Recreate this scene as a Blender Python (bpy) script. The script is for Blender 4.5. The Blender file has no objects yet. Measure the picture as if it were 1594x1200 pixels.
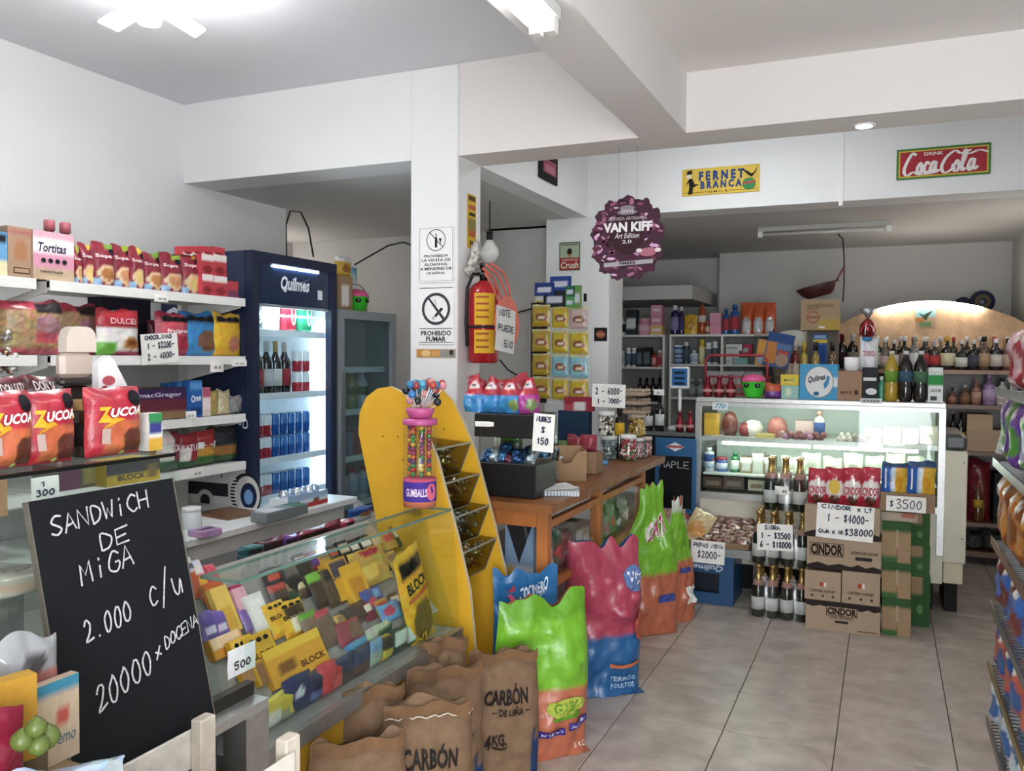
import bpy, bmesh, math, random
from mathutils import Vector, Matrix
SC = bpy.context.scene
COL = SC.collection
R = math.radians
# ------------------------------------------------------------------ camera, sky, exposure
F, CAMZ = 1319.136, 1.5
YAW, PITCH, ROLL = 0.41468929, -0.03326185, 0.00659474
_f = Vector((-math.sin(YAW)*math.cos(PITCH), math.cos(YAW)*math.cos(PITCH), math.sin(PITCH)))
_r0 = Vector((math.cos(YAW), math.sin(YAW), 0)); _u0 = _r0.cross(_f)
_r = _r0*math.cos(ROLL)+_u0*math.sin(ROLL); _u = -_r0*math.sin(ROLL)+_u0*math.cos(ROLL)
CAMLOC = Vector((0, 0, CAMZ))
cam = bpy.data.objects.new('camera', bpy.data.cameras.new('camera')); COL.objects.link(cam)
cam.data.sensor_width = 36; cam.data.lens = 36*F/1594; cam.data.clip_start = .02
m3 = Matrix((_r, _u, -_f)).transposed(); cam.matrix_world = Matrix.Translation(CAMLOC) @ m3.to_4x4()
SC.camera = cam
W = bpy.data.worlds.new('overcast_sky'); SC.world = W; W.use_nodes = True
W.node_tree.nodes['Background'].inputs[0].default_value = (.80, .88, 1, 1)
W.node_tree.nodes['Background'].inputs[1].default_value = 1.0
vs = SC.view_settings
vs.view_transform = 'Standard'; vs.look = 'None'; vs.gamma = 1; vs.use_curve_mapping = False
vs.exposure = 0.58
# daylight entering through the open shop front behind the camera
dl = bpy.data.lights.new('shopfront_daylight', 'AREA'); dl.shape = 'RECTANGLE'; dl.size = 1.6; dl.size_y = 2.1
dl.energy = 78; dl.color = (.93, .97, 1)
dlo = bpy.data.objects.new('shopfront_daylight', dl); COL.objects.link(dlo)
dlo.location = (.5, -1.05, 1.25); dlo.rotation_euler = (R(90), 0, 0)
# ------------------------------------------------------------------ pixel -> place
def ray(px, py): return _r*((px-797)/F)-_u*((py-600)/F)+_f
def P(px, py, X=None, Y=None, Z=None):
    d = ray(px, py); i, v = (0, X) if X is not None else (1, Y) if Y is not None else (2, Z)
    return CAMLOC+d*((v-CAMLOC[i])/d[i])
def proj(p):
    q = Vector(p)-CAMLOC; z = q.dot(_f); return 797+F*q.dot(_r)/z, 600-F*q.dot(_u)/z
# ------------------------------------------------------------------ colours and materials
def C(h):
    if not isinstance(h, str): return tuple(h)
    h = h.lstrip('#')
    if len(h) == 3: h = ''.join(c*2 for c in h)
    v = [int(h[i:i+2], 16)/255 for i in (0, 2, 4)]; g = .3*v[0]+.59*v[1]+.11*v[2]; v = [g+(c-g)*.84 for c in v]     # haze and glare put into every hex colour: a little less saturated
    return tuple(c/12.92 if c <= .04045 else ((c+.055)/1.055)**2.4 for c in v)
MATS = {}
def mat(name, rough=.5, metal=0, spec=.5, bump=None, noise=None, base=None, emit=0, coat=0, fr=None):
    """node material: colour attribute (or base) x noise, bump; returns it"""
    m = bpy.data.materials.new(name); m.use_nodes = True; nt = m.node_tree; N = nt.nodes; L = nt.links
    b = N['Principled BSDF']; b.inputs['Roughness'].default_value = rough; b.inputs['Metallic'].default_value = metal
    b.inputs['Specular IOR Level'].default_value = spec; b.inputs['Coat Weight'].default_value = coat
    tc = N.new('ShaderNodeTexCoord')
    if base is None:
        a = N.new('ShaderNodeAttribute'); a.attribute_name = 'Col'; out = a.outputs['Color']
    else:
        a = N.new('ShaderNodeRGB'); a.outputs[0].default_value = (*C(base), 1); out = a.outputs[0]
    if noise:
        n = N.new('ShaderNodeTexNoise'); n.inputs['Scale'].default_value = noise[0]; n.inputs['Detail'].default_value = 4
        L.new(tc.outputs['Object'], n.inputs['Vector'])
        mr = N.new('ShaderNodeMapRange'); mr.inputs[1].default_value = .3; mr.inputs[2].default_value = .7
        mr.inputs[3].default_value = 1-noise[1]; mr.inputs[4].default_value = 1+noise[1]*.5
        L.new(n.outputs[0], mr.inputs[0])
        mx = N.new('ShaderNodeVectorMath'); mx.operation = 'SCALE'
        L.new(out, mx.inputs[0]); L.new(mr.outputs[0], mx.inputs['Scale']); out = mx.outputs[0]
    L.new(out, b.inputs['Base Color'])
    if emit:
        L.new(out, b.inputs['Emission Color']); b.inputs['Emission Strength'].default_value = emit
    if bump:
        n = N.new('ShaderNodeTexNoise'); n.inputs['Scale'].default_value = bump[0]; n.inputs['Detail'].default_value = 3
        L.new(tc.outputs['Object'], n.inputs['Vector'])
        bp = N.new('ShaderNodeBump'); bp.inputs['Strength'].default_value = bump[1]; bp.inputs['Distance'].default_value = .01
        L.new(n.outputs[0], bp.inputs['Height']); L.new(bp.outputs[0], b.inputs['Normal'])
    MATS[name] = m; return m
def glassmat(name, tint, refl=.03, rough=.02):
    m = bpy.data.materials.new(name); m.use_nodes = True; nt = m.node_tree; N = nt.nodes; L = nt.links
    N.remove(N['Principled BSDF'])
    t = N.new('ShaderNodeBsdfTransparent'); t.inputs[0].default_value = (*tint, 1)
    g = N.new('ShaderNodeBsdfGlossy'); g.inputs['Roughness'].default_value = rough
    lw = N.new('ShaderNodeLayerWeight'); lw.inputs[0].default_value = .35
    mr = N.new('ShaderNodeMapRange'); mr.inputs[3].default_value = refl; mr.inputs[4].default_value = .5
    pw = N.new('ShaderNodeMath'); pw.operation = 'POWER'; pw.inputs[1].default_value = 4
    L.new(lw.outputs['Facing'], pw.inputs[0]); L.new(pw.outputs[0], mr.inputs[0])
    mx = N.new('ShaderNodeMixShader'); L.new(mr.outputs[0], mx.inputs[0]); L.new(t.outputs[0], mx.inputs[1]); L.new(g.outputs[0], mx.inputs[2])
    L.new(mx.outputs[0], N['Material Output'].inputs[0]); MATS[name] = m; return m
def busy(name, scale, amt):
    """fine printed mottling over a wrapper's colours"""
    nt = MATS[name].node_tree; N = nt.nodes; L = nt.links; b = N['Principled BSDF']; src = b.inputs['Base Color'].links[0].from_socket
    v = N.new('ShaderNodeTexVoronoi'); v.inputs['Scale'].default_value = scale; L.new(N['Texture Coordinate'].outputs['Object'], v.inputs['Vector'])
    mx = N.new('ShaderNodeMix'); mx.data_type = 'RGBA'; mx.blend_type = 'OVERLAY'; mx.inputs[0].default_value = amt
    L.new(src, mx.inputs[6]); L.new(v.outputs['Color'], mx.inputs[7]); L.new(mx.outputs[2], b.inputs['Base Color'])
mat('sackfilm', .28, spec=.5, bump=(24, .4), noise=(30, .12)); mat('film', .28, spec=.5, bump=(28, .35), noise=(40, .14)); busy('film', 42, .16)          # crinkled wrapper film
mat('card', .75, spec=.3, noise=(60, .09), bump=(90, .05))          # printed carton
mat('paper', .85, spec=.2, noise=(25, .05), bump=(14, .12))
mat('kraft', .9, spec=.15, noise=(18, .16), bump=(22, .55))
mat('plastic', .35, spec=.5, noise=(30, .05))
mat('gloss', .12, spec=.6, noise=(20, .04))
mat('matte', .8, spec=.2, noise=(30, .08))
mat('print', .7, spec=.2, noise=(80, .04))
mat('chalk', .95, spec=.0, noise=(260, .45))
mat('metal', .35, metal=.85, noise=(40, .12))
mat('foil', .22, metal=.8, noise=(50, .25), bump=(60, .5))
mat('enamel', .4, spec=.4, noise=(12, .06), bump=(60, .03))         # painted sheet metal
mat('cloth', .95, spec=.1, noise=(60, .2), bump=(80, .5))
mat('bottle', .06, spec=.7, noise=(8, .1), coat=.4)
mat('candy', .25, spec=.6)
mat('sheen_wood', .35, spec=.5, noise=(9, .28), bump=(70, .08))
mat('raw_wood', .85, spec=.15, noise=(16, .22), bump=(60, .3))
mat('rubber', .7, base='#17171a', noise=(30, .2))
glassmat('glass', (.95, .98, .965)); glassmat('clear', (.96, .97, .97), .04); glassmat('wrap', (.90, .92, .92), .10, .18)
glassmat('smoke', (.62, .60, .50), .06, .1)
glassmat('green_glass', (.30, .5, .34), .08); glassmat('fridge_glass', (.90, .95, .97), .05); glassmat('grey_glass', (.72, .82, .84), .10)
# ------------------------------------------------------------------ mesh collector
class MB:
    def __init__(s): s.v = []; s.c = []; s.f = []; s.m = []; s.sm = []; s.M = Matrix(); s.rnd = random.Random(len(MESHN)); 
    def add(s, vs, fs, col, m=0, smooth=False):
        o = len(s.v); one = not isinstance(col, list)
        for i, v in enumerate(vs):
            s.v.append(tuple(s.M @ Vector(v))); s.c.append(col if one else col[i])
        for f in fs: s.f.append(tuple(o+i for i in f)); s.m.append(m); s.sm.append(smooth)
    def box(s, x0, x1, y0, y1, z0, z1, col, m=0):
        col = C(col); V = [(x0, y0, z0), (x1, y0, z0), (x1, y1, z0), (x0, y1, z0), (x0, y0, z1), (x1, y0, z1), (x1, y1, z1), (x0, y1, z1)]
        s.add(V, [(3, 2, 1, 0), (4, 5, 6, 7), (0, 1, 5, 4), (1, 2, 6, 5), (2, 3, 7, 6), (3, 0, 4, 7)], col, m); return s
    def bbox(s, x0, x1, y0, y1, z0, z1, col, b=.003, m=0):
        """box with chamfered vertical and top edges"""
        col = C(col); ring = lambda i, z: [(x0+i+b, y0+i, z), (x1-i-b, y0+i, z), (x1-i, y0+i+b, z), (x1-i, y1-i-b, z), (x1-i-b, y1-i, z), (x0+i+b, y1-i, z), (x0+i, y1-i-b, z), (x0+i, y0+i+b, z)]
        V = ring(b, z0)+ring(0, z0+b)+ring(0, z1-b)+ring(b, z1); Fs = [tuple(range(7, -1, -1)), tuple(range(24, 32))]
        for k in range(3):
            for i in range(8): j = (i+1) % 8; Fs.append((k*8+i, k*8+j, k*8+8+j, k*8+8+i))
        s.add(V, Fs, col, m); return s
    def bar(s, a, b, r, col, m=0, seg=8, r2=None):
        return s.tube([a, b], r, col, m, seg, r2)
    def tube(s, pts, r, col, m=0, seg=8, r2=None, caps=True):
        col = C(col); pts = [Vector(p) for p in pts]; n = len(pts); V = []; Fs = []
        up = Vector((0, 0, 1)); prev = None
        for i, p in enumerate(pts):
            t = (pts[min(i+1, n-1)]-pts[max(i-1, 0)]).normalized()
            if prev is None: a = t.cross(up) if abs(t.dot(up)) < .95 else t.cross(Vector((1, 0, 0)))
            else: a = prev-t*prev.dot(t)
            a.normalize(); prev = a; b = t.cross(a); rr = r if r2 is None else r+(r2-r)*i/(n-1)
            for k in range(seg):
                q = 2*math.pi*k/seg; V.append(p+a*(rr*math.cos(q))+b*(rr*math.sin(q)))
        for i in range(n-1):
            for k in range(seg): j = (k+1) % seg; Fs.append((i*seg+k, i*seg+j, i*seg+seg+j, i*seg+seg+k))
        if caps: Fs += [tuple(range(seg-1, -1, -1)), tuple(range((n-1)*seg, n*seg))]
        s.add(V, Fs, col, m, True); return s
    def sq(s, a, b, w, h, col, m=0):
        """rectangular bar from a to b, w wide (horizontal), h high"""
        a, b = Vector(a), Vector(b); t = (b-a).normalized(); up = Vector((0, 0, 1)) if abs(t.z) < .95 else Vector((0, 1, 0))
        x = t.cross(up).normalized()*(w/2); y = x.cross(t).normalized()*(h/2)
        s.add([a-x-y, a+x-y, a+x+y, a-x+y, b-x-y, b+x-y, b+x+y, b-x+y], [(3, 2, 1, 0), (4, 5, 6, 7), (0, 1, 5, 4), (1, 2, 6, 5), (2, 3, 7, 6), (3, 0, 4, 7)], C(col), m); return s
    def lathe(s, prof, col, m=0, seg=16, c=(0, 0, 0), sx=1, sy=1):
        """prof [(r,z) or (r,z,colour)]"""
        V = []; K = []; Fs = []; n = len(prof); col = C(col)
        for p in prof:
            k_ = C(p[2]) if len(p) > 2 else col
            for k in range(seg):
                q = 2*math.pi*k/seg; V.append((c[0]+sx*p[0]*math.cos(q), c[1]+sy*p[0]*math.sin(q), c[2]+p[1])); K.append(k_)
        for i in range(n-1):
            for k in range(seg): j = (k+1) % seg; Fs.append((i*seg+k, i*seg+j, i*seg+seg+j, i*seg+seg+k))
        if prof[0][0] > 1e-5: Fs.append(tuple(range(seg-1, -1, -1)))
        if prof[-1][0] > 1e-5: Fs.append(tuple(range((n-1)*seg, n*seg)))
        s.add(V, Fs, K, m, True); return s
    def grid(s, fn, col, nx=12, nz=14, m=0, flip=False, smooth=True):
        V = []; K = []; Fs = []
        for j in range(nz+1):
            for i in range(nx+1):
                u, v = i/nx, j/nz; V.append(fn(u, v)); K.append(col(u, v) if callable(col) else C(col))
        w = nx+1
        for j in range(nz):
            for i in range(nx):
                q = (j*w+i, j*w+i+1, j*w+w+i+1, j*w+w+i); Fs.append(q[::-1] if flip else q)
        s.add(V, Fs, K, m, smooth); return s
    def ball(s, c, r, col, m=0, seg=10, rings=6, sx=1, sy=1, sz=1):
        V = []; Fs = []; col = C(col)
        V.append((c[0], c[1], c[2]-r*sz))
        for j in range(1, rings):
            a = math.pi*j/rings
            for k in range(seg):
                q = 2*math.pi*k/seg; V.append((c[0]+sx*r*math.sin(a)*math.cos(q), c[1]+sy*r*math.sin(a)*math.sin(q), c[2]-sz*r*math.cos(a)))
        V.append((c[0], c[1], c[2]+r*sz)); T = len(V)-1
        for k in range(seg):
            j = (k+1) % seg; Fs.append((0, 1+j, 1+k)); Fs.append((T, T-seg+k, T-seg+j))
        for i in range(rings-2):
            for k in range(seg): j = (k+1) % seg; o = 1+i*seg; Fs.append((o+k, o+j, o+seg+j, o+seg+k))
        s.add(V, Fs, col, m, True); return s
    def prism(s, pts, y0, y1, col, m=0, side=None):
        """outline pts [(x,z)] counter-clockwise seen from -y, extruded y0 (front) to y1"""
        n = len(pts); V = [(x, y0, z) for x, z in pts]+[(x, y1, z) for x, z in pts]
        s.add(V[:], [tuple(range(n)), tuple(range(2*n-1, n-1, -1))], C(col), m)
        s.add(V, [(i+n, (i+1) % n+n, (i+1) % n, i)[::-1] if False else (i, i+n, (i+1) % n+n, (i+1) % n) for i in range(n)], C(side or col), m); return s
    def decal(s, tri, M, col, m=0):
        vs, fs = tri; s.add([M(*v) for v in vs], fs, C(col), m); return s
    def build(s, name, mats, parent=None, loc=(0, 0, 0), rz=0, link=True):
        me = bpy.data.meshes.new(name); MESHN.append(name); me.from_pydata(s.v, [], s.f); 
        for k in ([mats] if isinstance(mats, str) else mats): me.materials.append(MATS[k])
        at = me.color_attributes.new('Col', 'FLOAT_COLOR', 'POINT')
        at.data.foreach_set('color', [x for c in s.c for x in (c[0], c[1], c[2], 1)])
        me.polygons.foreach_set('material_index', s.m); me.polygons.foreach_set('use_smooth', s.sm); me.update()
        return obj(name, me, parent, loc, rz)
MESHN = []
def obj(name, me, parent=None, loc=(0, 0, 0), rz=0):
    o = bpy.data.objects.new(name, me); COL.objects.link(o); o.parent = parent; o.location = loc
    o.rotation_euler = rz if isinstance(rz, tuple) else (0, 0, rz); return o
def tag(o, label, cat, group=None, kind=None):
    if label: o['label'] = label
    if cat: o['category'] = cat
    if group: o['group'] = group
    if kind: o['kind'] = kind
    return o
def thing(name, label, cat, loc=(0, 0, 0), rz=0, group=None): return tag(obj(name, None, None, loc, rz), label, cat, group)
def struct(o, label=None): 
    o['kind'] = 'structure'
    if label: o['label'] = label
    return o
def dup(o, loc=None, rz=None, label=None, group=None, parent=None):
    c = o.copy(); COL.objects.link(c); c.parent = parent
    if loc is not None: c.location = loc
    if rz is not None: c.rotation_euler = (0, 0, rz)
    if label: c['label'] = label
    if group: c['group'] = group
    for ch in [k for k in bpy.data.objects if k.parent == o]: dup(ch, parent=c)
    return c
# ------------------------------------------------------------------ lettering
_T = {}
def text2d(s, bold=.0, shear=0, space=1.0):
    k = (s, bold, shear, space)
    if k not in _T:
        def raw(off):
            cu = bpy.data.curves.new('lettering', 'FONT'); cu.body = s; cu.resolution_u = 2; cu.offset = off; cu.shear = shear; cu.space_character = space
            o = bpy.data.objects.new('lettering', cu); me = bpy.data.meshes.new_from_object(o)
            vs = [(v.co.x, v.co.y) for v in me.vertices] or [(0, 0)]; fs = [tuple(p.vertices) for p in me.polygons]
            bpy.data.objects.remove(o); bpy.data.curves.remove(cu); bpy.data.meshes.remove(me); return vs, fs
        v0, _ = raw(0); vs, fs = raw(bold) if bold else (v0, _)
        xs, ys = sorted(v[0] for v in v0), sorted(v[1] for v in v0); x0, x1, y0, y1 = xs[0], xs[-1], ys[0], ys[-1]; cl = lambda q: min(max(q, -.06), 1.06)
        _T[k] = ([(cl((x-x0)/max(x1-x0, 1e-6)), cl((y-y0)/max(y1-y0, 1e-6))) for x, y in vs], fs)
    return _T[k]
def txt(s, x0, z0, x1, z1, bold=.02, shear=0, tilt=0, space=1.0):
    """printed word fitted in the rectangle; tilt raises the right end"""
    vs, fs = text2d(s, bold, shear, space); return [(x0+(x1-x0)*u, z0+(z1-z0)*v+tilt*u) for u, v in vs], fs
G = {  # stroke alphabet for handwriting, box 0..1
 'A': [[(0, 0), (.5, 1), (1, 0)], [(.15, .35), (.85, .35)]], 'B': [[(0, 0), (0, 1), (.7, .9), (.7, .6), (0, .5), (.9, .4), (.9, .1), (0, 0)]],
 'C': [[(1, .85), (.6, 1), (.1, .7), (.05, .3), (.5, 0), (1, .15)]], 'D': [[(.1, 0), (.1, 1), (.7, .85), (1, .5), (.7, .1), (.1, 0)]],
 'E': [[(1, 1), (0, 1), (0, 0), (1, 0)], [(0, .5), (.8, .5)]], 'F': [[(1, 1), (0, 1), (0, 0)], [(0, .5), (.7, .5)]],
 'G': [[(1, .85), (.5, 1), (.05, .6), (.1, .15), (.6, 0), (1, .2), (1, .45), (.6, .45)]], 'H': [[(0, 0), (0, 1)], [(1, 0), (1, 1)], [(0, .5), (1, .5)]],
 'I': [[(.5, 0), (.5, 1)]], 'i': [[(.5, 0), (.5, .6)], [(.5, .85), (.52, .95)]], 'J': [[(1, 1), (.9, .2), (.5, 0), (.1, .2)]], 'K': [[(0, 0), (0, 1)], [(1, 1), (0, .45), (1, 0)]],
 'L': [[(0, 1), (0, 0), (1, 0)]], 'M': [[(0, 0), (.1, 1), (.5, .4), (.9, 1), (1, 0)]], 'N': [[(0, 0), (.05, 1), (.95, 0), (1, 1)]],
 'O': [[(.5, 1), (.1, .7), (.1, .25), (.5, 0), (.9, .25), (.9, .7), (.5, 1)]], 'P': [[(0, 0), (0, 1), (.8, .9), (.8, .55), (0, .45)]],
 'Q': [[(.5, 1), (.1, .5), (.5, 0), (.9, .5), (.5, 1)], [(.6, .3), (1, 0)]], 'R': [[(0, 0), (0, 1), (.8, .9), (.8, .55), (0, .5), (1, 0)]],
 'S': [[(1, .9), (.5, 1), (.1, .75), (.5, .5), (.9, .25), (.5, 0), (0, .1)]], 'T': [[(0, 1), (1, 1)], [(.5, 1), (.5, 0)]],
 'U': [[(0, 1), (.05, .2), (.5, 0), (.95, .2), (1, 1)]], 'V': [[(0, 1), (.5, 0), (1, 1)]], 'W': [[(0, 1), (.25, 0), (.5, .6), (.75, 0), (1, 1)]],
 'X': [[(0, 1), (1, 0)], [(0, 0), (1, 1)]], 'Y': [[(0, 1), (.5, .5), (1, 1)], [(.5, .5), (.5, 0)]], 'Z': [[(0, 1), (1, 1), (0, 0), (1, 0)]],
 '0': [[(.5, .95), (.1, .6), (.2, .1), (.6, 0), (.9, .4), (.75, .85), (.5, .95)]], '1': [[(.3, .7), (.6, 1), (.55, 0)]], '2': [[(.1, .75), (.4, 1), (.8, .8), (.5, .4), (.05, .05), (1, .08)]],
 '3': [[(.1, .9), (.6, 1), (.8, .75), (.4, .55), (.9, .3), (.5, 0), (.05, .1)]], '4': [[(.6, 0), (.65, 1), (.05, .35), (1, .35)]], '5': [[(.9, 1), (.2, 1), (.15, .6), (.7, .6), (.85, .2), (.4, 0), (.05, .1)]],
 '6': [[(.8, 1), (.3, .7), (.1, .2), (.5, 0), (.85, .25), (.5, .5), (.15, .3)]], '7': [[(.05, 1), (.95, 1), (.4, 0)]], '8': [[(.5, .5), (.15, .8), (.5, 1), (.85, .8), (.1, .2), (.5, 0), (.9, .2), (.5, .5)]], '9': [[(.8, .7), (.5, .5), (.15, .75), (.5, 1), (.8, .7), (.7, 0)]],
 '$': [[(.9, .8), (.5, .9), (.15, .7), (.8, .3), (.5, .1), (.1, .2)], [(.5, 1.05), (.5, -.05)]], '-': [[(.1, .45), (.9, .5)]], '=': [[(.1, .6), (.9, .62)], [(.1, .35), (.9, .37)]], '.': [[(.45, 0), (.55, .08)]], '/': [[(.1, -.2), (.9, 1.2)]], ',': [[(.5, .1), (.4, -.1)]],
 'x': [[(.1, .7), (.9, 0)], [(.1, 0), (.9, .75)]], 'c': [[(.9, .6), (.5, .75), (.15, .4), (.4, .0), (.9, .1)]], 'u': [[(.1, .7), (.2, .1), (.6, 0), (.9, .6), (.95, 0)]], ' ': []}
def hand(mb, s, x0, z0, x1, z1, M, col, w, tilt=0, seed=1, m=0):
    """handwritten words as pen strokes"""
    rn = random.Random(seed); n = len(s); cw = (x1-x0)/n; h = z1-z0; col = C(col)
    for i, ch in enumerate(s):
        for line in G.get(ch, G.get(ch.upper(), [])):
            pts = [(x0+cw*(i+.08+.78*(p[0]+rn.uniform(-.05, .05))), z0+h*(p[1]+rn.uniform(-.05, .05))+tilt*(i+p[0])/n) for p in line]
            if ch in 'BCDGJOPQRSU0235689$cu' and len(pts) > 2:
                q = [pts[0]]+pts+[pts[-1]]; out = []
                for a_, b_, c_, d_ in zip(q, q[1:], q[2:], q[3:]):
                    for t in (0, .33, .66): out.append(tuple(.5*(2*b_[i]+(c_[i]-a_[i])*t+(2*a_[i]-5*b_[i]+4*c_[i]-d_[i])*t*t+(3*b_[i]-a_[i]-3*c_[i]+d_[i])*t**3) for i in (0, 1)))
                pts = out+[pts[-1]]
            HK[0] += 1; ribbon(mb, pts, w, lambda x, z, k=.00008*(HK[0] % 7): (lambda p: (p[0], p[1]-k, p[2]))(M(x, z)), col, m)
HK = [0]
def ribbon(mb, pts, w, M, col, m=0, thin=None):
    """pen stroke of even width with mitred joints"""
    n = len(pts); V = []
    for i, (x, z) in enumerate(pts):
        ax, az = pts[max(i-1, 0)]; bx, bz = pts[min(i+1, n-1)]; dx, dz = bx-ax, bz-az; l = math.hypot(dx, dz) or 1
        k = w/2*(1 if thin is None else thin+(1-thin)*abs(dz/l)); ex, ez = (dx/l*w*.3, dz/l*w*.3) if i in (0, n-1) else (0, 0); s = -1 if i == 0 else 1
        V += [(p[0], p[1]-i*.00004, p[2]) for p in (M(x+s*ex-dz/l*k, z+s*ez+dx/l*k), M(x+s*ex+dz/l*k, z+s*ez-dx/l*k))]
    mb.add(V, [(2*i, 2*i+1, 2*i+3, 2*i+2) for i in range(n-1)], col, m)
flat = lambda y=-.0012: (lambda x, z: (x, y, z))
def ell(cx, cz, rx, rz, n=20, a0=0): return [(cx+rx*math.cos(a0+2*math.pi*k/n), cz+rz*math.sin(a0+2*math.pi*k/n)) for k in range(n)]
def disc2(cx, cz, rx, rz, n=20, k=5):
    V = [(cx, cz)]; Fs = []
    for j in range(1, k+1): V += ell(cx, cz, rx*j/k, rz*j/k, n)
    Fs = [(0, 1+i, 1+(i+1) % n) for i in range(n)]
    for j in range(k-1): Fs += [(1+j*n+i, 1+(j+1)*n+i, 1+(j+1)*n+(i+1) % n, 1+j*n+(i+1) % n) for i in range(n)]
    return V, Fs
def poly(pts): return pts, [tuple(range(len(pts)))]
def ring2(cx, cz, r0, r1, n=24):
    a = ell(cx, cz, r0, r0, n); b = ell(cx, cz, r1, r1, n); return a+b, [(i, (i+1) % n, n+(i+1) % n, n+i) for i in range(n)]
def rect2(x0, z0, x1, z1): return [(x0, z0), (x1, z0), (x1, z1), (x0, z1)], [(0, 1, 2, 3)]
def grid2(x0, z0, x1, z1, nx=6, nz=6):
    return [(x0+(x1-x0)*i/nx, z0+(z1-z0)*j/nz) for j in range(nz+1) for i in range(nx+1)], [(j*(nx+1)+i, j*(nx+1)+i+1, (j+1)*(nx+1)+i+1, (j+1)*(nx+1)+i) for j in range(nz) for i in range(nx)]
ORD = 'first second third fourth fifth sixth seventh eighth ninth tenth eleventh twelfth thirteenth fourteenth fifteenth sixteenth seventeenth eighteenth nineteenth twentieth'.split()
def nth(i, n=None): return 'leftmost' if i == 0 else 'rightmost' if n and i == n-1 else ORD[i]
# ------------------------------------------------------------------ the room
YB, YB2, ZB, Y2 = 3.8, 4.05, 2.505, 5.8
ZL, ZR, XL = 2.96, 2.77, -3.78
XC0, XC1 = -2.243, -1.97
XR, YF, YA = 1.54, -.9, 8.25
mat('wall_paint', .85, spec=.2, base='#e8e8e7', noise=(1.3, .03), bump=(45, .06))
mat('ceiling_paint', .9, spec=.15, base='#e0e2e6', noise=(1.1, .03), bump=(30, .05))
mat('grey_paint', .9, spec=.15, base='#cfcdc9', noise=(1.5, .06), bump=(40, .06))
mat('warm_paint', .9, spec=.15, base='#e2dcd8', noise=(1.1, .03), bump=(30, .05))
mat('grout', .95, spec=.1, base='#70665d', noise=(20, .2))
def tilemat():
    m = mat('floor_tile', .32, spec=.45, base='#b5a598', bump=(6, .06)); nt = m.node_tree; N = nt.nodes; L = nt.links
    b = N['Principled BSDF']; tc = N['Texture Coordinate']; oi = N.new('ShaderNodeObjectInfo')
    cx = N.new('ShaderNodeCombineXYZ'); mu = N.new('ShaderNodeMath'); mu.operation = 'MULTIPLY'; mu.inputs[1].default_value = 37
    L.new(oi.outputs['Random'], mu.inputs[0]); L.new(mu.outputs[0], cx.inputs[2])
    ad = N.new('ShaderNodeVectorMath'); L.new(tc.outputs['Object'], ad.inputs[0]); L.new(cx.outputs[0], ad.inputs[1])
    n = N.new('ShaderNodeTexNoise'); n.inputs['Scale'].default_value = 9; n.inputs['Detail'].default_value = 6; n.inputs['Distortion'].default_value = .35
    L.new(ad.outputs[0], n.inputs['Vector'])
    cr = N.new('ShaderNodeValToRGB'); e = cr.color_ramp.elements
    e[0].position = .32; e[0].color = (*C('#a4968a'), 1); e[1].position = .68; e[1].color = (*C('#c4b7ab'), 1)
    L.new(n.outputs[0], cr.inputs[0]); L.new(cr.outputs[0], b.inputs['Base Color'])
tilemat()
def wall(name, x0, x1, y0, y1, z0, z1, m, label=None): return struct(MB().box(x0, x1, y0, y1, z0, z1, '#fff').build(name, m), label)
fl = wall('floor', -5.2, XR+.15, YF-.15, 9.2, -.12, -.006, 'grout')
tx0, tw, ty0, td = -.994, .422, 3.439, .43
mt = MB(); g = .002
mt.bbox(g, tw-g, g, td-g, -.005, 0, '#fff', .0012); tile0 = mt.build('tile', 'floor_tile', fl)
first = True
for i in range(-3, 6):
    for j in range(-10, 12):
        t = tile0 if first else obj('tile', tile0.data, fl)
        first = False; t.location = (tx0+i*tw, ty0+j*td, 0)
back = MB().box(-5.2, tx0-3*tw-g, YF, 9.2, -.008, -.001, '#fff').build('screed', 'matte', fl); back.data.materials[0] = MATS['floor_tile']
wall('wall_left', XL-.15, XL, YF, 4.72, 0, ZL, 'wall_paint')
wall('wall_right', XR, XR+.15, YF, 8.4, 0, ZL, 'wall_paint')
wall('wall_front', XL, -.35, YF-.15, YF, 0, ZL, 'wall_paint'); wall('wall_front', 1.35, XR, YF-.15, YF, 0, ZL, 'wall_paint'); wall('wall_front', -.35, 1.35, YF-.15, YF, 2.3, ZL, 'wall_paint')
fr = MB()
for x in (-.35, 1.31): fr.box(x, x+.04, YF-.1, YF-.05, 0, 2.3, '#777')
fr.box(-.31, 1.31, YF-.1, YF-.05, 2.26, 2.3, '#777'); w1 = struct(fr.build('door_1', 'metal'), 'metal framed open shop door behind the viewer')
wall('ceiling_left', XL, -1.047, YF, YB, ZL, ZL+.12, 'ceiling_paint'); wall('ceiling_right', -.833, XR, YF, YB, ZR, ZR+.3, 'warm_paint')
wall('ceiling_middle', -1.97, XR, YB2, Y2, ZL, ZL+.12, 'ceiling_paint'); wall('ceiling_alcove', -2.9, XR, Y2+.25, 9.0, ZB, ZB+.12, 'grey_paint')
wall('beam', -1.047, -.833, YF, YB, ZB, ZL+.12, 'warm_paint', 'lengthwise ceiling beam beside the fluorescent fixture')
wall('beam', XC1, XR, YB, YB2, ZB, ZL+.12, 'warm_paint', 'crosswise ceiling beam right of the column')
wall('beam', XL-.15, XC0, YB, YB2, ZB, ZL+.12, 'wall_paint', 'white lintel left of the column, over the dark recess')
cb = MB().bbox(XC0, XC1, YB-.012, YB2, 0, ZL, '#fff', .006).build('column', 'wall_paint'); struct(cb, 'square white column carrying the no smoking sign')
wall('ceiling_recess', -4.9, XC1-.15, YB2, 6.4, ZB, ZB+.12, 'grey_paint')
wall('beam', XC1-.15, XC1, YB2, Y2, ZB, ZL, 'wall_paint', 'white lintel running back from the column')
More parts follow.
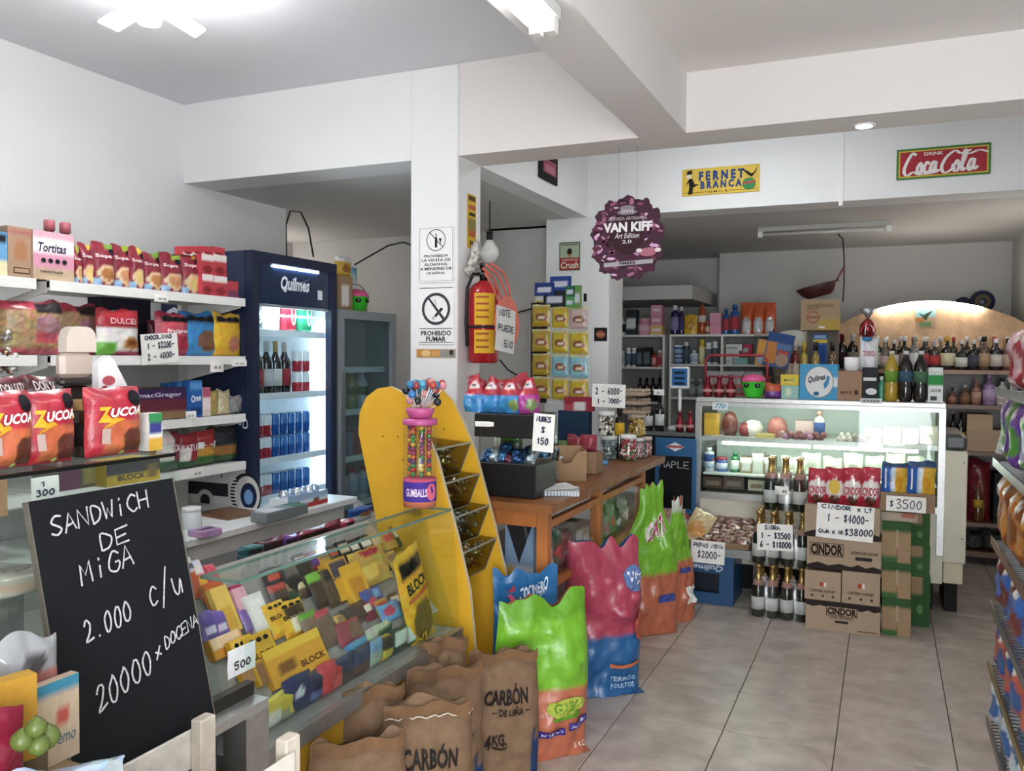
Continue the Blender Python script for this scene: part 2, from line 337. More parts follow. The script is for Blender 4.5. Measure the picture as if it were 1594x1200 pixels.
wall('beam', XC1, XR, Y2, Y2+.25, ZB, ZL+.12, 'wall_paint', 'white lintel bearing the two tin signs')
struct(MB().bbox(-2.29, -1.807, Y2, Y2+.35, 0, ZB, '#fff', .005).build('column', 'wall_paint'), 'white pillar behind the rack of snack packets')
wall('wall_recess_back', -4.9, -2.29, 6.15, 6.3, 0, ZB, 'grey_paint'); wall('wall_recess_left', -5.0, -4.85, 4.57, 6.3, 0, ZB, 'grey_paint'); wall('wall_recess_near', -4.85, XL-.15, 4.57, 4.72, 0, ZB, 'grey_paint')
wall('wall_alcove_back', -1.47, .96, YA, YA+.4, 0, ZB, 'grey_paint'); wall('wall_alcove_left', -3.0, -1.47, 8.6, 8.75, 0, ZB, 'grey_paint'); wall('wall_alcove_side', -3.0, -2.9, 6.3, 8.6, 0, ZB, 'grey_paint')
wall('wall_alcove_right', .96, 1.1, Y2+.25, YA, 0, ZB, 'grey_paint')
tr = MB(); a = P(1311, 200, Y=Y2)
tr.box(a.x-.012, a.x+.012, Y2-.012, Y2, ZB-.03, ZL, '#e8e6e2'); struct(tr.build('trim_1', 'plastic'), 'white cable duct between the two tin signs')
tr = MB(); tr.box(-2.5, -1.55, 7.4, 8.58, 2.02, 2.14, '#9c9a96'); struct(tr.build('trim_2', 'grey_paint'), 'low grey concrete slab at the rear left of the alcove')
# ------------------------------------------------------------------ lamps of the place and added fill tubes
mat('tube_on', base='#f6fbff', emit=17); mat('fill_tube', base='#fff8f0', emit=17); mat('bulb_on', base='#ffffff', emit=52); mat('led_on', base='#d8f2ff', emit=22); mat('case_tube_on', base='#f2fff0', emit=16); mat('warm_tube_on', base='#fff6e8', emit=24); mat('spot_on', base='#ffffff', emit=40)
c = P(232, 18, Z=2.78); t = thing('ceiling_lamp', 'glaring ceiling lamp with three white light panels, top left', 'lamp', (c.x, c.y, ZL))
MB().lathe([(.055, -.03), (.055, -.001)], '#ddd').build('base', 'plastic', t); MB().lathe([(.025, -.14), (.03, -.03)], '#eee').build('socket', 'plastic', t)
MB().lathe([(.0, -.235), (.04, -.225), (.055, -.18), (.03, -.14)], '#fff').build('bulb', 'bulb_on', t)
for k in range(3):
    q = R(90+120*k-25); p = MB(); p.M = Matrix.Rotation(q, 4, 'Z') @ Matrix.Translation((.055, 0, -.155)) @ Matrix.Rotation(R(20), 4, 'Y')
    p.bbox(0, .15, -.05, .05, -.012, .0, '#fff', .004); p.build('light_panel', 'bulb_on', t)
def tube_lamp(name, label, a, b, on, r=.013, n=1, base='#d8d8d6', tray=.09, up=Vector((0, 0, 1)), side=Vector((1, 0, 0)), gap=.045):
    a, b = Vector(a), Vector(b); d = (b-a).normalized(); t = thing(name, label, 'lamp', a); L = (b-a)
    if tray:
        m = MB(); m.sq(up*.04, L+up*.04, tray, .035, base); m.build('tray', 'enamel', t)
    for k in range(n):
        o = side*((k-(n-1)/2)*gap)
        MB().bar(d*.03+o, L-d*.03+o, r, '#fff').build('tube', on, t)
        for e, s in ((Vector(), 1), (L, -1)): MB().sq(e+o+up*.01, e+o+d*(.035*s)+up*.01, .03, .06, '#eeeeea').build('lampholder', 'plastic', t)
    return t
e = P(850, 46, Z=2.445)
tube_lamp('tube_lamp', 'double fluorescent fixture glowing beside the ceiling beam', (e.x, e.y-1.25, e.z), e, 'tube_on', n=2)
tube_lamp('tube_lamp', 'double fluorescent fixture above the entrance, behind the viewer', (e.x+1.6, .9, ZR-.06), (e.x+1.6, -.4, ZR-.06), 'tube_on', n=2)
tube_lamp('tube_lamp', 'fluorescent fixture between the two crosswise beams', (-1.5, 4.95, ZL-.07), (-.2, 4.95, ZL-.07), 'tube_on', n=2, side=Vector((0, 1, 0)))
tube_lamp('tube_lamp', 'fluorescent fixture on the right wall of the alcove', (.93, 6.12, 1.95), (.93, 6.8, 1.95), 'fill_tube', n=1, tray=0)  # out of view, added to brighten the alcove
tube_lamp('tube_lamp', 'fluorescent fixture in the far left corner of the recess', (-4.81, 4.95, 2.1), (-4.81, 6.1, 2.1), 'fill_tube', n=1, tray=0)  # hidden by the left wall, added as fill light for the recess
e1 = P(1180, 366, Z=2.45); e2 = P(1388, 356, Z=2.45)
mat('tube_off', .2, base='#cfcfc8'); tube_lamp('tube_lamp', 'unlit fluorescent tube on the dark alcove ceiling', e1, (e2.x, e1.y, 2.45), 'tube_off', tray=.04, base='#b9b8b2')
s = P(1345, 195, Z=ZB); t = thing('spotlight', 'small round spotlight set in the crosswise beam', 'lamp', (s.x, min(s.y, YB2-.06), ZB))
MB().lathe([(.045, -.006), (.05, -.001)], '#f4f4f4').build('bezel', 'plastic', t); MB().lathe([(0, -.012), (.034, -.0065)], '#fff').build('lens', 'spot_on', t)
hb = P(762, 392, X=-2.35); t = thing('pendant_bulb', 'white frosted bulb hanging from a black wire in the recess', 'lamp', (hb.x, hb.y, ZB))
dz = hb.z-ZB; MB().bar((0, 0, dz+.13), (0, 0, 0), .004, '#111').build('wire', 'rubber', t); MB().lathe([(.02, dz+.07), (.022, dz+.13)], '#111').build('socket', 'rubber', t)
MB().lathe([(0, dz-.075), (.035, dz-.065), (.06, dz-.02), (.058, dz+.015), (.03, dz+.06), (.022, dz+.075)], '#efeeea').build('bulb', 'plastic', t)
# ------------------------------------------------------------------ builders of goods
from mathutils.noise import noise as NZ
def frame(rect, X=None, Y=None, z=None, f=1):
    """base centre, width, height and heading of something seen in a pixel rectangle on a plane"""
    x0, y0, x1, y1 = rect; xm = (x0+x1)/2
    a = P(x0, y1, X=X, Y=Y); b = P(x1, y1, X=X, Y=Y); t = P(xm, y0, X=X, Y=Y); c = P(xm, y1, X=X, Y=Y)
    h = t.z-c.z; loc = c.copy()
    if z is not None: h = max(t.z-z, h*.6); loc.z = z
    return loc, (b-a).length, h, (R(90) if X is not None else 0)
def zones(base, zs=(), jit=.0, seed=0):
    base = C(base); Z = [(z[0], z[1], z[2], z[3], C(z[4]), len(z) > 5) for z in zs]; rn = random.Random(seed)
    def f(u, v):
        c = base
        for a, b, d, e, k, el in Z:
            if el:
                if ((u-(a+d)/2)/max((d-a)/2, 1e-6))**2+((v-(b+e)/2)/max((e-b)/2, 1e-6))**2 <= 1: c = k
            elif a <= u <= d and b <= v <= e: c = k
        if jit: q = 1+rn.uniform(-jit, jit); c = (c[0]*q, c[1]*q, c[2]*q)
        return c
    return f
def bag_mesh(w, h, t, col, style='pillow', nx=12, nz=16, seed=0, crump=.012, backcol=None):
    """film bag: front and back skins that meet in side and top seams; origin bottom centre, front at y=0"""
    rn = random.Random(seed); ph = [rn.uniform(0, 6.3) for _ in range(6)]
    def g(u, v):
        a = 1-abs(2*u-1)**(2.2 if style == 'pillow' else 3.5); a = max(a, 0)**.6
        if style == 'pillow': b = max(min(1, v/.16), 0)**.6*max(min(1, (1-v)/.18), 0)**.6
        elif style == 'stand': b = (1 if v < .5 else max(0, 1-((v-.5)/.5)**1.5))
        elif style == 'gather': b = min(1, .8+v) if v < .4 else max(.25, 1-((v-.4)/.6)**1.2)
        else: b = (1 if v < .78 else max(.12, 1-((v-.78)/.22)**1.3))      # sack
        return a*b
    def off(u, v):
        e = crump*min(1, 4*min(u, 1-u)+.25)
        p = Vector((u*w/.1+ph[0]*9, v*h/.1+ph[1]*9, ph[2]))
        return e*(1.5*NZ(p*.55)+1.5*(abs(NZ(p*1.25))-.2)+.9*(abs(NZ(p*2.6))-.2))
    def wid(v):
        if style == 'gather': q = min(max((v-.42)/.58, 0), 1); q = q*q*(3-2*q); return w*(1-.62*q+.05*math.sin(19*v+ph[3])*q)
        if style == 'sack': return w*(1-.06*max(0, (v-.7)/.3)+.02*math.sin(7*v+ph[3]))
        return w*(1+.02*math.sin(9*v+ph[3])-(.04 if style == 'stand' else 0)*v)
    lean = rn.uniform(-.02, .02)*h
    def fn(u, v, side):
        gg = g(u, v); x = (u-.5)*wid(v)+lean*v*v; y = t/2-side*(t/2*gg+off(u, v)*min(1, gg*2))
        zz = v*h
        if v > .85: zz += crump*2.2*NZ(Vector((u*w/.06, ph[4]*7, 0)))*(v-.85)/.15
        return (x, y, zz)
    m = MB(); m.grid(lambda u, v: fn(u, v, 1), col, nx, nz); m.grid(lambda u, v: fn(u, v, -1), backcol or col, max(4, nx//2), max(4, nz//2), flip=True)
    def S(x, z):
        """front skin position for print at x,z (metres)"""
        v = min(max(z/h, 0), 1); u = min(max(x/w+.5, 0), 1); p = fn(u, v, 1); return (p[0], p[1]-.0018-.22*crump, p[2])
    return m, S
def letter(root, items, S, name='lettering', m='print'):
    """items: (word, x0, z0, x1, z1, colour, bold, shear, tilt) | ('ell',cx,cz,rx,rz,col) | ('rect',x0,z0,x1,z1,col) | ('hand',word,x0,z0,x1,z1,col,width,tilt)"""
    for k, it in enumerate(items):
        b = MB(); nm = 'printed_mark'
        Sk = (lambda x, z, q=k: (lambda p: (p[0], p[1]-.0005*q, p[2]))(S(x, z)))
        if it[0] == 'ell': b.decal(disc2(*it[1:5]), Sk, it[5])
        elif it[0] == 'rect': b.decal(grid2(*it[1:5]), Sk, it[5])
        elif it[0] == 'poly': b.decal(poly(it[1]), Sk, it[2])
        elif it[0] == 'ring': b.decal(ring2(*it[1:5]), Sk, it[5])
        elif it[0] == 'hand': nm = 'handwriting'; hand(b, it[1], *it[2:6], Sk, it[6], it[7], it[8] if len(it) > 8 else 0, seed=k+len(it[1]))
        else: nm = 'lettering'; b.decal(txt(it[0], *it[1:5], bold=it[6] if len(it) > 6 else .02, shear=it[7] if len(it) > 7 else 0, tilt=it[8] if len(it) > 8 else 0), Sk, it[5])
        b.build(nm, m, root)
def scale_items(items, w, h):
    """print given in fractions of the face (x -.5..+.5, z 0..1) -> metres"""
    out = []
    for it in items:
        it = list(it)
        if it[0] in ('ell', 'rect'): it[1] *= w; it[2] *= h; it[3] *= w; it[4] *= h
        elif it[0] == 'poly': it[1] = [(x*w, z*h) for x, z in it[1]]
        elif it[0] == 'hand':
            it[2] *= w; it[3] *= h; it[4] *= w; it[5] *= h; it[7] *= h
            if len(it) > 8: it[8] *= h
        else:
            it[1] *= w; it[2] *= h; it[3] *= w; it[4] *= h
            if len(it) > 8: it[8] *= h
        out.append(tuple(it))
    return out
SEED = [0]
def bag(name, label, cat, rect, X=None, Y=None, z=None, t=.06, base='#c33', zs=(), words=(), style='pillow', yaw=0, tilt=0, group=None, res=(12, 16), m='film', place=None, crump=.008, jit=.05):
    SEED[0] += 1
    loc, w, h, rz = frame(rect, X, Y, z) if place is None else place
    mb, S = bag_mesh(w, h, t, zones(base, zs, jit, SEED[0]), style, *res, seed=SEED[0], crump=crump, backcol=zones(base))
    o = tag(mb.build(name, m, None, loc, rz+yaw), label, cat, group)
    if tilt: o.rotation_euler = (R(tilt), 0, rz+yaw)
    if words: letter(o, scale_items(words, w, h), S)
    return o
def carton(name, label, cat, rect, X=None, Y=None, z=None, d=.08, base='#b98', zs=(), words=(), yaw=0, tilt=0, side=None, group=None, res=(10, 10), m='card', place=None, lid=None):
    loc, w, h, rz = frame(rect, X, Y, z) if place is None else place
    mb = MB(); col = zones(base, zs, .02, len(MESHN)); e = .0015
    mb.grid(lambda u, v: ((u-.5)*w, 0, v*h), col, *res, smooth=False)
    sd = C(side or base); x = w/2
    V = [(-x, 0, 0), (x, 0, 0), (x, d, 0), (-x, d, 0), (-x, 0, h), (x, 0, h), (x, d, h), (-x, d, h)]
    mb.add(V, [(3, 2, 1, 0), (1, 2, 6, 5), (2, 3, 7, 6), (3, 0, 4, 7)], sd); mb.add(V, [(4, 5, 6, 7)], C(lid) if lid else sd)
    o = tag(mb.build(name, m, None, loc, rz+yaw), label, cat, group)
    if tilt: o.rotation_euler = (R(tilt), 0, rz+yaw)
    if words: letter(o, scale_items(words, w, h), flat())
    return o
PROF = {  # normalised (radius, height) bodies, then cap base, label band, cap radius
 'wine': ([(0, 0), (.92, 0), (1, .02), (1, .58), (.93, .65), (.55, .73), (.38, .78), (.36, .97), (.41, .975), (.41, 1), (0, 1)], .80, (.16, .48), .43),
 'champagne': ([(0, 0), (.95, 0), (1, .02), (1, .4), (.93, .5), (.7, .62), (.45, .74), (.36, .82), (.34, .94), (.46, .95), (.46, .99), (0, 1)], .60, (.14, .38), .5),
 'soda': ([(0, 0), (.8, 0), (1, .05), (1, .3), (.9, .36), (.97, .5), (1, .62), (.85, .74), (.45, .86), (.34, .9), (.34, .93), (0, .93)], .93, (.38, .6), .4),
 'spirit': ([(0, 0), (.95, 0), (1, .02), (1, .58), (.9, .65), (.5, .71), (.36, .75), (.36, .86), (0, .86)], .86, (.12, .5), .44),
 'flask': ([(0, 0), (.95, 0), (1, .03), (1, .5), (.8, .6), (.3, .68), (.28, .86), (0, .86)], .86, (.1, .42), .36),
 'tonic': ([(0, 0), (.8, 0), (.95, .1), (1, .35), (.9, .5), (.55, .66), (.45, .74), (.45, .84), (0, .84)], .84, (.22, .36), .5),
 'shampoo': ([(0, 0), (.95, 0), (1, .04), (1, .66), (.85, .76), (.4, .8), (.4, .84), (0, .84)], .84, (.15, .6), .55),
 'aerosol': ([(0, 0), (1, 0), (1, .02), (1, .76), (.8, .82), (.8, .84), (0, .84)], .82, (.08, .7), .85),
 'jar': ([(0, 0), (.95, 0), (1, .04), (1, .74), (.88, .8), (.88, .84), (0, .84)], .82, (.2, .6), .95),
 'carafe': ([(0, 0), (.9, 0), (1, .05), (.95, .35), (.6, .6), (.45, .75), (.5, .84), (0, .84)], .84, (.1, .3), .55)}
def bottle(name, label, cat, rect=None, X=None, Y=None, z=None, style='wine', glass='#0d160d', cap='#111', band='#e8e2d0', group=None, place=None, m='bottle', mark=None, parent=None, r=None, seg=14, capmat='plastic', lab=None):
    if place is None:
        loc, w, h, rz = frame(rect, X, Y, z); r = r or w/2
        loc = loc+(Vector((-r, 0, 0)) if X is not None else Vector((0, r, 0)))
    else: loc, r, h, rz = place
    pr, cz, lb, cr = PROF[style]; t = obj(name, None, parent, loc, rz)
    if parent is None: tag(t, label, cat, group)
    MB().lathe([(a*r, b*h) for a, b in pr], glass, seg=seg).build('body', m, t)
    if cap:
        rr = [(a*r*1.05+.0006, b*h) for a, b in pr if b >= cz and a > 0] if style in ('wine', 'champagne') else [(cr*r, cz*h), (cr*r, .985*h), (cr*r*.9, h)]
        if style in ('wine', 'champagne'):
            i = next(k for k, p in enumerate(pr) if p[1] >= cz); (a0, b0), (a1, b1) = pr[i-1], pr[i]; q = (cz-b0)/(b1-b0); rr = [((a0+(a1-a0)*q)*r*1.05+.0006, cz*h)]+rr
            rr[-1] = (rr[-1][0], rr[-1][1]+.002)
        MB().lathe(rr, cap, seg=seg).build('cap', capmat, t)
    if band:
        l0, l1 = lab or lb
        pts = [(l0, None)]+[(b, a) for a, b in pr if l0 < b < l1]+[(l1, None)]
        def rad(v):
            for (a0, b0), (a1, b1) in zip(pr, pr[1:]):
                if b0 <= v <= b1 and b1 > b0: return a0+(a1-a0)*(v-b0)/(b1-b0)
            return 1
        lm = MB(); cols = [C(band)]*len(pts); lm.lathe([(rad(v)*r*1.02+.0006, v*h, band) for v, _ in pts], band, seg=seg); lo = lm.build('label', 'print', t)
        if mark:
            b = MB(); R_ = r*1.02+.0016; zc = (l0+l1)/2*h; hh = (l1-l0)*h
            S = lambda x, q: (R_*math.sin(x/R_), -R_*math.cos(x/R_), q)
            b.decal(txt(mark[0], -r*.75, zc-hh*.15, r*.75, zc+hh*.2), S, mark[1]); b.build('lettering', 'print', lo)
    return t
def can(name, label, cat, rect=None, X=None, Y=None, z=None, cols=('#c22', '#eee'), group=None, place=None):
    if place is None:
        loc, w, h, rz = frame(rect, X, Y, z); r = w/2; loc = loc+(Vector((-r, 0, 0)) if X is not None else Vector((0, r, 0)))
    else: loc, r, h, rz = place
    t = tag(obj(name, None, None, loc, rz), label, cat, group)
    MB().lathe([(r*.85, 0), (r, .05*h), (r, .5*h, cols[0]), (r, .52*h, cols[1]), (r, .92*h, cols[1]), (r*.86, .985*h, cols[1])], cols[0], seg=14).build('body', 'gloss', t)
    MB().lathe([(r*.86, .986*h), (r*.86, h), (r*.78, h), (r*.77, .99*h)], '#ccc', seg=14).build('lid', 'metal', t); return t
def note(name, label, lines, rect, X=None, Y=None, d=.0, tiltpx=0, col='#f1efe9', ink='#2b3350', pen=.035, cat='sign', roll=0, group=None):
    """handwritten paper; lines (word, x0, z0, x1, z1, tilt) in fractions"""
    x0, y0, x1, y1 = rect; a = P((x0+x1)/2, y1, X=X, Y=Y); w = (P(x1, y1, X=X, Y=Y)-P(x0, y1, X=X, Y=Y)).length; h = P((x0+x1)/2, y0, X=X, Y=Y).z-a.z
    rz = R(90) if X is not None else 0; b = MB(); rn = random.Random(int(x0)); k1, k2 = rn.uniform(2, 4), rn.uniform(0, 6)
    wav = lambda x, z: .004*math.sin(k1*x/w+k2)+.006*(z/h-.5)**2
    b.grid(lambda u, v: ((u-.5)*w, wav((u-.5)*w, v*h)-.001, v*h), col, 8, 8); b.grid(lambda u, v: ((u-.5)*w, wav((u-.5)*w, v*h)+.001, v*h), col, 8, 8, flip=True)
    o = tag(b.build(name, 'paper', None, a, rz), label, cat, group)
    o.rotation_euler = (0, R(roll), rz) if X is None else (R(-roll)*0, 0, rz)
    if roll: o.rotation_euler = Matrix.Rotation(rz, 3, 'Z').to_4x4().__matmul__(Matrix.Rotation(R(roll), 4, 'Y')).to_euler()
    letter(o, scale_items([('hand', s, *q[:4], ink, pen, *(q[4:] or (0,))) for s, *q in lines], w, h), lambda x, z: (x, wav(x, z)-.0024, z), 'handwriting')
    return o
# ================================================================== left wall: gondola, fridges, base counter
XS, XSB = -3.07, -3.46
GY0, GY1 = 2.372, 3.505
SZ = [1.798, 1.496, 1.195, .945]
WHT = '#e9e8e4'
def gondola(name, label, y0, y1, zs):
    t = thing(name, label, 'shelf', (XSB, (y0+y1)/2, 0)); L = (y1-y0)/2; D = XS-XSB
    for y in (-L+.03, L-.03):
        MB().box(-.03, .0, y-.02, y+.02, .62, 2.0 if y > 0 else 1.85, '#cfccc4').build('upright', 'enamel', t)
    MB().box(-.035, -.031, -L, L, .62, 1.46, '#b9b8b4').build('back_panel', 'enamel', t)
    for z in zs:
        s = MB(); s.box(0, D-.004, -L, L, z-.03, z-.004, WHT); s.box(D-.02, D, -L, L, z-.042, z, WHT); o = s.build('shelf_board', 'enamel', t)
        for y in (-L+.006, L-.006):
            b = MB(); b.M = Matrix.Rotation(R(90), 4, 'Z'); b.M = Matrix(((0, 1, 0, 0), (1, 0, 0, y), (0, 0, 1, 0), (0, 0, 0, 1)))
            b.prism([(-.004, z-.12), (-.004, z-.006), (.004, z-.006), (.004, z-.12)], 0, .01, WHT)
            b2 = MB(); q = .004; b2.add([(0, y-q, z-.13), (D-.03, y-q, z-.05), (D-.02, y-q, z-.005), (0, y-q, z-.005), (0, y+q, z-.13), (D-.03, y+q, z-.05), (D-.02, y+q, z-.005), (0, y+q, z-.005)], [(0, 1, 2, 3), (7, 6, 5, 4), (0, 4, 5, 1), (1, 5, 6, 2), (2, 6, 7, 3), (3, 7, 4, 0)], C(WHT)); b2.build('bracket', 'enamel', o)
    return t
gondola('wall_shelf', 'white metal gondola shelving beside the navy fridge', GY0, GY1, SZ)
gondola('wall_shelf', 'white metal gondola shelving cut by the left picture edge', GY0-1.16, GY0-.06, SZ)
# base counter
DX, DZ = -2.76, .695
t = thing('base_counter', 'low white counter under the gondola and the navy fridge', 'counter', (-3.1, 3.4, 0))
MB().bbox(-.36, DX+3.1, -1.2, .13, DZ-.035, DZ, '#e4e4e2', .004).build('top', 'enamel', t); MB().bbox(.056, DX+3.1, .13, .68, DZ-.035, DZ, '#e4e4e2', .004).build('top_extension', 'enamel', t); MB().box(.06, DX+3.1-.04, -1.18, .6, .0, DZ-.036, '#c9c7c2').build('front_panel', 'enamel', t)
e = MB(); e.add([(.34, .681, DZ-.02), (.34, .681, .3), (.34, .98, .3), (.34, .98, .5), (.31, .681, DZ-.02), (.31, .681, .3), (.31, .98, .3), (.31, .98, .5)], [(0, 1, 2, 3), (7, 6, 5, 4), (0, 3, 7, 4), (3, 2, 6, 7), (1, 0, 4, 5)], C('#d9d8d4')); e.build('end_panel', 'enamel', t)
# --- upright fridges
FXF, FY0, FY1, FZT = -3.05, 3.535, 4.285, 2.055
NAVY = '#1a2648'
def fridge(name, label, y0, y1, zt, body, doorc, z0, gl, head, shelves, backc):
    t = thing(name, label, 'fridge', (FXF, (y0+y1)/2, 0)); L = (y1-y0)/2; q = .03; D = -.64
    s = MB(); s.box(D, D+q, -L, L, z0, zt, body); s.build('back', 'enamel', t)
    for a, b in ((-L, -L+q), (L-q, L)): MB().box(D+q, -.05, a, b, z0, zt, body).build('side', 'enamel', t)
    MB().box(D+q, -.05, -L+q, L-q, zt-.05, zt, body).build('top', 'enamel', t); MB().box(D+q, -.05, -L+q, L-q, 0, z0+.1, body).build('base', 'enamel', t)
    li = MB(); li.box(D+q, D+q+.004, -L+q, L-q, z0+.1, zt-.05, backc)
    for a in (-L+q, L-q-.004): li.box(D+q, -.06, a, a+.004, z0+.1, zt-.05, backc)
    li.box(D+q, -.06, -L+q, L-q, z0+.1, z0+.105, backc); li.build('liner', 'plastic', t)
    d = MB(); w = .055
    for a, b in ((-L, -L+w), (L-w, L)): d.box(-.045, 0, a, b, z0+.02, zt, doorc)
    d.box(-.045, 0, -L+w, L-w, zt-w, zt, doorc); d.box(-.045, 0, -L+w, L-w, z0+.02, z0+.12, doorc); dr = d.build('door', 'enamel', t)
    MB().box(-.025, -.02, -L+w, L-w, z0+.12, zt-w-head, '#fff').build('pane', gl, dr)
    for z in shelves:
        s = MB(); s.box(D+.05, -.07, -L+.035, L-.035, z-.012, z, '#eef2f4'); s.box(-.075, -.065, -L+.035, L-.035, z-.025, z+.012, '#f2f6f8'); s.build('shelf', 'plastic', t)
    return t, L
fsz = [P(470, y, X=FXF-.08).z for y in (519, 612, 707, 762)]
fr1, L = fridge('upright_fridge', 'tall navy glass door drinks fridge, lit inside', FY0, FY1, FZT, NAVY, '#16213f', .3, 'fridge_glass', .22, fsz, '#f4f8fb')
h = MB(); h.box(-.03, -.012, -L+.055, L-.055, FZT-.055-.22, FZT-.055, '#1c2c50'); hd = h.build('header', 'gloss', fr1)
Sx = lambda y, z: (-.0105, y, z)
letter(hd, [('Quilmes', -.13, FZT-.20, .12, FZT-.115, '#e8f0fa', .03, .25), ('rect', .2, FZT-.225, .245, FZT-.17, '#dfe8f0')], Sx)
MB().box(-.008, -.002, -.2, .2, FZT-.072, FZT-.06, '#fff').build('header_light', 'led_on', fr1)
MB().box(-.03, -.02, -L+.055, L-.055, FZT-.29, FZT-.276, '#dfe6ec').build('trim_strip', 'plastic', fr1)
for y in (L-.06,): MB().box(-.10, -.075, y, y+.02, .45, FZT-.36, '#fff').build('light_strip', 'led_on', fr1)
MB().box(-.12, -.06, -.25, .25, FZT-.33, FZT-.325, '#fff').build('light_strip', 'led_on', fr1)
sd = MB(); S = lambda x, z: (x, -L-.002, z)        # vinyl wrap on the side that faces the shop door
def deco(x, z, k=0): return (x, -L-.002-.0006*k, z)
zc = P(375, 760, Y=FY0).z
sd.decal(rect2(-.63, .35, -.05, zc+.14), S, '#d8d6d2')
letter(fr1, [('Quilmes', -.62, 1.60, -.085, 1.76, '#cfd4de', .02, .3), ('SALUD', -.19, 1.18, -.03, 1.24, '#cfd4de', .01, .2, -.08)], S, 'side_lettering')
sd.build('side_graphic', 'print', fr1)
wheel = MB(); wx, wz = P(383, 770, Y=FY0).x-FXF, P(383, 770, Y=FY0).z
D2 = lambda k: (lambda x, z: (x, -L-.0026-.0006*k, z))
wheel.decal(poly(ell(wx, wz, .105, .115, 28)), D2(0), '#23262e'); wheel.decal(poly(ell(wx+.01, wz, .085, .10, 28)), D2(1), '#d5d3d0'); wheel.decal(poly(ell(wx+.02, wz-.005, .055, .07, 24)), D2(2), '#1c2c4c'); wheel.decal(poly(ell(wx+.02, wz-.01, .03, .04, 20)), D2(3), '#6f9fd8')
for k in range(9): wheel.decal(rect2(wx-.1, wz-.07+k*.018, wx-.06, wz-.062+k*.018), D2(4), '#e8e6e2')
wheel.decal(rect2(wx-.5, wz-.02, wx-.12, wz+.05), D2(0), '#2b2d33'); wheel.decal(poly(ell(wx-.28, wz-.05, .06, .06)), D2(1), '#c9c6c2'); wheel.decal(poly(ell(wx-.28, wz-.05, .035, .035)), D2(2), '#2b2d33')
for k in range(5): wheel.decal(rect2(wx-.45+k*.07, wz+.08, wx-.44+k*.07, wz+.14), D2(0), '#555')
wheel.build('tractor_drawing', 'print', fr1)
# fridge contents
yy0, yy1 = FY0+.075, FY1-.1; n = 0
for k, (c0, c1, nm) in enumerate([('#5a5d60', '#8d9194', 'grey'), ('#d9dcde', '#eef0f2', 'white'), ('#a02030', '#c23844', 'red'), ('#1f7a50', '#3a9a6c', 'green')]):
    w = .12; y = yy0+.02+k*.145; m = MB(); 
    t = thing('drink_pack', f'{nm} wrapped can pack with cut-out grip on top fridge shelf', 'drink pack', (FXF-.1, y+w/2, fsz[0]), R(90))
    m.bbox(-w/2, w/2, 0, .12, .001, .225, c0, .02); m.build('wrap', 'gloss', t)
    MB().decal(poly(ell(.02, .12, .022, .075)), flat(-.002), '#e8eaec').build('grip', 'print', t); MB().decal(poly(ell(.02, .12, .014, .062)), flat(-.003), c0).build('grip_hole', 'print', t)
for k in range(5):
    y = yy0+.045+k*.078; bottle('beer_bottle', f'dark beer bottle in navy fridge, {nth(k)} on second shelf', 'bottle', place=(Vector((FXF-.14, y, fsz[1])), .036, .30, R(90)), style='wine', glass='#150c07', cap='#c9b26a' if k % 2 else '#ddd', band=['#d8d4cc', '#a83038', '#cfcfcf'][k % 3], group='beer bottles in the navy fridge')
def cans(z, ys, cols, where, what, h=.125, r=.033):
    for k, y in enumerate(ys): can('drink_can', f'{what} can in navy fridge, {where}, {nth(k)} of its tier', 'can', place=(Vector((FXF-.125, y, z)), r, h, R(90)), cols=cols, group='cans in the navy fridge')
RW, BL = ('#c22a3a', '#eef0f2'), ('#1656b0', '#2f78cc')
rows = [yy0+.035+k*.07 for k in range(8)]
cans(fsz[1], rows[6:8], RW, 'beside the beer bottles', 'red and white'); cans(fsz[1]+.126, rows[6:8], RW, 'stacked beside the beer bottles', 'red and white')
for zi, w in ((fsz[2], 'third shelf lower'), (fsz[2]+.126, 'third shelf upper'), (fsz[3], 'bottom shelf')):
    cans(zi, rows[:3], RW, w, 'red and white'); cans(zi, rows[3:8], BL, w, 'blue')
# grey fridge
G0, G1, GZ = 4.31, 4.965, 1.787
gs = [.55, .85, 1.15, 1.42]
fr2, L2 = fridge('upright_fridge', 'grey glass door fridge behind the yellow rack, unlit', G0, G1, GZ, '#7d8589', '#878f93', .1, 'grey_glass', .0, gs, '#9aa4a6')
MB().box(.001, .02, -L2+.02, -L2+.035, .6, 1.4, '#9aa0a4').build('handle', 'metal', fr2)
for k, (c, nm) in enumerate([('#8a6a3a', 'brown'), ('#6f9a2c', 'green'), ('#5f8c28', 'lime'), ('#b9c4cc', 'pale')]):
    bottle('soda_bottle', f'{nm} soda bottle on upper shelf of the grey fridge', 'bottle', place=(Vector((FXF-.16, G0+.12+k*.12, gs[2])), .045, .25, 0), style='soda', glass=c, cap='#ddd', band='#3a6a30')
for k in range(4): carton('carton_pack', f'small carton in the grey fridge, {nth(k)} on its middle shelf', 'carton', None, place=(Vector((FXF-.1, G0+.13+k*.12, gs[1])), .09, .16, R(90)), base=['#c9c3b4', '#5f7f9a', '#b84a40', '#d8d8d0'][k], d=.09, group='cartons in the grey fridge')
for k in range(4): bottle('milk_bottle', f'pale dairy bottle in the grey fridge, {nth(k)} on bottom shelf', 'bottle', place=(Vector((FXF-.16, G0+.13+k*.12, gs[0])), .04, .22, 0), style='shampoo', glass='#d8dde0', cap='#c33', band='#a8c0d8', group='dairy bottles in the grey fridge')
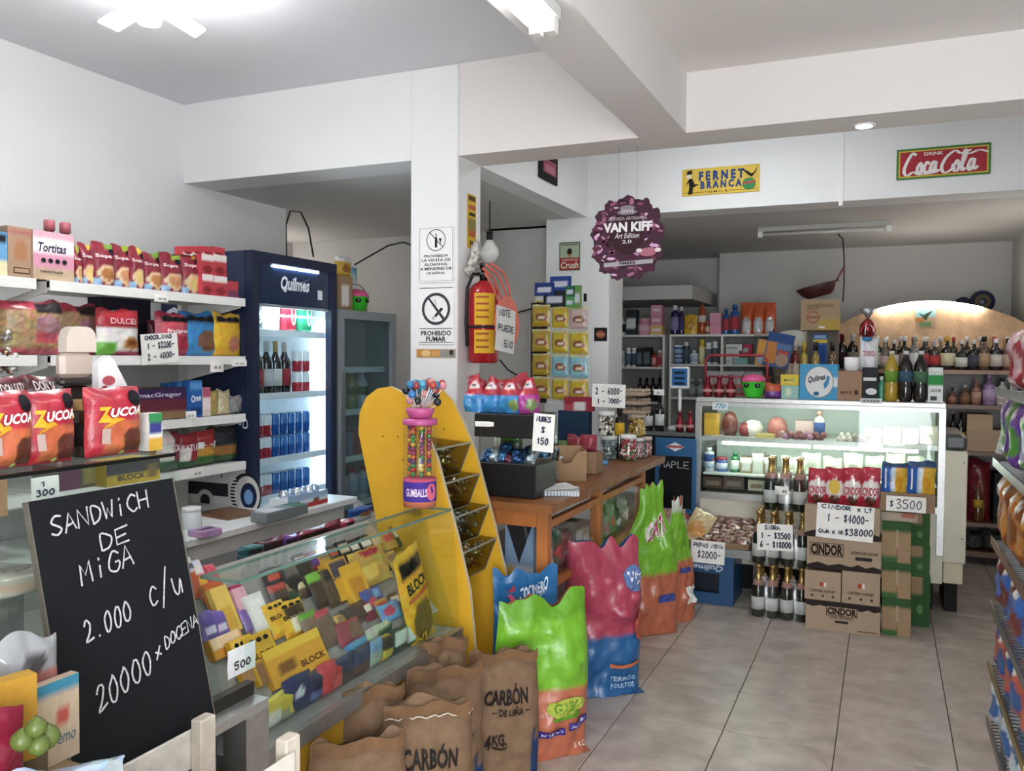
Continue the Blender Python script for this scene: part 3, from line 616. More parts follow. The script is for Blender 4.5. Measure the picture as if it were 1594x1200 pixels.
# on the fridges
carton('cardboard_box', 'narrow brown carton with white label on the grey fridge', 'box', (526, 430, 549, 480), X=FXF-.12, z=GZ, base='#a5835c', zs=[(.3, .2, .75, .75, '#e8e4dc')], d=.2)
bag('snack_bag', 'yellow and white snack bag propped on the narrow brown carton', 'snack bag', (526, 398, 551, 432), X=FXF-.14, base='#d8a92c', zs=[(0, .7, 1, 1, '#e8e8e8'), (.3, .2, .8, .6, '#a8651c', 1)], t=.05, z=P(537, 430, X=FXF-.12).z)
def skull_bucket(label, loc, s, rz=0):
    t = thing('toy_bucket', label, 'bucket', loc, rz); g = '#2fcf1c'
    MB().lathe([(s*.62, 0), (s*.7, s*.15), (s*.85, s*.7), (s*1.0, s*1.25), (s*1.05, s*1.3)], g, seg=20).build('bucket', 'plastic', t)
    MB().lathe([(s*1.02, s*1.3), (s*.98, s*1.55), (s*.7, s*1.8), (s*.3, s*1.92), (0, s*1.95)], '#e8508c', seg=20).build('dome', 'plastic', t)
    for a in (-1, 1):
        m = MB(); m.M = Matrix.Rotation(R(26*a), 4, 'Z') @ Matrix.Translation((0, -s*.955, s*1.0)) @ Matrix.Rotation(R(-12), 4, 'X'); m.decal(poly(ell(0, 0, s*.24, s*.19)), flat(-.004), '#0c120c'); m.decal(poly(ell(.02*s, .02*s, s*.09, s*.09)), flat(-.006), '#777'); m.build('eye', 'print', t)
    MB().tube([(s*1.03*math.cos(q), .0, s*1.3+s*1.0*math.sin(q)) for q in [math.pi*k/12 for k in range(13)]], s*.035, '#1a1a1a', seg=6).build('handle', 'plastic', t)
    return t
p = P(566, 480, X=FXF-.16); skull_bucket('green toy bucket with pink dome on the grey fridge', (p.x-.06, p.y, GZ), .085, R(70))
m = MB(); a = P(618, 478, X=FXF-.25); t = thing('wire_stand', 'cream metal stand holding two paper rolls, behind the column', 'stand', (a.x-.1, min(a.y, G1-.16), GZ))
for sx in (-.12, .12):
    for sy in (-.14, .14): MB().box(sx-.01, sx+.01, sy-.01, sy+.01, .001, .075, '#cfcbb4').build('leg', 'enamel', t)
MB().box(-.13, .13, -.15, .15, .075, .09, '#cfcbb4').build('top', 'enamel', t)
for k, (c0, nm) in enumerate([('#c2343c', 'red'), ('#4f9ec0', 'teal')]):
    r = thing('paper_roll', f'kitchen paper roll with {nm} wrapper on the cream stand', 'paper roll', (a.x-.1, min(a.y, G1-.16)-.08+k*.16, GZ+.09)); MB().lathe([(.07, 0, '#e8e6e4'), (.075, .01, '#b8303c'), (.075, .07, '#c8a8a8'), (.075, .1, '#eee'), (.075, .22, c0), (.07, .235, '#eee'), (.02, .236, '#ddd')], '#eee', seg=16).build('roll', 'film', r)
# ------------------------------------------------------------------ products on the gondola
XP = XS-.03
TOP = dict(X=XP, z=SZ[0]+.001)
carton('cereal_box', 'light blue box cut by the left picture edge, top shelf', 'box', (-20, 360, 12, 436), **TOP, base='#5f9fd0', zs=[(0, 0, 1, .35, '#d9cfa0'), (.55, .7, 1, .95, '#16181c', 1)], d=.07)
carton('cardboard_box', 'brown carton with faded pear print on the top shelf', 'box', (13, 354, 53, 434), **TOP, base='#a88568', zs=[(0, .86, 1, .95, '#a8605c'), (.2, .3, .75, .75, '#a86f48', 1)], words=[('rect', -.3, .08, .35, .2, '#3b2f26'), ('rect', -.26, .1, .31, .18, '#a88568')], d=.25)
carton('cookie_carton', 'brown carton wrapped with white and pink label, top shelf', 'box', (53, 362, 116, 437), X=XP+.01, z=SZ[0]+.001, base='#bfa285', zs=[(0, .25, 1, 1, '#efe4e6'), (0, .30, 1, .52, '#d98fa8'), (.06, .55, .9, .9, '#f4ecee', 1), (0, .9, 1, 1, '#d9a0b0')], words=[('Tortitas', -.38, .58, .3, .76, '#2a1a40', .02, .2)]+[('ell', -.26+.17*k, .4, .06, .05, '#23202a') for k in range(4)]+[('masterizada', -.35, .15, .2, .2, '#2a2420')], d=.2)
for k, r in enumerate([(66, 341, 88, 395), (88, 340, 115, 395)]):
    q = P((r[0]+r[2])/2, 380, X=XP-.27)
    bottle('juice_bottle', f'tall glass juice bottle with pink cap, {("left", "right")[k]} of the pair', 'bottle', place=(Vector((q.x, q.y, SZ[0])), .042, .29, 0), style='shampoo', glass='#a8605a', cap='#c0606c', band='#c9a5a0', lab=(.62, .74), m='gloss')
pr = [(117, 385, 131, 440), (129, 378, 152, 441), (148, 377, 183, 443), (180, 380, 212, 447), (207, 385, 229, 449), (226, 392, 257, 452), (254, 394, 288, 455), (286, 392, 316, 459)]
for k, r in enumerate(pr):
    bag('food_pouch', f'stand-up maroon pouch of ready pasta, {nth(k, len(pr))} on the top shelf', 'pouch', r, X=XP-.02*(k % 2), z=SZ[0]+.001, style='stand', t=.06, base='#8c2434', zs=[(.55, .82, 1, 1, ['#8fae2c', '#d8c23a', '#6d9a30'][k % 3]), (.15, .05, 1, .5, '#d9b58c', 1), (.3, .12, .9, .42, ['#c98a5a', '#e0c070', '#b8743c'][k % 3], 1), (0, 0, .3, .15, '#7fa8cc')], words=[('ell', .3, .8, .16, .07, '#15161a'), ('Sopa', -.4, .62, .2, .72, '#eed8d8')], group='pouches on the top shelf')
bx = [(315, 427, 332, 460, 0), (333, 430, 354, 463, 0), (355, 438, 371, 465, 0), (314, 396, 333, 427, 1), (333, 397, 353, 430, 1), (285, 384, 300, 397, 2), (300, 384, 316, 397, 2), (316, 384, 332, 397, 2), (332, 385, 350, 398, 2)]
prevz = {}
for k, (x0, y0, x1, y1, lv) in enumerate(bx):
    zz = SZ[0]+.001 if lv == 0 else P((x0+x1)/2, y1, X=XP).z
    if k in (5, 6): zz = None
    xx = XP if k < 5 else XP-.03
    carton('tomato_carton', f'small red tomato puree carton, {["bottom", "middle", "top"][lv]} of the stack, {nth(k if lv == 0 else k-3 if lv == 1 else k-5)}', 'carton', (x0, y0, x1, y1), X=xx, z=zz, base='#c23a44', zs=[(0, .75, 1, 1, '#e8dcd8') if lv < 2 else (0, 0, 1, .3, '#e8dcd8'), (.1, .1, .9, .45, '#8c1f24', 1)] if k != 2 else [(0, 0, 1, .4, '#7a3a5c')], d=.055, res=(6, 8), group='tomato cartons on the top shelf')
S2 = SZ[1]+.001
def clear_bag_zs(): return [(0, .85, 1, 1, '#b8384a'), (0, 0, 1, .14, '#c2505c'), (.45, .3, .95, .75, '#a87078', 1), (.5, .78, .95, .95, '#2a2024'), (.5, .25, .85, .4, '#c24c5c')]
bag('cereal_bag', 'large clear bag of pink and tan cereal, second shelf', 'cereal bag', (14, 468, 104, 550), X=XP+.03, z=S2, base='#b08a5c', zs=clear_bag_zs(), jit=.35, t=.09, res=(20, 20), yaw=R(-8))
bag('cereal_bag', 'smaller clear cereal bag behind the beige dispenser', 'cereal bag', (93, 474, 160, 548), X=XP-.06, z=S2, base='#a8845c', zs=clear_bag_zs(), jit=.3, t=.08, res=(16, 16))
carton('gift_box', 'dark purple box standing behind the red and white bag', 'box', (162, 464, 236, 530), X=XP-.22, z=S2, base='#2a2238', zs=[(.1, .1, .9, .5, '#1c1828')], words=[('rect', -.1, .5, .1, .8, '#5a5068')], d=.1)
bag('cookie_bag', 'red and white cookie bag with green corner, second shelf', 'cookie bag', (161, 481, 221, 551), X=XP+.02, z=S2, base='#e8e2de', zs=[(0, .6, 1, 1, '#b3202c'), (0, 0, .35, .25, '#5aa82c'), (.35, 0, 1, .1, '#a82a4c'), (.55, .12, .95, .42, '#c27a2c', 1), (.65, .2, .85, .35, '#7a3c18', 1)], words=[('DULCES', -.25, .68, .35, .8, '#e8b8c0')], t=.07, yaw=R(-6))
bag('cookie_bag', 'dark red flat packet lying behind the price note', 'packet', (236, 497, 262, 540), X=XP-.16, z=S2, base='#7a2030', t=.05)
for r, b_, z_, w_, lb in [((250, 487, 301, 556), '#b82a44', [(0, 0, .4, .35, '#40241c'), (.1, .5, .9, .75, '#d84a5c')], 'frutigran', 'red cookie bag behind the handwritten price note'), ((286, 486, 346, 554), '#2f8cd0', [(.4, .1, .95, .6, '#7a5038', 1), (0, .75, 1, 1, '#1f74b8')], '', 'bright blue cookie bag with brown biscuits, second shelf'), ((336, 488, 382, 555), '#e0ac1c', [(.45, .1, .9, .5, '#c87a5c', 1)], '', 'yellow cookie bag at the fridge end of the second shelf')]:
    bag('cookie_bag', lb, 'cookie bag', r, X=XP+.01, z=S2, base=b_, zs=z_+[(.1, .8, .9, .93, '#15161a')], words=([(w_, -.3, .52, .35, .62, '#fff')] if w_ else [])+[('ell', -.25+.25*k, .86, .1, .06, '#0f1013') for k in range(3)], t=.07, res=(14, 16))
m = MB(); rn = random.Random(5); t = thing('sweets_bag', 'clear bag of silver wrapped sweets at the left picture edge', 'sweets bag', P(8, 585, X=XP+.02))
for k in range(26): m.ball((rn.uniform(-.06, 0), rn.uniform(-.05, .05), .02+rn.uniform(0, .16)), rn.uniform(.014, .022), ['#c9c4c0', '#a07a5c', '#e0dcd8', '#8a5a3c'][k % 4], seg=7, rings=4)
o = m.build('sweets', 'foil', t); o['kind'] = 'stuff'
note('price_note', 'white handwritten price note hung on the second shelf', [('CHOCOLINAS', -.4, .82, .35, .94, .02), ('1 - $2200-', -.35, .5, .4, .7, .04), ('2 - 4000-', -.35, .14, .4, .34, .06)], (222, 519, 279, 566), X=XS+.012, roll=-4)
for k, (r, lb) in enumerate([((241, 458, 262, 470), 'small white shelf ticket under the maroon pouches'), ((328, 561, 348, 579), 'small white shelf ticket under the yellow cookie bag'), ((362, 560, 383, 570), 'tiny shelf ticket at the fridge end of second shelf'), ((290, 640, 305, 652), 'tiny shelf ticket under the blue cookie tubes'), ((296, 728, 318, 743), 'small shelf ticket on the lowest gondola shelf')]):
    note('shelf_ticket', lb, [('xx', -.3, .3, .3, .6)], r, X=XS+.006, cat='ticket', pen=.06)
S3, S4 = SZ[2]+.001, SZ[3]+.001
carton('display_box', 'brown display tray of purple chocolate bars, third shelf', 'box', (205, 604, 292, 652), X=XP-.02, z=S3, base='#8c6a48', zs=[(0, .3, 1, .6, '#6a2434'), (0, .62, 1, 1, '#3c2458')], words=[('macGregor', -.35, .68, .4, .85, '#cfc4dc')], d=.16)
for k, r in enumerate([(262, 596, 276, 642), (277, 594, 294, 641), (296, 592, 315, 640)]):
    carton('cookie_tube', f'blue upright cookie packet, {nth(k)} of three on the third shelf', 'packet', r, X=XP-.06*(2-k), z=S3, base='#1f63b4', zs=[(0, .1, 1, .2, '#123a7a'), (0, .8, 1, .95, '#4f94d8')], words=[('Oreo', -.4, .4, .4, .58, '#e8eef8', .03, 0, .05)], d=.05)
carton('candy_box', 'slim pink and white packet on the third shelf', 'packet', (316, 603, 328, 643), X=XP, z=S3, base='#e8d8d8', zs=[(0, .7, 1, 1, '#c0506c'), (0, 0, 1, .2, '#d8c8c0')], d=.05)
for k, r in enumerate([(328, 607, 344, 640), (341, 606, 362, 640), (358, 616, 382, 640)]):
    bag('snack_packet', ['gold small snack packet on the third shelf', 'cream and gold small snack packet on third shelf', 'silver small packet at the fridge end, third shelf'][k], 'packet', r, X=XP-.01*k, z=S3, base=['#a8904c', '#c9b890', '#8d8d90'][k], jit=.3, t=.04)
for k, (r, b_, z_, w_) in enumerate([((252, 673, 286, 738), '#d8cdc4', [(.55, 0, 1, 1, '#8c1c28'), (0, 0, 1, .25, '#1f5a2c')], 'SURTIDAS'), ((283, 675, 314, 734), '#a82430', [(0, 0, .45, .6, '#e0d8d0'), (0, 0, 1, .2, '#1f5a2c')], 'SATUR'), ((309, 670, 341, 731), '#b82c28', [(0, .25, 1, .5, '#d89a2c'), (0, 0, 1, .28, '#2c6a2c')], 'H'), ((331, 664, 377, 726), '#2a2a34', [(0, .1, 1, .45, '#a86a2c'), (0, 0, 1, .22, '#2c5a2c')], '')]):
    bag('biscuit_bag', ['white and maroon biscuit bag on the lowest gondola shelf', 'maroon biscuit bag with white panel, lowest gondola shelf', 'red, yellow and green biscuit bag on lowest gondola shelf', 'dark green biscuit bag next to the fridge wheel drawing'][k], 'biscuit bag', r, X=XP-.01*k, z=S4, base=b_, zs=z_, words=[(w_, -.4, .5, .4, .68, '#eee')] if w_ else (), t=.07)
carton('open_tray', 'cut brown carton leaning behind the biscuit bags', 'carton', (356, 660, 383, 724), X=XP-.12, z=S4, base='#6d563c', d=.02)
# on the base counter
xd = DX-.05
def lying(name, label, cat, px, py, w, d, h, base, X=None, z=None, rz=0, zs=(), words=(), tops=None, m='card'):
    """flat thing lying on a level surface; px,py = centre of its top"""
    p = P(px, py, Z=z+h); t = MB(); col = zones(base, zs)
    t.bbox(-w/2, w/2, -d/2, d/2, 0, h-.0005, base, min(.003, h*.2)); t.grid(lambda u, v: ((u-.5)*w*.97, (v-.5)*d*.97, h), col, 8, 8, smooth=False)
    o = tag(t.build(name, m, None, (p.x, p.y, z), rz), label, cat)
    if words: letter(o, scale_items(words, w, d), lambda x, y: (x, y-d/2, h+.001))
    return o
lying('clipboard', 'brown wooden clipboard lying on the white base counter', 'board', 356, 797, .22, .26, .012, '#7a4f2c', z=DZ, rz=R(80), m='sheen_wood')
lying('cookie_packet', 'lilac packet with dark print on the base counter', 'packet', 319, 823, .11, .10, .03, '#b88cc0', z=DZ, rz=R(80), zs=[(.1, .3, .9, .7, '#4a2050')], m='film')
bottle('plastic_tub', 'small clear plastic tub beside the lilac packet', 'tub', place=(P(298, 822, Z=DZ), .045, .1, 0), style='jar', glass='#d0d4d6', cap='#e8e8e8', band=None, m='gloss')
lying('tin_box', 'flat grey box with silver lettering on the base counter', 'box', 436, 790, .10, .32, .05, '#7c8486', z=DZ, zs=[(0, .7, 1, 1, '#2c6a4a'), (.1, .1, .9, .4, '#c9cdd0')])
p = P(485, 793, X=DX-.02)
t = thing('display_box', 'blue, white and red chocolate egg display box on the counter', 'box', (p.x-.02, p.y, DZ), R(90))
b = MB(); b.grid(lambda u, v: ((u-.5)*.34, 0, v*.075), zones('#d8e2ec', [(0, 0, 1, .28, '#c2342c'), (0, .6, 1, 1, '#9fc0e0'), (.1, .3, .3, .6, '#8a5a3c', 1), (.6, .3, .8, .6, '#8a5a3c', 1)]), 20, 8); b.box(-.17, .17, .002, .12, 0, .06, '#dde4ea'); b.build('tray', 'card', t)
for k in range(6): MB().ball((-.13+.052*k, .06, .075), .026, ['#e8eef4', '#a9c6e4'][k % 2], seg=8, rings=6, sz=1.2).build('egg', 'foil', t)
# ================================================================== near left: glass cases, chalkboard, crates, fruit
def quadslab(mb, pts, t, col='#fff'):
    """flat pane from 4 corners with thickness t"""
    p = [Vector(q) for q in pts]; n = (p[1]-p[0]).cross(p[3]-p[0]).normalized()*t
    mb.add([*p, *[q+n for q in p]], [(3, 2, 1, 0), (4, 5, 6, 7), (0, 1, 5, 4), (1, 2, 6, 5), (2, 3, 7, 6), (3, 0, 4, 7)], C(col)); return mb
VY0, VY1 = .45, 1.53
t = thing('glass_case', 'glass display case behind the sandwich chalkboard', 'display case', (-1.6, 1.0, 0)); vit = t
y0, y1 = VY0-1.0, VY1-1.0; X0 = 1.6
MB().box(-2.15+X0, -1.56+X0, y0, y1, 1.257, 1.265, '#cfe0d8').build('top_pane', 'glass', t)
quadslab(MB(), [(-1.42+X0, y0, .70), (-1.42+X0, y1, .70), (-1.56+X0, y1, 1.256), (-1.56+X0, y0, 1.256)], .006).build('front_pane', 'glass', t)
quadslab(MB(), [(-1.44+X0, y1-.006, .70), (-2.15+X0, y1-.006, .70), (-2.15+X0, y1-.006, 1.256), (-1.565+X0, y1-.006, 1.256)], .005).build('end_pane', 'glass', t)
MB().box(-2.1+X0, -1.56+X0, y0, y1-.01, .985, .992, '#cfe0d8').build('glass_shelf', 'glass', t)
MB().box(-2.1+X0, -1.47+X0, y0, y1-.01, .69, .70, '#8f8f8c').build('floor_board', 'enamel', t)
for z in (1.262, ): MB().box(-1.566+X0, -1.554+X0, y0, y1, z-.004, z+.0035, '#2b302e').build('edge_strip', 'metal', t)
MB().box(-1.43+X0, -1.36+X0, y0, y1+.10, .645, .668, '#c9c8c4').build('ledge', 'metal', t)
MB().box(-1.43+X0, -1.405+X0, y0, y1+.1, .668, .70, '#4a4743').build('rail', 'metal', t)
MB().box(-2.15+X0, -1.43+X0, y0, y1, .05, .69, '#4d4a46').build('cabinet', 'enamel', t)
MB().box(-1.43+X0, -1.36+X0, y1+.02, y1+.10, .05, .645, '#b3b1ac').build('corner_post', 'metal', t)
# goods inside the case
carton('display_box', 'yellow and navy display carton inside the near glass case', 'box', (168, 716, 250, 752), X=-1.82, base='#d0a81c', zs=[(0, .5, 1, 1, '#3a3a48'), (.7, .1, 1, .8, '#7a6030', 1)], words=[('BLOCK', -.3, .2, .2, .42, '#20243a')], d=.1)
carton('display_box', 'dark speckled carton beside the yellow display carton', 'box', (95, 722, 160, 760), X=-1.86, base='#6a6058', zs=[(0, 0, .4, 1, '#7a4a68'), (.6, .2, 1, 1, '#a89a5a')], d=.1)
note('price_note', 'small white price card inside the near glass case', [('1', -.2, .6, .1, .8), ('300', -.35, .2, .35, .45)], (50, 742, 92, 778), X=-1.62, pen=.07)
carton('bread_tray', 'brown carton inside the near glass case, left edge', 'box', (-30, 744, 12, 806), X=-1.66, base='#b08058', d=.12)
for k in range(3): bag('sandwich_pack', f'clear wrapped sandwich pack on the case shelf, {nth(k)}', 'sandwich pack', None, place=(Vector((-1.62, 1.03+k*.17, .993)), .14, .06, R(90)), base='#b8b0a0', zs=[(0, .3, 1, .6, '#c9a890')], t=.1, m='gloss', group='sandwich packs in the case')
for k in range(3): bag('sandwich_pack', f'clear wrapped sandwich pack on the case floor, {nth(k)}', 'sandwich pack', None, place=(Vector((-1.66, .98+k*.2, .701)), .16, .07, R(90)), base='#8a8478', zs=[(0, .3, 1, .6, '#a88a70')], t=.12, m='gloss', group='sandwich packs on the case floor')
# on top of the case
VZ = 1.2665
ZU = dict(base='#c92a3c', zs=[(0, .0, 1, .5, '#d0643c'), (0, 0, .2, 1, '#c42a3a'), (.5, .0, 1, .42, '#5c2618', 1), (.0, 0, 1, .05, '#c8303a')], t=.07, res=(22, 26), crump=.006)
for k, (r, lb) in enumerate([((-18, 609, 63, 741), 'red cocoa powder bag cut by the left picture edge'), ((51, 606, 131, 727), 'red cocoa powder bag, middle of three on the glass case'), ((151, 603, 234, 714), 'red cocoa powder bag at right end of the glass case')]):
    bag('cocoa_bag', lb, 'cocoa bag', r, X=-1.6, z=VZ, **ZU, words=[('ell', .26, .84, .15, .11, '#15121c'), ('poly', [(-.38, .52), (-.28, .64), (-.2, .56), (.4, .66), (.4, .6), (-.12, .5), (-.34, .4), (-.22, .5)], '#e0a418'), ('UCOA', -.2, .58, .38, .70, '#f4eef0', .04, .15, .03), ('Z', -.38, .52, -.22, .72, '#e8b020', .05, .1), ('rect', -.34, .2, -.22, .42, '#b89a90'), ('ell', .0, .06, .05, .03, '#a8c060')], group='cocoa bags on the glass case')
p = P(132, 600, X=-1.76); t = thing('pasta_dispenser', 'tall beige plastic dispenser with rounded top and dark base', 'container', (p.x-.03, p.y, VZ), R(90))
zt = P(132, 508, X=-1.76).z-VZ; zb = P(132, 600, X=-1.76).z-VZ; zm = P(132, 548, X=-1.76).z-VZ
w2 = .5*(P(158, 560, X=-1.76)-P(105, 560, X=-1.76)).length
MB().bbox(-w2*.8, w2*.8, -.012, .018, 0, zb-.001, '#2a2018', .012).build('jar', 'gloss', t); MB().bbox(-w2*1.0, w2*.95, -.013, .018, zb, zb+.018, '#3a3230', .006).build('base_band', 'plastic', t)
MB().bbox(-w2, w2*.95, -.013, .018, zb+.018, zm, '#cdb8a8', .01).build('body', 'plastic', t)
out = [(-w2*.95+.01, zm), (w2, zm), (w2, zt-.03)]+[(w2-.028+.028*math.cos(q), zt-.028+.028*math.sin(q)) for q in (.4, .8, 1.2, 1.57)]+[(-w2*.95+.038+.028*math.cos(q), zt-.028+.028*math.sin(q)) for q in (1.57, 2, 2.4, 3.14)]
MB().prism(out, -.014, .016, '#dccabc').build('hood', 'plastic', t)
t2 = MB(); q = P(176, 606, X=-1.70); zz = q.z
w = (P(198, 600, X=-1.70)-P(153, 600, X=-1.70)).length; hh = P(176, 553, X=-1.70).z-zz
t = thing('paper_bag', 'white paper bag with cherry print behind the right cocoa bag', 'paper bag', (q.x, q.y, VZ), R(90)); H_ = hh+zz-VZ
MB().prism([(-w*.5, 0), (w*.6, 0), (w*.6, H_*.62), (w*.05, H_*.95), (-w*.12, H_), (-w*.5, H_*.92)], 0, .02, '#e6e2e4').build('bag', 'paper', t)
letter(t, [('ell', -w*.15, H_*.74, w*.22, H_*.05, '#c2505c'), ('ell', -w*.3, H_*.66, w*.1, H_*.03, '#b8404c'), ('ell', -w*.1, H_*.58, w*.14, H_*.045, '#23222a'), ('rect', w*.15, H_*.5, w*.5, H_*.6, '#d8c8a8'), ('rect', -w*.3, H_*.64, w*.1, H_*.655, '#f0ecec')], flat())
bottle('coffee_jar', 'dark coffee jar between the cocoa bags', 'jar', place=(Vector((-1.68, P(137, 690, X=-1.68).y, VZ)), .04, .13, R(90)), style='jar', glass='#2a1a10', cap='#b08a4c', band='#17130f', mark=('ORO', '#e0d8c8'))
carton('juice_box', 'small yellow and green juice box right of the cocoa bags', 'juice box', (232, 643, 253, 707), X=-1.63, z=VZ, base='#e0e0d8', zs=[(0, .8, 1, 1, '#2c8c4c'), (0, 0, 1, .35, '#e0a82c'), (.1, .5, .9, .72, '#3a3a8c')], d=.035)
for k, r in enumerate([(-5, 590, 50, 700), (48, 585, 104, 690)]): bag('biscuit_bag', ['dark red biscuit bag behind the cocoa bags, left', 'dark red biscuit bag with pale lettering behind middle cocoa bag'][k], 'biscuit bag', r, X=-1.80, z=VZ, base='#8c1c28', zs=[(0, .8, 1, .95, '#4a1018')], words=[('DON SATUR', -.3, .82, .45, .93, '#e0d0d0')], t=.07)
# chalkboard
by0, by1 = 1.112, 1.477; zb_, zt_ = .669, 1.215; ang = math.atan2(.125, zt_-zb_); Lb = math.hypot(.125, zt_-zb_)
t = thing('chalkboard', 'black chalkboard advertising sandwiches, leaning on the near glass case', 'chalkboard', (-1.385, (by0+by1)/2, zb_)); t.rotation_euler = (R(0), 0, R(90)); t.rotation_euler = (Matrix.Rotation(R(90), 3, 'Z') @ Matrix.Rotation(-ang, 3, 'X')).to_euler()
W_ = by1-by0; MB().bbox(-W_/2, W_/2, 0, .012, 0, Lb, '#17181d', .002).build('board', 'matte', t)
for s in (-1, 1): MB().box(s*W_/2-.0015, s*W_/2+.0015, -.001, .013, 0, Lb, '#6a6458').build('edge', 'raw_wood', t)
ck = '#c9c9cc'
letter(t, scale_items([('hand', 'SANDwiCH', -.40, .865, .28, .93, ck, .0075, .04), ('hand', 'DE', -.12, .775, .10, .835, ck, .0075, .015), ('hand', 'MiGA', -.28, .67, .10, .745, ck, .0075, .03), ('hand', '2.000', -.31, .47, .02, .545, ck, .0075, .03), ('hand', 'c/u', .14, .52, .42, .62, ck, .0075, .02), ('hand', '20000', -.31, .22, .10, .31, ck, .0075, .07), ('hand', 'x', .12, .32, .18, .36, ck, .007, .02), ('hand', 'DOCENA', .20, .345, .485, .39, ck, .0065, .05)], W_, Lb), lambda x, z: (x, -.0022, z), 'chalk_writing', 'chalk')
# wooden crates with fruit
CX0, CX1, CY0, CY1 = -1.345, -1.09, .62, 1.405
for lv in range(2):
    z0 = .001+lv*.361; t = thing('wooden_crate', ['lower pale wooden crate under the foreground fruit', 'pale whitewashed wooden crate below the chalkboard'][lv], 'crate', (0, 0, z0))
    for x in (CX0, CX1-.03):
        for y in (CY0, CY1-.045): MB().bbox(x, x+.03, y, y+.045, 0, .36, '#cbbfae', .003).build('corner_post', 'raw_wood', t)
    for z in (.02, .13, .25):
        for x in (CX0-.009, CX1+.001): MB().bbox(x, x+.008, CY0, CY1-.03 if z > .2 else CY1, z, z+.085, '#d6cfc3', .002).build('slat', 'raw_wood', t)
        if z < .25:
            for y in (CY0-.009, CY1+.001): MB().bbox(CX0, CX1, y, y+.008, z, z+.085, '#d0c8bb', .002).build('slat', 'raw_wood', t)
    for k in range(3): MB().box(CX0+.005+k*.083, CX0+.075+k*.083, CY0+.002, CY1-.002, .002, .01, '#bfb4a4').build('bottom_slat', 'raw_wood', t)
MB().bbox(CX0+.032, CX1-.032, CY0+.048, 1.03, .38, .79, '#8a7050', .004).build('x', 'card'); o = bpy.data.objects['x']; o.name = 'cardboard_box'; tag(o, 'brown cardboard box set inside the pale crate', 'box')
FZ = .791
carton('food_carton', 'kraft carton with blue lid and script print, left of chalkboard', 'carton', (62, 1058, 122, 1165), X=-1.30, base='#b9a184', zs=[(0, .90, 1, 1, '#2f7f9c'), (.5, .5, .7, .68, '#b84a3c')], words=[('Cremo', -.3, .22, .4, .38, '#2f6a7c', .0, .3)], d=.02, z=FZ)
bag('plastic_bag', 'light blue printed plastic bag in the crate, bottom left corner', 'plastic bag', None, place=(Vector((-1.14, .90, FZ)), .17, .075, R(62)), base='#8fa6b8', zs=[(.2, .4, .7, .65, '#3a62a8'), (.6, .1, .9, .3, '#b8c2ca')], words=[('COSTUMBRES', -.3, .3, .3, .45, '#2a3a5c')], t=.03, crump=.012, res=(16, 14))
carton('yellow_box', 'plain yellow cardboard box cut by the left picture edge', 'box', (-50, 1064, 50, 1125), X=-1.28, base='#b8841c', d=.03, lid='#c89424', z=.835, yaw=R(-12))
MB().bbox(-1.31, -1.285, .80, .98, FZ, .834, '#6a5a44', .002).build('x', 'card'); o = bpy.data.objects['x']; o.name = 'cardboard_strip'; tag(o, 'folded brown card under the yellow box', 'cardboard')
bag('ham_bag', 'clear knotted bag of pink ham left of the chalkboard', 'plastic bag', (12, 990, 100, 1110), X=-1.345, base='#a8645c', zs=[(0, .68, 1, 1, '#9a9ca0'), (.3, .7, .7, .85, '#4a484c', 1)], t=.035, crump=.016, m='gloss', res=(16, 18), z=FZ)
bag('ham_bag', 'magenta glossy packet lying under the yellow box', 'packet', (-30, 1112, 44, 1185), X=-1.22, base='#8c1c34', t=.03, m='gloss', z=FZ)
rn = random.Random(3)
for k, (px, py, r) in enumerate([(34, 1152, .017), (56, 1132, .016), (74, 1146, .019), (60, 1160, .016)]):
    p = P(px, py, X=-1.195+.012*(k % 2)); t = thing('lime', f'green lime in the crate, {["front left", "back", "right", "front"][k]} of the four', 'lime', (p.x, p.y, p.z-r), rn.uniform(0, 6), 'limes in the crate')
    MB().lathe([(0, -.0), (.3*r, .02*r), (.85*r, .5*r), (r, r), (.85*r, 1.5*r), (.4*r, 1.9*r), (.12*r, 2.08*r), (0, 2.1*r)], '#5a6c26', seg=14).build('flesh', 'plastic', t); MB().lathe([(.1*r, 2.07*r), (.06*r, 2.2*r)], '#5a4a24', seg=6).build('stem_end', 'matte', t)
# ================================================================== candy case
KY0, KY1, KZ, KT = 1.63, 2.745, .50, .942
t = thing('candy_case', 'low glass candy case full of chocolate, yellow base', 'display case', (-1.45, (KY0+KY1)/2, 0)); yc = (KY0+KY1)/2; a, b = KY0-yc, KY1-yc; O = 1.45
MB().box(-1.575+O, -1.45+O, a, b, KT-.006, KT, '#cfe0d8').build('top_pane', 'glass', t)
quadslab(MB(), [(-1.415+O, a, KZ), (-1.415+O, b, KZ), (-1.447+O, b, KT-.007), (-1.447+O, a, KT-.007)], .005).build('front_pane', 'glass', t)
for y in (a, b-.005): quadslab(MB(), [(-1.425+O, y, KZ+.002), (-1.96+O, y, KZ+.002), (-1.96+O, y, .80), (-1.575+O, y, KT-.008)], -.005 if y == a else -.005).build('end_pane', 'glass', t)
e = MB()
for x in (-1.45, -1.575): e.box(x+O-.002, x+O+.002, a, b, KT-.007, KT+.001, '#5f7f72')
for y in (a, b-.004): e.box(-1.575+O, -1.45+O, y, y+.004, KT-.007, KT+.001, '#5f7f72')
e.build('glass_edge', 'gloss', t)
MB().box(-1.96+O, -1.405+O, a-.01, b+.01, KZ-.035, KZ, '#8d8d8b').build('bottom_shelf', 'enamel', t)
MB().box(-1.425+O, -1.402+O, a-.01, b+.01, KZ-.04, KZ+.006, '#a9a9a7').build('front_lip', 'metal', t)
MB().box(-1.93+O, -1.445+O, a+.02, b-.02, .02, KZ-.036, '#c8931c').build('base', 'enamel', t)
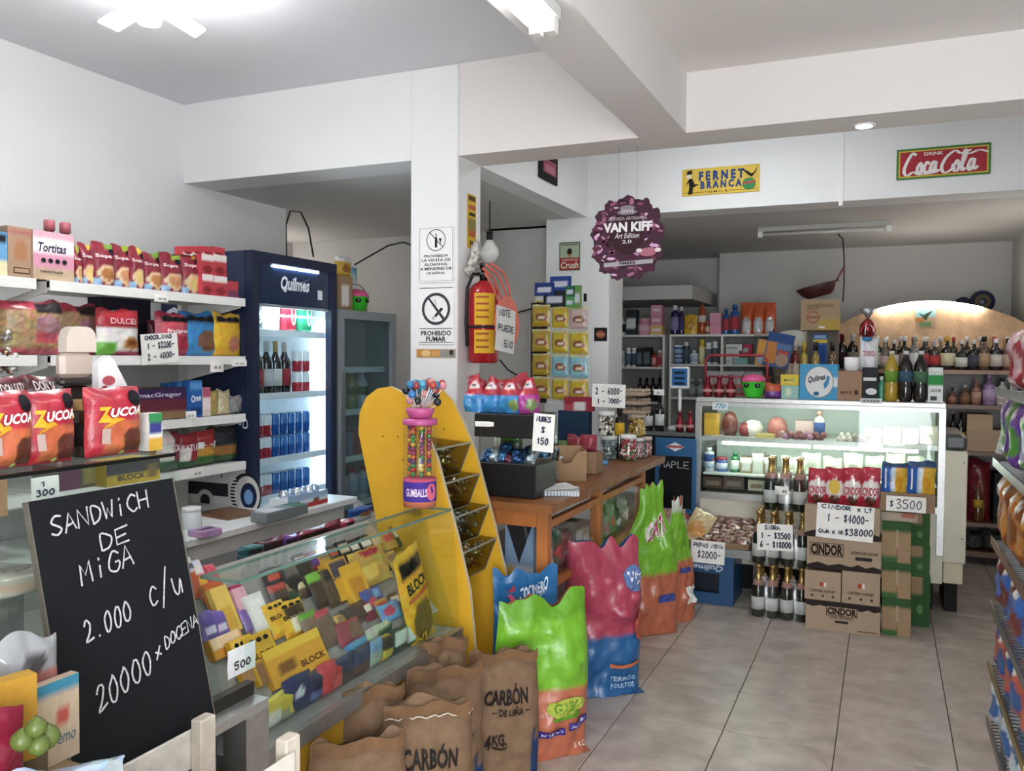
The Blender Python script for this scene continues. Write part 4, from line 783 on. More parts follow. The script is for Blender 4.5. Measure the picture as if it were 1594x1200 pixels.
# sloping display board inside: plane x + z = SL
SL = -.905
sb = MB(); quadslab(sb, [(-1.49+O, a+.02, SL+1.49-.02), (-1.49+O, b-.02, SL+1.49-.02), (-1.80+O, b-.02, SL+1.80-.02), (-1.80+O, a+.02, SL+1.80-.02)], -.01, '#8f8c86'); sb.build('display_slope', 'card', t)
def PS(px, py): d = ray(px, py); return CAMLOC+d*((SL-CAMZ)/(d.x+d.z))
def slope_item(kind, name, label, cat, rect, base, zs=(), words=(), t=.03, lean=-28, m=None, group=None, yaw=0):
    x0, y0, x1, y1 = rect; p = PS((x0+x1)/2, y1); q = frame(rect, X=p.x); place = (Vector((p.x, p.y, p.z+.004)), q[1], q[2]*.93, R(90)+yaw)
    f = bag if kind == 'bag' else carton
    kw = dict(place=place, base=base, zs=zs, words=words, tilt=0, group=group)
    if kind == 'bag': kw.update(t=t, res=(12, 14), crump=.004)
    else: kw.update(d=t)
    o = f(name, label, cat, None, **kw); o.rotation_euler = (Matrix.Rotation(R(90)+yaw, 3, 'Z') @ Matrix.Rotation(R(lean), 3, 'X')).to_euler(); return o
YEL = '#dca414'
seals = [('ell', -.25+.25*k, .86, .1, .05, '#17130c') for k in range(3)]
for it in [
 ('bag', 'chocolate_tube', 'orange and white tube packet, leftmost in the candy case', 'packet', (303, 858, 322, 932), '#d0562c', [(0, .6, 1, 1, '#e0d8d8'), (.1, .65, .9, .8, '#2a3c78')]),
 ('bag', 'chocolate_tube', 'second orange tube packet near the chalkboard edge', 'packet', (320, 866, 338, 936), '#c8482c', [(0, .7, 1, 1, '#d8d0d4'), (.2, .4, .8, .6, '#e8b02c')]),
 ('bag', 'chocolate_tube', 'slim pink tube packet leaning in the candy case', 'packet', (339, 870, 356, 930), '#c23c50', []),
 ('box', 'chocolate_bar', 'orange chocolate bar box beside the yellow strip', 'chocolate', (338, 900, 362, 960), '#c97a2c', [(0, .7, 1, 1, '#b85a2c')]),
 ('box', 'chocolate_bar', 'tall yellow chocolate bar behind the purple stack', 'chocolate', (354, 905, 378, 985), '#d8b44c', [(.2, .1, .8, .5, '#c89a30')]),
 ('bag', 'chocolate_bar', 'purple milk chocolate bar, left of two stacked', 'chocolate', (324, 948, 350, 1004), '#5a4a9c', [(.2, .3, .8, .5, '#c9bfe0')]),
 ('bag', 'chocolate_bar', 'purple milk chocolate bar, right of two stacked', 'chocolate', (344, 944, 366, 998), '#6450a8', [(.2, .3, .8, .5, '#c9bfe0')]),
 ('box', 'chocolate_bar', 'magenta chocolate bar in the candy case', 'chocolate', (378, 905, 394, 962), '#a83058', [(0, .5, 1, .7, '#8c2848')]),
 ('bag', 'chocolate_bar', 'lilac chocolate bar behind the white box', 'chocolate', (388, 940, 404, 985), '#7c5cb0', []),
 ('box', 'cookie_box', 'slim white cookie box standing in the candy case', 'box', (402, 918, 428, 985), '#d8d4d0', [(.2, .2, .8, .8, '#e6e2de')]),
 ('box', 'cookie_box', 'pink slim box beside the white cookie box', 'box', (384, 908, 402, 975), '#d09aa4', []),
 ('box', 'chocolate_box', 'open orange carton of bars beside purple stack', 'box', (338, 985, 384, 1020), '#d08a24', [(.1, .5, .9, 1, '#e8c89c')]),
 ('box', 'chocolate_tablet', 'yellow chocolate slab with black seals, lower left', 'chocolate', (384, 985, 415, 1062), YEL, [(.1, .6, .9, .95, '#e6c04c'), (0, 0, 1, .4, '#a8784c')]),
 ('box', 'chocolate_tablet', 'yellow chocolate slab with brown wafer picture', 'chocolate', (408, 978, 446, 1060), YEL, [(.1, .0, .9, .42, '#8c6038'), (.1, .65, .9, .95, '#c89a20')]),
 ('bag', 'chocolate_tablet', 'stack of yellow chocolate sachets, back left', 'chocolate', (432, 930, 462, 990), '#e0a81c', []),
 ('bag', 'chocolate_tablet', 'yellow chocolate sachet showing white panel', 'chocolate', (452, 928, 490, 988), '#dca61c', [(.3, .1, .95, .5, '#e8dcc0'), (.2, .55, .95, .85, '#3a3018')]),
 ('box', 'chocolate_display', 'yellow display carton of chocolate sachets, front centre', 'box', (434, 990, 514, 1052), '#d0921c', [(.12, .2, .5, .55, '#7a4c1c', 1), (0, .75, 1, 1, '#e0b42c')]),
 ('bag', 'wafer_bar', 'brown and black chocolate wafer in the candy case', 'chocolate', (430, 905, 456, 938), '#4a3a34', [(0, .6, 1, 1, '#b0342c')]),
 ('bag', 'wafer_bar', 'black chocolate bar with red tip, upper row', 'chocolate', (420, 880, 452, 915), '#38302e', [(.2, .4, .8, .7, '#c84a34')]),
 ('bag', 'dark_bar', 'black chocolate bar, first of the dark upper row', 'chocolate', (458, 868, 484, 930), '#241f1e', [(.1, .6, .9, .9, '#5a544e')]),
 ('bag', 'dark_bar', 'black chocolate bar, second of the dark upper row', 'chocolate', (480, 862, 506, 926), '#2a2422', [(.1, .1, .9, .5, '#5a4438')]),
 ('bag', 'green_bar', 'green topped chocolate bar, upper row centre', 'chocolate', (500, 884, 524, 944), '#4a382c', [(0, .75, 1, 1, '#6aa82c')]),
 ('bag', 'green_bar', 'brown chocolate bar beside green topped bar', 'chocolate', (520, 878, 544, 942), '#54402f', [(.2, .7, .8, .95, '#28241f')]),
 ('box', 'orange_box', 'small orange box in the upper candy row', 'box', (468, 864, 500, 886), '#cc5a34', [(.5, .1, .95, .9, '#5a3c88')]),
 ('box', 'yellow_carton', 'open yellow carton with dark inside, upper right row', 'box', (534, 862, 560, 932), '#d6981c', [(.1, .6, .9, .95, '#4a4450')]),
 ('box', 'yellow_carton', 'second yellow carton standing in upper right row', 'box', (556, 870, 582, 940), '#dfa520', [(.2, .2, .8, .6, '#c4801c')]),
 ('bag', 'gold_bag', 'clear gold candy bag with red fan top', 'sweets bag', (566, 846, 616, 908), '#c0a040', [(.3, .75, .9, 1, '#b02838', 1), (.1, .2, .6, .5, '#e0c050')]),
 ('bag', 'cereal_bar', 'red and green cereal bar, centre of candy case', 'cereal bar', (490, 944, 514, 1010), '#7a6252', [(0, .82, 1, 1, '#5f9a2c')]),
 ('bag', 'cereal_bar', 'red topped cereal bar, centre of candy case', 'cereal bar', (510, 942, 534, 1006), '#6f584a', [(0, .82, 1, 1, '#c0344c')]),
 ('bag', 'cereal_bar', 'red cereal bar lying right of centre', 'cereal bar', (536, 962, 572, 1000), '#94404a', [(.5, .2, 1, .8, '#7a5a48')]),
 ('bag', 'brown_bar', 'dull brown chocolate bar under the blue packets', 'chocolate', (542, 938, 580, 968), '#4c4038', []),
 ('bag', 'gum_pack', 'blue and red small candy packet, right side', 'packet', (576, 912, 606, 950), '#4a58a0', [(.2, .2, .6, .6, '#c04a5c', 1), (.5, .5, .9, .9, '#5fa0d0', 1)]),
 ('bag', 'gum_pack', 'light blue small candy packet beside the big yellow bag', 'packet', (602, 934, 632, 966), '#5a94c8', [(.1, .3, .6, .8, '#c0405c', 1)])]:
    k, nm, lb, ct, r, bs, zs = it
    slope_item(k, nm, lb, ct, r, bs, zs, words=([('BLOCK', -.4, .5, .4, .62, '#3a1c10')]+seals if nm == 'chocolate_tablet' else [('BLOCK', .02, .2, .45, .36, '#5a2c10', .03)] if nm == 'chocolate_display' else ()), t=.05 if nm in ('chocolate_display', 'yellow_carton', 'chocolate_box') else .018)
rnf = random.Random(17); fill = [('brown', '#5a4032'), ('black', '#262022'), ('golden', '#b8902c'), ('wine red', '#7a2434'), ('grey', '#8a8680'), ('dark green', '#2c4a34'), ('purple', '#54386c')]
for j, (x0, x1, yb, nm) in enumerate([(438, 640, 905, 'back'), (452, 650, 935, 'middle'), (510, 640, 985, 'front')]):
    n_ = [12, 11, 6][j]
    for k in range(n_):
        x = x0+(x1-x0)*k/n_; y = yb-(x-x0)*.30; cn, cc_ = fill[rnf.randrange(7)]
        slope_item('bag' if k % 2 else 'box', 'wrapped_bar', f'{cn} wrapped bar in the {nm} filling row of the candy case, {nth(k, n_)}', 'chocolate', (x, y-rnf.uniform(26, 38), x+15, y), cc_, [(.1, .5, .9, .8, rnf.choice(['#c8b490', '#d8d0c0', '#8c7050', '#c04838']))], t=.012, lean=-35, group='wrapped bars in the candy case')
p = PS(668, 1000); wq = frame((612, 872, 690, 1004), X=-1.47)
o = bag('chocolate_bag', 'big yellow bag of chocolate hung slanting behind the front glass', 'chocolate bag', None, place=(P(668, 1003, X=-1.462), .165, .37, R(90)), base='#dca418', zs=[(.15, .05, .95, .5, '#6a4424', 1), (.1, .78, .9, .9, '#1f1a12')], words=[('BLOCK', -.35, .62, .35, .72, '#20242c', .03), ('ell', -.2, .84, .1, .04, '#0f0f10'), ('ell', .05, .84, .1, .04, '#0f0f10'), ('rect', -.4, .54, .4, .58, '#c2542c'), ('XL', -.35, .06, .1, .16, '#e8b82c')], t=.035, res=(16, 20))
o.rotation_euler = (Matrix.Rotation(R(90), 3, 'Z') @ Matrix.Rotation(R(-17), 3, 'Y') @ Matrix.Rotation(R(-3), 3, 'X')).to_euler()
bot = [('grey and yellow wafer pack', (390, 1108, 428, 1178), '#9a9a8c', [(0, .5, 1, .8, '#c8b82c')]), ('yellow and white wafer pack', (412, 1096, 448, 1160), '#c9b83a', [(0, .1, 1, .5, '#d0d0c8')]), ('yellow topped wafer pack', (432, 1092, 468, 1140), '#b8a82c', [(0, 0, 1, .4, '#8d8a78')]), ('dark yellow striped wafer pack', (446, 1100, 478, 1150), '#4a4024', [(.1, .3, .9, .6, '#c0a82c')]),
 ('dark blue cookie pack', (448, 1066, 488, 1130), '#22305c', [(.3, .4, .7, .7, '#b8c0d0', 1)]), ('navy cookie pack', (482, 1062, 514, 1118), '#1c2748', [(.2, .2, .8, .4, '#4a5a8c')]), ('red cookie pack', (512, 1050, 544, 1110), '#b02c34', [(.2, .2, .8, .5, '#c84c4c')]), ('crimson small pack', (500, 1046, 528, 1072), '#b8383c', []),
 ('dark blue and brown alfajor pack', (522, 1035, 556, 1085), '#2a3454', [(0, 0, 1, .4, '#4a3830')]), ('brown alfajor pack', (552, 1022, 582, 1072), '#5a4034', [(.1, .5, .9, .9, '#33415f')]), ('sky blue topped pack', (544, 1008, 576, 1030), '#4c90bc', []), ('blue and yellow tall pack', (580, 1008, 600, 1056), '#5f8cac', [(0, 0, 1, .5, '#8a9a8c')]),
 ('mustard yellow slim pack', (598, 1002, 616, 1042), '#b09a2c', [(0, .5, 1, .9, '#28301c')]), ('dark green mint pack', (610, 990, 640, 1034), '#24402f', [(.3, .4, .8, .8, '#b8ccc0')]), ('green and white mint pack', (632, 980, 668, 1020), '#2c4a3c', [(.2, .3, .7, .9, '#c0d0c8')]), ('pale green mint pack', (576, 985, 616, 1012), '#a8b494', [(.4, .2, .9, .8, '#3c5c3c')])]
for nm, r, bs, zs in bot:
    r = (r[0], r[1]-14, r[2], r[3])
    bag('candy_pack', f'{nm} on the bottom shelf of the candy case', 'candy pack', r, X=-1.475 if r[3] > 1040 or r[0] > 590 else -1.50, z=KZ+.001, base=bs, zs=zs, t=.03, crump=.004, m='film', res=(10, 10))
bag('price_tag', 'white scribbled price tag stuck inside the candy case', 'ticket', (357, 1005, 398, 1048), X=-1.44, base='#d8dadc', t=.004, crump=.0008, m='paper', words=[('hand', '500', -.3, .25, .3, .5, '#333', .06)])
# goods behind the case
for k, (r, bs, lb) in enumerate([((380, 850, 418, 880), '#1f5a60', 'teal glasses case behind the candy case'), ((402, 840, 452, 872), '#5a1c30', 'dark wine red packet behind the candy case'), ((440, 836, 470, 862), '#6a3a8c', 'purple packet behind the candy case'), ((448, 838, 540, 862), '#7a2434', 'long dark red packet behind the candy case'), ((536, 812, 556, 832), '#b03044', 'small crimson packet on the counter panel')]):
    bag('loose_packet', lb, 'packet', r, X=-1.99, base=bs, t=.05, z=.80, zs=[(.2, .3, .7, .7, '#2a2228')])
t = thing('back_ledge', 'narrow dark shelf behind the candy case', 'shelf', (-2.03, 2.2, 0)); MB().box(-.1, .06, -.55, .62, .765, .799, '#3a3836').build('board', 'enamel', t)
for y in (-.5, .55): MB().box(-.08, .04, y, y+.03, 0, .765, '#3a3836').build('leg', 'enamel', t)
bag('wafer_bag', 'blue and white wafer bag left of the yellow rack', 'snack bag', (550, 793, 586, 832), X=-2.0, z=.8, base='#2458b0', zs=[(0, 0, 1, .45, '#d0dce4'), (.4, .4, .9, .65, '#b8743c')], t=.05)
# gumball tube
p = P(660, 795, X=-1.515); gb = thing('gumball_tube', 'clear tube of coloured gumballs standing on the candy case', 'candy jar', (-1.515, p.y-.03, KT+.001)); zt = .335; rr = .058
MB().lathe([(rr, .0), (rr, zt)], '#fff', seg=24).build('tube', 'clear', gb)
MB().lathe([(rr+.001, .025, '#c86a4c'), (rr+.001, .045, '#c86a4c'), (rr+.0011, .046, '#4a2f9c'), (rr+.0011, .115, '#4a2f9c'), (rr+.001, .116, '#c84c6c'), (rr+.001, .125, '#c84c6c')], '#4a2f9c', seg=24).build('label', 'print', gb)
q = MB(); RR = rr+.0025; S = lambda x, z: (RR*math.sin(x/RR+.45), -RR*math.cos(x/RR+.45), z); q.decal(txt('GUMBALLS', -.05, .065, .03, .092), S, '#f0d8e8'); q.decal(poly(ell(.05, .08, .022, .03)), S, '#e0607c'); q.build('lettering', 'print', gb)
MB().lathe([(rr+.002, zt-.02), (rr+.004, zt-.018), (rr+.004, zt), (rr*.5, zt+.004)], '#c04a8c', seg=24).build('lid', 'plastic', gb)
m = MB(); rn = random.Random(9); pal = ['#b82c34', '#2c7a34', '#c8a42c', '#5a3468', '#c8642c', '#8c2848']
for c in range(7):
    for k in range(12):
        an = 2*math.pi*c/7; m.ball((.036*math.cos(an), .036*math.sin(an), .142+k*.0148+rn.uniform(-.002, .002)), .0095, rn.choice(pal), seg=7, rings=5)
o = m.build('gumballs', 'candy', gb); o['kind'] = 'stuff'
t = thing('lollipop_holder', 'pink holder of wrapped lollipops on the gumball tube', 'lollipops', (-1.515, p.y-.03, KT+zt+.006)); MB().lathe([(.04, 0), (.05, .02), (.052, .035)], '#c8508c', seg=18).build('holder', 'plastic', t)
for k in range(40):
    an = rn.uniform(0, 6.3); rd = rn.uniform(.015, .085); hh = .06+.075*rn.random()-.25*rd
    top = Vector((rd*math.cos(an), rd*math.sin(an), hh)); s_ = obj('lollipop', None, t); MB().bar(top*.35+Vector((0, 0, .005)), top, .0016, '#e8e4e0', seg=5).build('stick', 'plastic', s_); MB().ball(top+Vector((0, 0, .008)), .0145, ['#2f78b8', '#b84038', '#d88a8c', '#20242c', '#4a9cc8'][k % 5], seg=8, rings=6).build('head', 'film', s_)
# ================================================================== yellow rack
RY0, RY1 = 2.80, 3.12
front = [(-1.35, 0), (-1.36, .3), (-1.395, .63), (-1.447, .83), (-1.535, 1.118), (-1.60, 1.25), (-1.64, 1.32), (-1.69, 1.365), (-1.74, 1.385), (-1.80, 1.375), (-1.85, 1.34), (-1.88, 1.28), (-1.885, 1.2), (-1.86, 1.1), (-1.80, .85), (-1.74, .5), (-1.70, 0)]
t = thing('candy_rack', 'yellow candy rack of two rounded side panels and four clear bins', 'rack', (-1.6, (RY0+RY1)/2, 0)); rc = t
for y in (RY0, RY1):
    m = MB(); yo = y-(RY0+RY1)/2
    m.prism([(x+1.6, z) for x, z in front], yo-.009, yo+.009, '#d99f14', side='#c9b890'); pn = m.build('side_panel', 'enamel', t)
    sc = MB(); rn = random.Random(int(y*10))
    for k in range(9): sc.decal(poly(ell(rn.uniform(-.2, .1), rn.uniform(.6, 1.2), .004, .003, 8)), flat(yo-.0096), '#3a2c10')
    sc.build('scuff', 'print', pn)
for k, (px, py) in enumerate([(731, 689), (745, 738), (760, 787), (771, 838)]):
    c = P(px, py, Y=RY1-.02); L = (RY1-RY0)/2-.012; x1 = c.x+1.6; x0 = x1-.24; z1 = c.z; z0 = z1-.13; xb = x1-.05
    b = MB(); v = [(x0, -L, z0), (xb, -L, z0), (x1, -L, z1), (x0, -L, z1+.02), (x0, L, z0), (xb, L, z0), (x1, L, z1), (x0, L, z1+.02)]
    b.add(v, [(0, 1, 2, 3), (7, 6, 5, 4), (1, 5, 6, 2), (0, 3, 7, 4), (0, 4, 5, 1)], C('#fff')); bn = b.build('bin', 'smoke', t)
    r_ = MB(); r_.sq((x1, -L, z1), (x1, L, z1), .006, .006, '#8a8c80'); r_.sq((x1, L, z1), (xb, L, z0), .004, .004, '#6d6f64'); r_.sq((x1, -L, z1), (xb, -L, z0), .004, .004, '#6d6f64'); r_.sq((xb, -L, z0), (xb, L, z0), .004, .004, '#6d6f64'); r_.build('rim', 'plastic', bn)
    m = MB(); rn = random.Random(40+k); pal = [['#7a8a4c', '#a8a890', '#6a5a3c', '#b8b49c'], ['#8c5a40', '#a88050', '#6a7448', '#c0b090'], ['#7f98a0', '#b8bcac', '#8a8c50', '#5a7a8c'], ['#8c6a4c', '#c0a878', '#9a4c40', '#b8b890']][k]
    for i in range(170):
        zz = rn.uniform(z0+.02, z1-.012); fx = xb+(x1-xb)*(zz-z0)/(z1-z0)-.02; x = rn.uniform(x0+.03, fx); y = rn.uniform(-L+.015, L-.015); q = Matrix.Rotation(rn.uniform(0, 6), 4, 'Z') @ Matrix.Rotation(rn.uniform(-.6, .6), 4, 'Y'); m.M = Matrix.Translation((x, y, zz)) @ q; c_ = C(rn.choice(pal)); s_ = .011
        m.add([(-s_*1.9, -s_*.7, 0), (-s_*1.9, s_*.7, 0), (-s_, 0, s_*.6), (-s_, 0, -s_*.6), (s_, 0, s_*.7), (s_, 0, -s_*.7), (s_*1.9, s_*.7, 0), (s_*1.9, -s_*.7, 0), (0, -s_*.8, 0), (0, s_*.8, 0)], [(0, 1, 2), (0, 3, 1), (2, 8, 4), (2, 4, 9), (3, 5, 8), (3, 9, 5), (4, 6, 7), (5, 7, 6), (8, 2, 3), (2, 9, 3), (8, 5, 4), (9, 4, 5)], c_)
    o = m.build('wrapped_sweets', 'foil', t); o['kind'] = 'stuff'
# ================================================================== sacks and boxes on the tiled floor
def sack(name, label, cat, x, y, w, h, t, yaw, base, zs, words, m='sackfilm', style='sack', res=(22, 28), crump=.014, lean=0, jit=.04):
    SEED[0] += 1; mb, S = bag_mesh(w, h, t, zones(base, zs, jit, SEED[0]), style, *res, seed=SEED[0], crump=crump, backcol=zones(base))
    # close the bottom
    mb.add([(-w*.48, t*.06, .001), (w*.48, t*.06, .001), (w*.48, t*.94, .001), (-w*.48, t*.94, .001)], [(3, 2, 1, 0)], C(base))
    r = thing(name, label, cat, (x, y, .001)); r.rotation_euler = (R(lean), 0, R(yaw))
    b = mb.build('sack', m, r)
    if words: letter(r, scale_items(words, w, h), S)
    return r, S, w, h
KR = '#82644a'
def charcoal(label, x, y, yaw, h=.50, w=.27, t=.11, dark=False, lean=0, stitch=False):
    r, S, w, h = sack('charcoal_bag', label, 'charcoal bag', x, y, w, h, t, yaw, KR, [(.82, 0, 1, .42, '#26406e'), (.9, .3, 1, .5, KR)] if not dark else [], [('CARBÓN', -.30, .62, .28, .77, '#2a2320', .035), ('DE LEÑA', -.10, .53, .22, .595, '#2a2320', .03), ('rect', -.20, .556, -.13, .564, '#2a2320'), ('rect', .25, .556, .31, .564, '#2a2320'), ('4', -.3, .28, -.22, .40, '#2a2320', .03), ('KG.', -.2, .32, -.02, .40, '#2a2320', .03), ('rect', -.2, .29, -.02, .305, '#2a2320')], m='kraft', crump=.022, lean=lean)
    f = MB(); f.grid(lambda u, v: (S((u-.5)*w*.96, h*(.9+.1*v))[0], S((u-.5)*w*.96, h*.93)[1]-.012-.01*math.sin(9*u), h*(.93+.08*v)+.006*math.sin(13*u)), '#7d5a3c', 12, 3); f.build('folded_top', 'kraft', r)
    if stitch: MB().tube([(S(x_*w, h*.925)[0], S(x_*w, h*.925)[1]-.016, h*.935+.004*math.sin(40*x_)) for x_ in [k/20-.5 for k in range(21)]], .002, '#d8d0c0', seg=5).build('stitching', 'cloth', r)
    return r
charcoal('charcoal paper bag nearest the green cat food sack', -1.195, 2.685, 40, h=.455)
charcoal('charcoal paper bag in second rank, between two others', -1.275, 2.40, 44, h=.48)
charcoal('front charcoal paper bag with white stitching along its top', -1.19, 2.14, 40, h=.475, stitch=True)
charcoal('leftmost charcoal paper bag, slumped under the candy case', -1.275, 1.90, 47, h=.455, w=.28)
charcoal('charcoal paper bag behind the leftmost one, plain side showing', -1.375, 2.13, 55, h=.50, w=.22, t=.06, dark=True)
charcoal('charcoal paper bag at the back below the yellow chocolate bag', -1.37, 2.55, 52, h=.52, w=.20, t=.06, dark=True)
GR, OR = '#70b81e', '#c06444'
NV = '#3a2c8c'
# cat food sack, front
sack('cat_food_sack', 'lime green and orange cat food sack standing in front', 'pet food sack', -1.118, 2.90, .385, .60, .13, 47, OR, [(0, .46, 1, 1, GR), (.0, .86, 1, 1, '#5fa418')], [('ell', .17, .335, .22, .06, '#a9b83c'), ('GABA', .02, .31, .30, .37, '#5a8c1c', .04, .1), ('rect', .0, .265, .34, .285, '#4f9a1c'), ('rect', -.46, .155, -.17, .20, NV), ('rect', -.13, .165, .14, .21, NV), ('rect', .18, .185, .46, .235, NV), ('SIN COLOR', -.44, .168, -.19, .188, '#d8d0e8'), ('NUTRITIVO', -.11, .178, .12, .197, '#d8d0e8'), ('SALUDABLE', .2, .2, .44, .22, '#d8d0e8'), ('8 KG', .28, .05, .42, .08, '#e8c8b8')], crump=.028)
# second green sack by the counter
sack('cat_food_sack', 'lime green and orange cat food sack against the wooden counter', 'pet food sack', -1.125, 4.46, .34, .80, .09, 42, OR, [(0, .40, 1, 1, GR)], [('GATI', -.12, .62, .34, .74, '#f0e4e4', .08, .1, .08), ('GATI', -.12, .62, .34, .74, '#c83c5c', .02, .1, .08), ('rect', .1, .22, .42, .27, '#3c4a9c'), ('rect', -.34, .3, -.27, .42, '#4a3c8c'), ('GATICOS', -.36, .06, -.28, .3, '#e0d8d0')], style='gather', crump=.03)
sack('cat_food_sack', 'green and orange cat food sack half hidden beside the blue crate', 'pet food sack', -1.03, 4.78, .24, .68, .10, 60, OR, [(0, .52, 1, 1, GR), (.0, .9, 1, 1, '#cfd8c8')], [('rect', -.2, .42, .2, .46, '#3c4a9c'), ('rect', -.05, .16, .3, .3, '#e0dcd8')], style='gather', crump=.03)
# red and blue dog food sack
sack('dog_food_sack', 'red over blue dog food sack beside the counter leg', 'pet food sack', -1.085, 3.56, .36, .66, .24, 38, '#1f5f9c', [(0, .42, 1, 1, '#b43a54')], [('ell', .31, .79, .15, .08, '#5c7cb8'), ('HO', .22, .75, .42, .83, '#f0e8f0', .06, .1), ('ell', .42, .46, .09, .10, '#b8503c'), ('rect', .0, .20, .4, .225, '#c86a3c'), ('PERROS', .02, .1, .34, .13, '#a8c4e0'), ('ADULTOS', .02, .05, .34, .08, '#a8c4e0')], crump=.032, jit=.06)
sack('dog_food_sack', 'blue dog food sack between yellow rack and counter', 'pet food sack', -1.26, 3.06, .28, .66, .09, 40, '#1c6aa8', [(0, .0, 1, .3, '#1f5a9c'), (.55, .3, 1, .42, '#2c86c0')], [('COCINERO', -.1, .8, .34, .88, '#e8f0f8', .02, .1, .07), ('poly', [(-.3, .86), (-.2, .92), (-.14, .84), (-.24, .8)], '#c84c6c'), ('rect', .1, .4, .4, .44, '#c87a4c'), ('poly', [(.1, .4), (.16, .4), (.42, .62), (.36, .62)], '#c88a5c'), ('rect', .12, .3, .36, .34, '#c05c7c')], style='stand', crump=.03)
for k, (x, y, lb) in enumerate([(-1.33, 1.70, 'crumpled black and silver bag at the bottom edge, left'), (-1.25, 1.80, 'crumpled grey bag at the bottom picture edge')]):
    bag('crumpled_bag', lb, 'plastic bag', None, place=(Vector((x, y, .001)), .13, .36, R(45)), base='#3a3a3e', jit=.5, t=.1, crump=.02, zs=[(.2, .6, .8, 1, '#9a9a9c')])
# ------------------------------------------------------------------ cider packs
CYF = 5.04; bw = .0795; bh = .305
def cider_pack(label, x0, nx, ny, z, y):
    t = thing('cider_pack', label, 'bottle pack', (x0, y, z), 0, 'shrink-wrapped cider packs')
    for j in range(ny):
        for i in range(nx):
            b = bottle('bottle', None, None, place=(Vector(((i+.5)*bw, (j+.5)*bw, .001)), .037, bh, 0), style='champagne', glass='#0e1f12', cap='#c9a45c', band='#d8d8d4', parent=t, capmat='foil', seg=12)
            MB().lathe([(.0245, .70*bh), (.0285, .655*bh), (.0335, .60*bh)], '#c08a7c', seg=12).build('collar', 'print', b)
    W2, D2_ = nx*bw, ny*bw; wr = MB(); prof = [(0, .0), (.0, .17), (.012, .2), (.016, .27), (.014, .29)]
    V = []; 
    for q, (ins, z_) in enumerate([(-.004, 0), (-.004, .12), (.004, .19), (.016, .24)]):
        V += [(ins, ins, z_), (W2-ins, ins, z_), (W2-ins, D2_-ins, z_), (ins, D2_-ins, z_)]
    wr.add(V, [(a*4+i, a*4+(i+1) % 4, a*4+4+(i+1) % 4, a*4+4+i) for a in range(3) for i in range(4)], C('#fff'), smooth=True); wr.build('shrink_wrap', 'wrap', t); return t
xa = P(1166, 960, Y=CYF).x
for lv in range(2):
    for k in range(2): cider_pack(f'shrink-wrapped gold-necked cider bottles, {["bottom", "middle"][lv]} level, {["left", "right"][k]} pack', xa+k*2.02*bw+.004, 2, 3, .001+lv*(bh+.006), CYF)
cider_pack('shrink-wrapped gold-necked cider bottles, topmost pack', xa+.06, 3, 2, .001+2*(bh+.006), CYF+.04)
note('price_note', 'handwritten cider price note on the bottle stack', [('SiDRA', -.28, .80, .15, .94), ('1 - $3500', -.4, .46, .45, .68), ('6 - $18000', -.42, .12, .46, .34)], (1179, 816, 1234, 857), Y=CYF-.012, pen=.04, roll=-2)
z3 = .001+2*(bh+.006)
note('price_tag', 'small printed tag on the topmost cider pack', [('xx', .05, .3, .4, .6)], (1206, 757, 1227, 770), Y=CYF+.034, pen=.08, cat='ticket')
# ------------------------------------------------------------------ milk cartons stack
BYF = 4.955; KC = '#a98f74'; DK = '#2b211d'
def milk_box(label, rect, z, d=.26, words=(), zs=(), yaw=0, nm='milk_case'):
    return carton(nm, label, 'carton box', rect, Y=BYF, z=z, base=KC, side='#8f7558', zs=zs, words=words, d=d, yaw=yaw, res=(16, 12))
hz = lambda y0: P(1310, y0, Y=BYF).z
drip = lambda up: ('poly', [(-.5, 1.0), (-.5, .83), (-.4, .78), (-.3, .84), (-.2, .8), (.15, .82), (.25, .76), (.34, .84), (.42, .77), (.5, .82), (.5, 1.0)], DK) if up else ('poly', [(-.5, .0), (.5, .0), (.5, .14), (.4, .2), (.3, .13), (.2, .22), (.1, .13), (-.05, .2), (-.2, .12), (-.35, .21), (-.5, .1)], DK)
brand = lambda a, b, c, d: [('poly', [(a-.02, b-.05), (c+.02, b-.05), (c+.02, d+.05), (a-.02, d+.05)], '#2c2320'), ('poly', [(a-.01, b-.03), (c+.01, b-.03), (c+.01, d+.03), (a-.01, d+.03)], KC), ('CINDOR', a, b, c, d, '#1f1714', .05)]
zA, zB, zC, zD = hz(938), hz(888), hz(838), hz(788)
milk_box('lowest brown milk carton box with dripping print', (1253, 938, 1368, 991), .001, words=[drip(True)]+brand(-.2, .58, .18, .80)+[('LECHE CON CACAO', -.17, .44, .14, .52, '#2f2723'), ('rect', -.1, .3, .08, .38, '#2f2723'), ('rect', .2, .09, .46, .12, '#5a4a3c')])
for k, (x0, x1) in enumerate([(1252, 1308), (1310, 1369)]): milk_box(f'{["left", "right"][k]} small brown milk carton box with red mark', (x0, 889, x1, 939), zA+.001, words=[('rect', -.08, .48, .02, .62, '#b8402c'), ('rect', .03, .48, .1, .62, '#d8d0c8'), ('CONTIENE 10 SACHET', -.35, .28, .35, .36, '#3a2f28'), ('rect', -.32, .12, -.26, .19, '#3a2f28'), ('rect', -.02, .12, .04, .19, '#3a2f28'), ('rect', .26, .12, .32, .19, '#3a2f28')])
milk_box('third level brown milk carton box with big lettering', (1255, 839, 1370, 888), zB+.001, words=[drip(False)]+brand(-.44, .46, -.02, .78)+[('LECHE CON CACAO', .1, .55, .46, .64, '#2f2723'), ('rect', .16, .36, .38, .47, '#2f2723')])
milk_box('top brown milk carton box behind the big price note', (1251, 788, 1368, 838), zC+.001, words=[drip(False)])
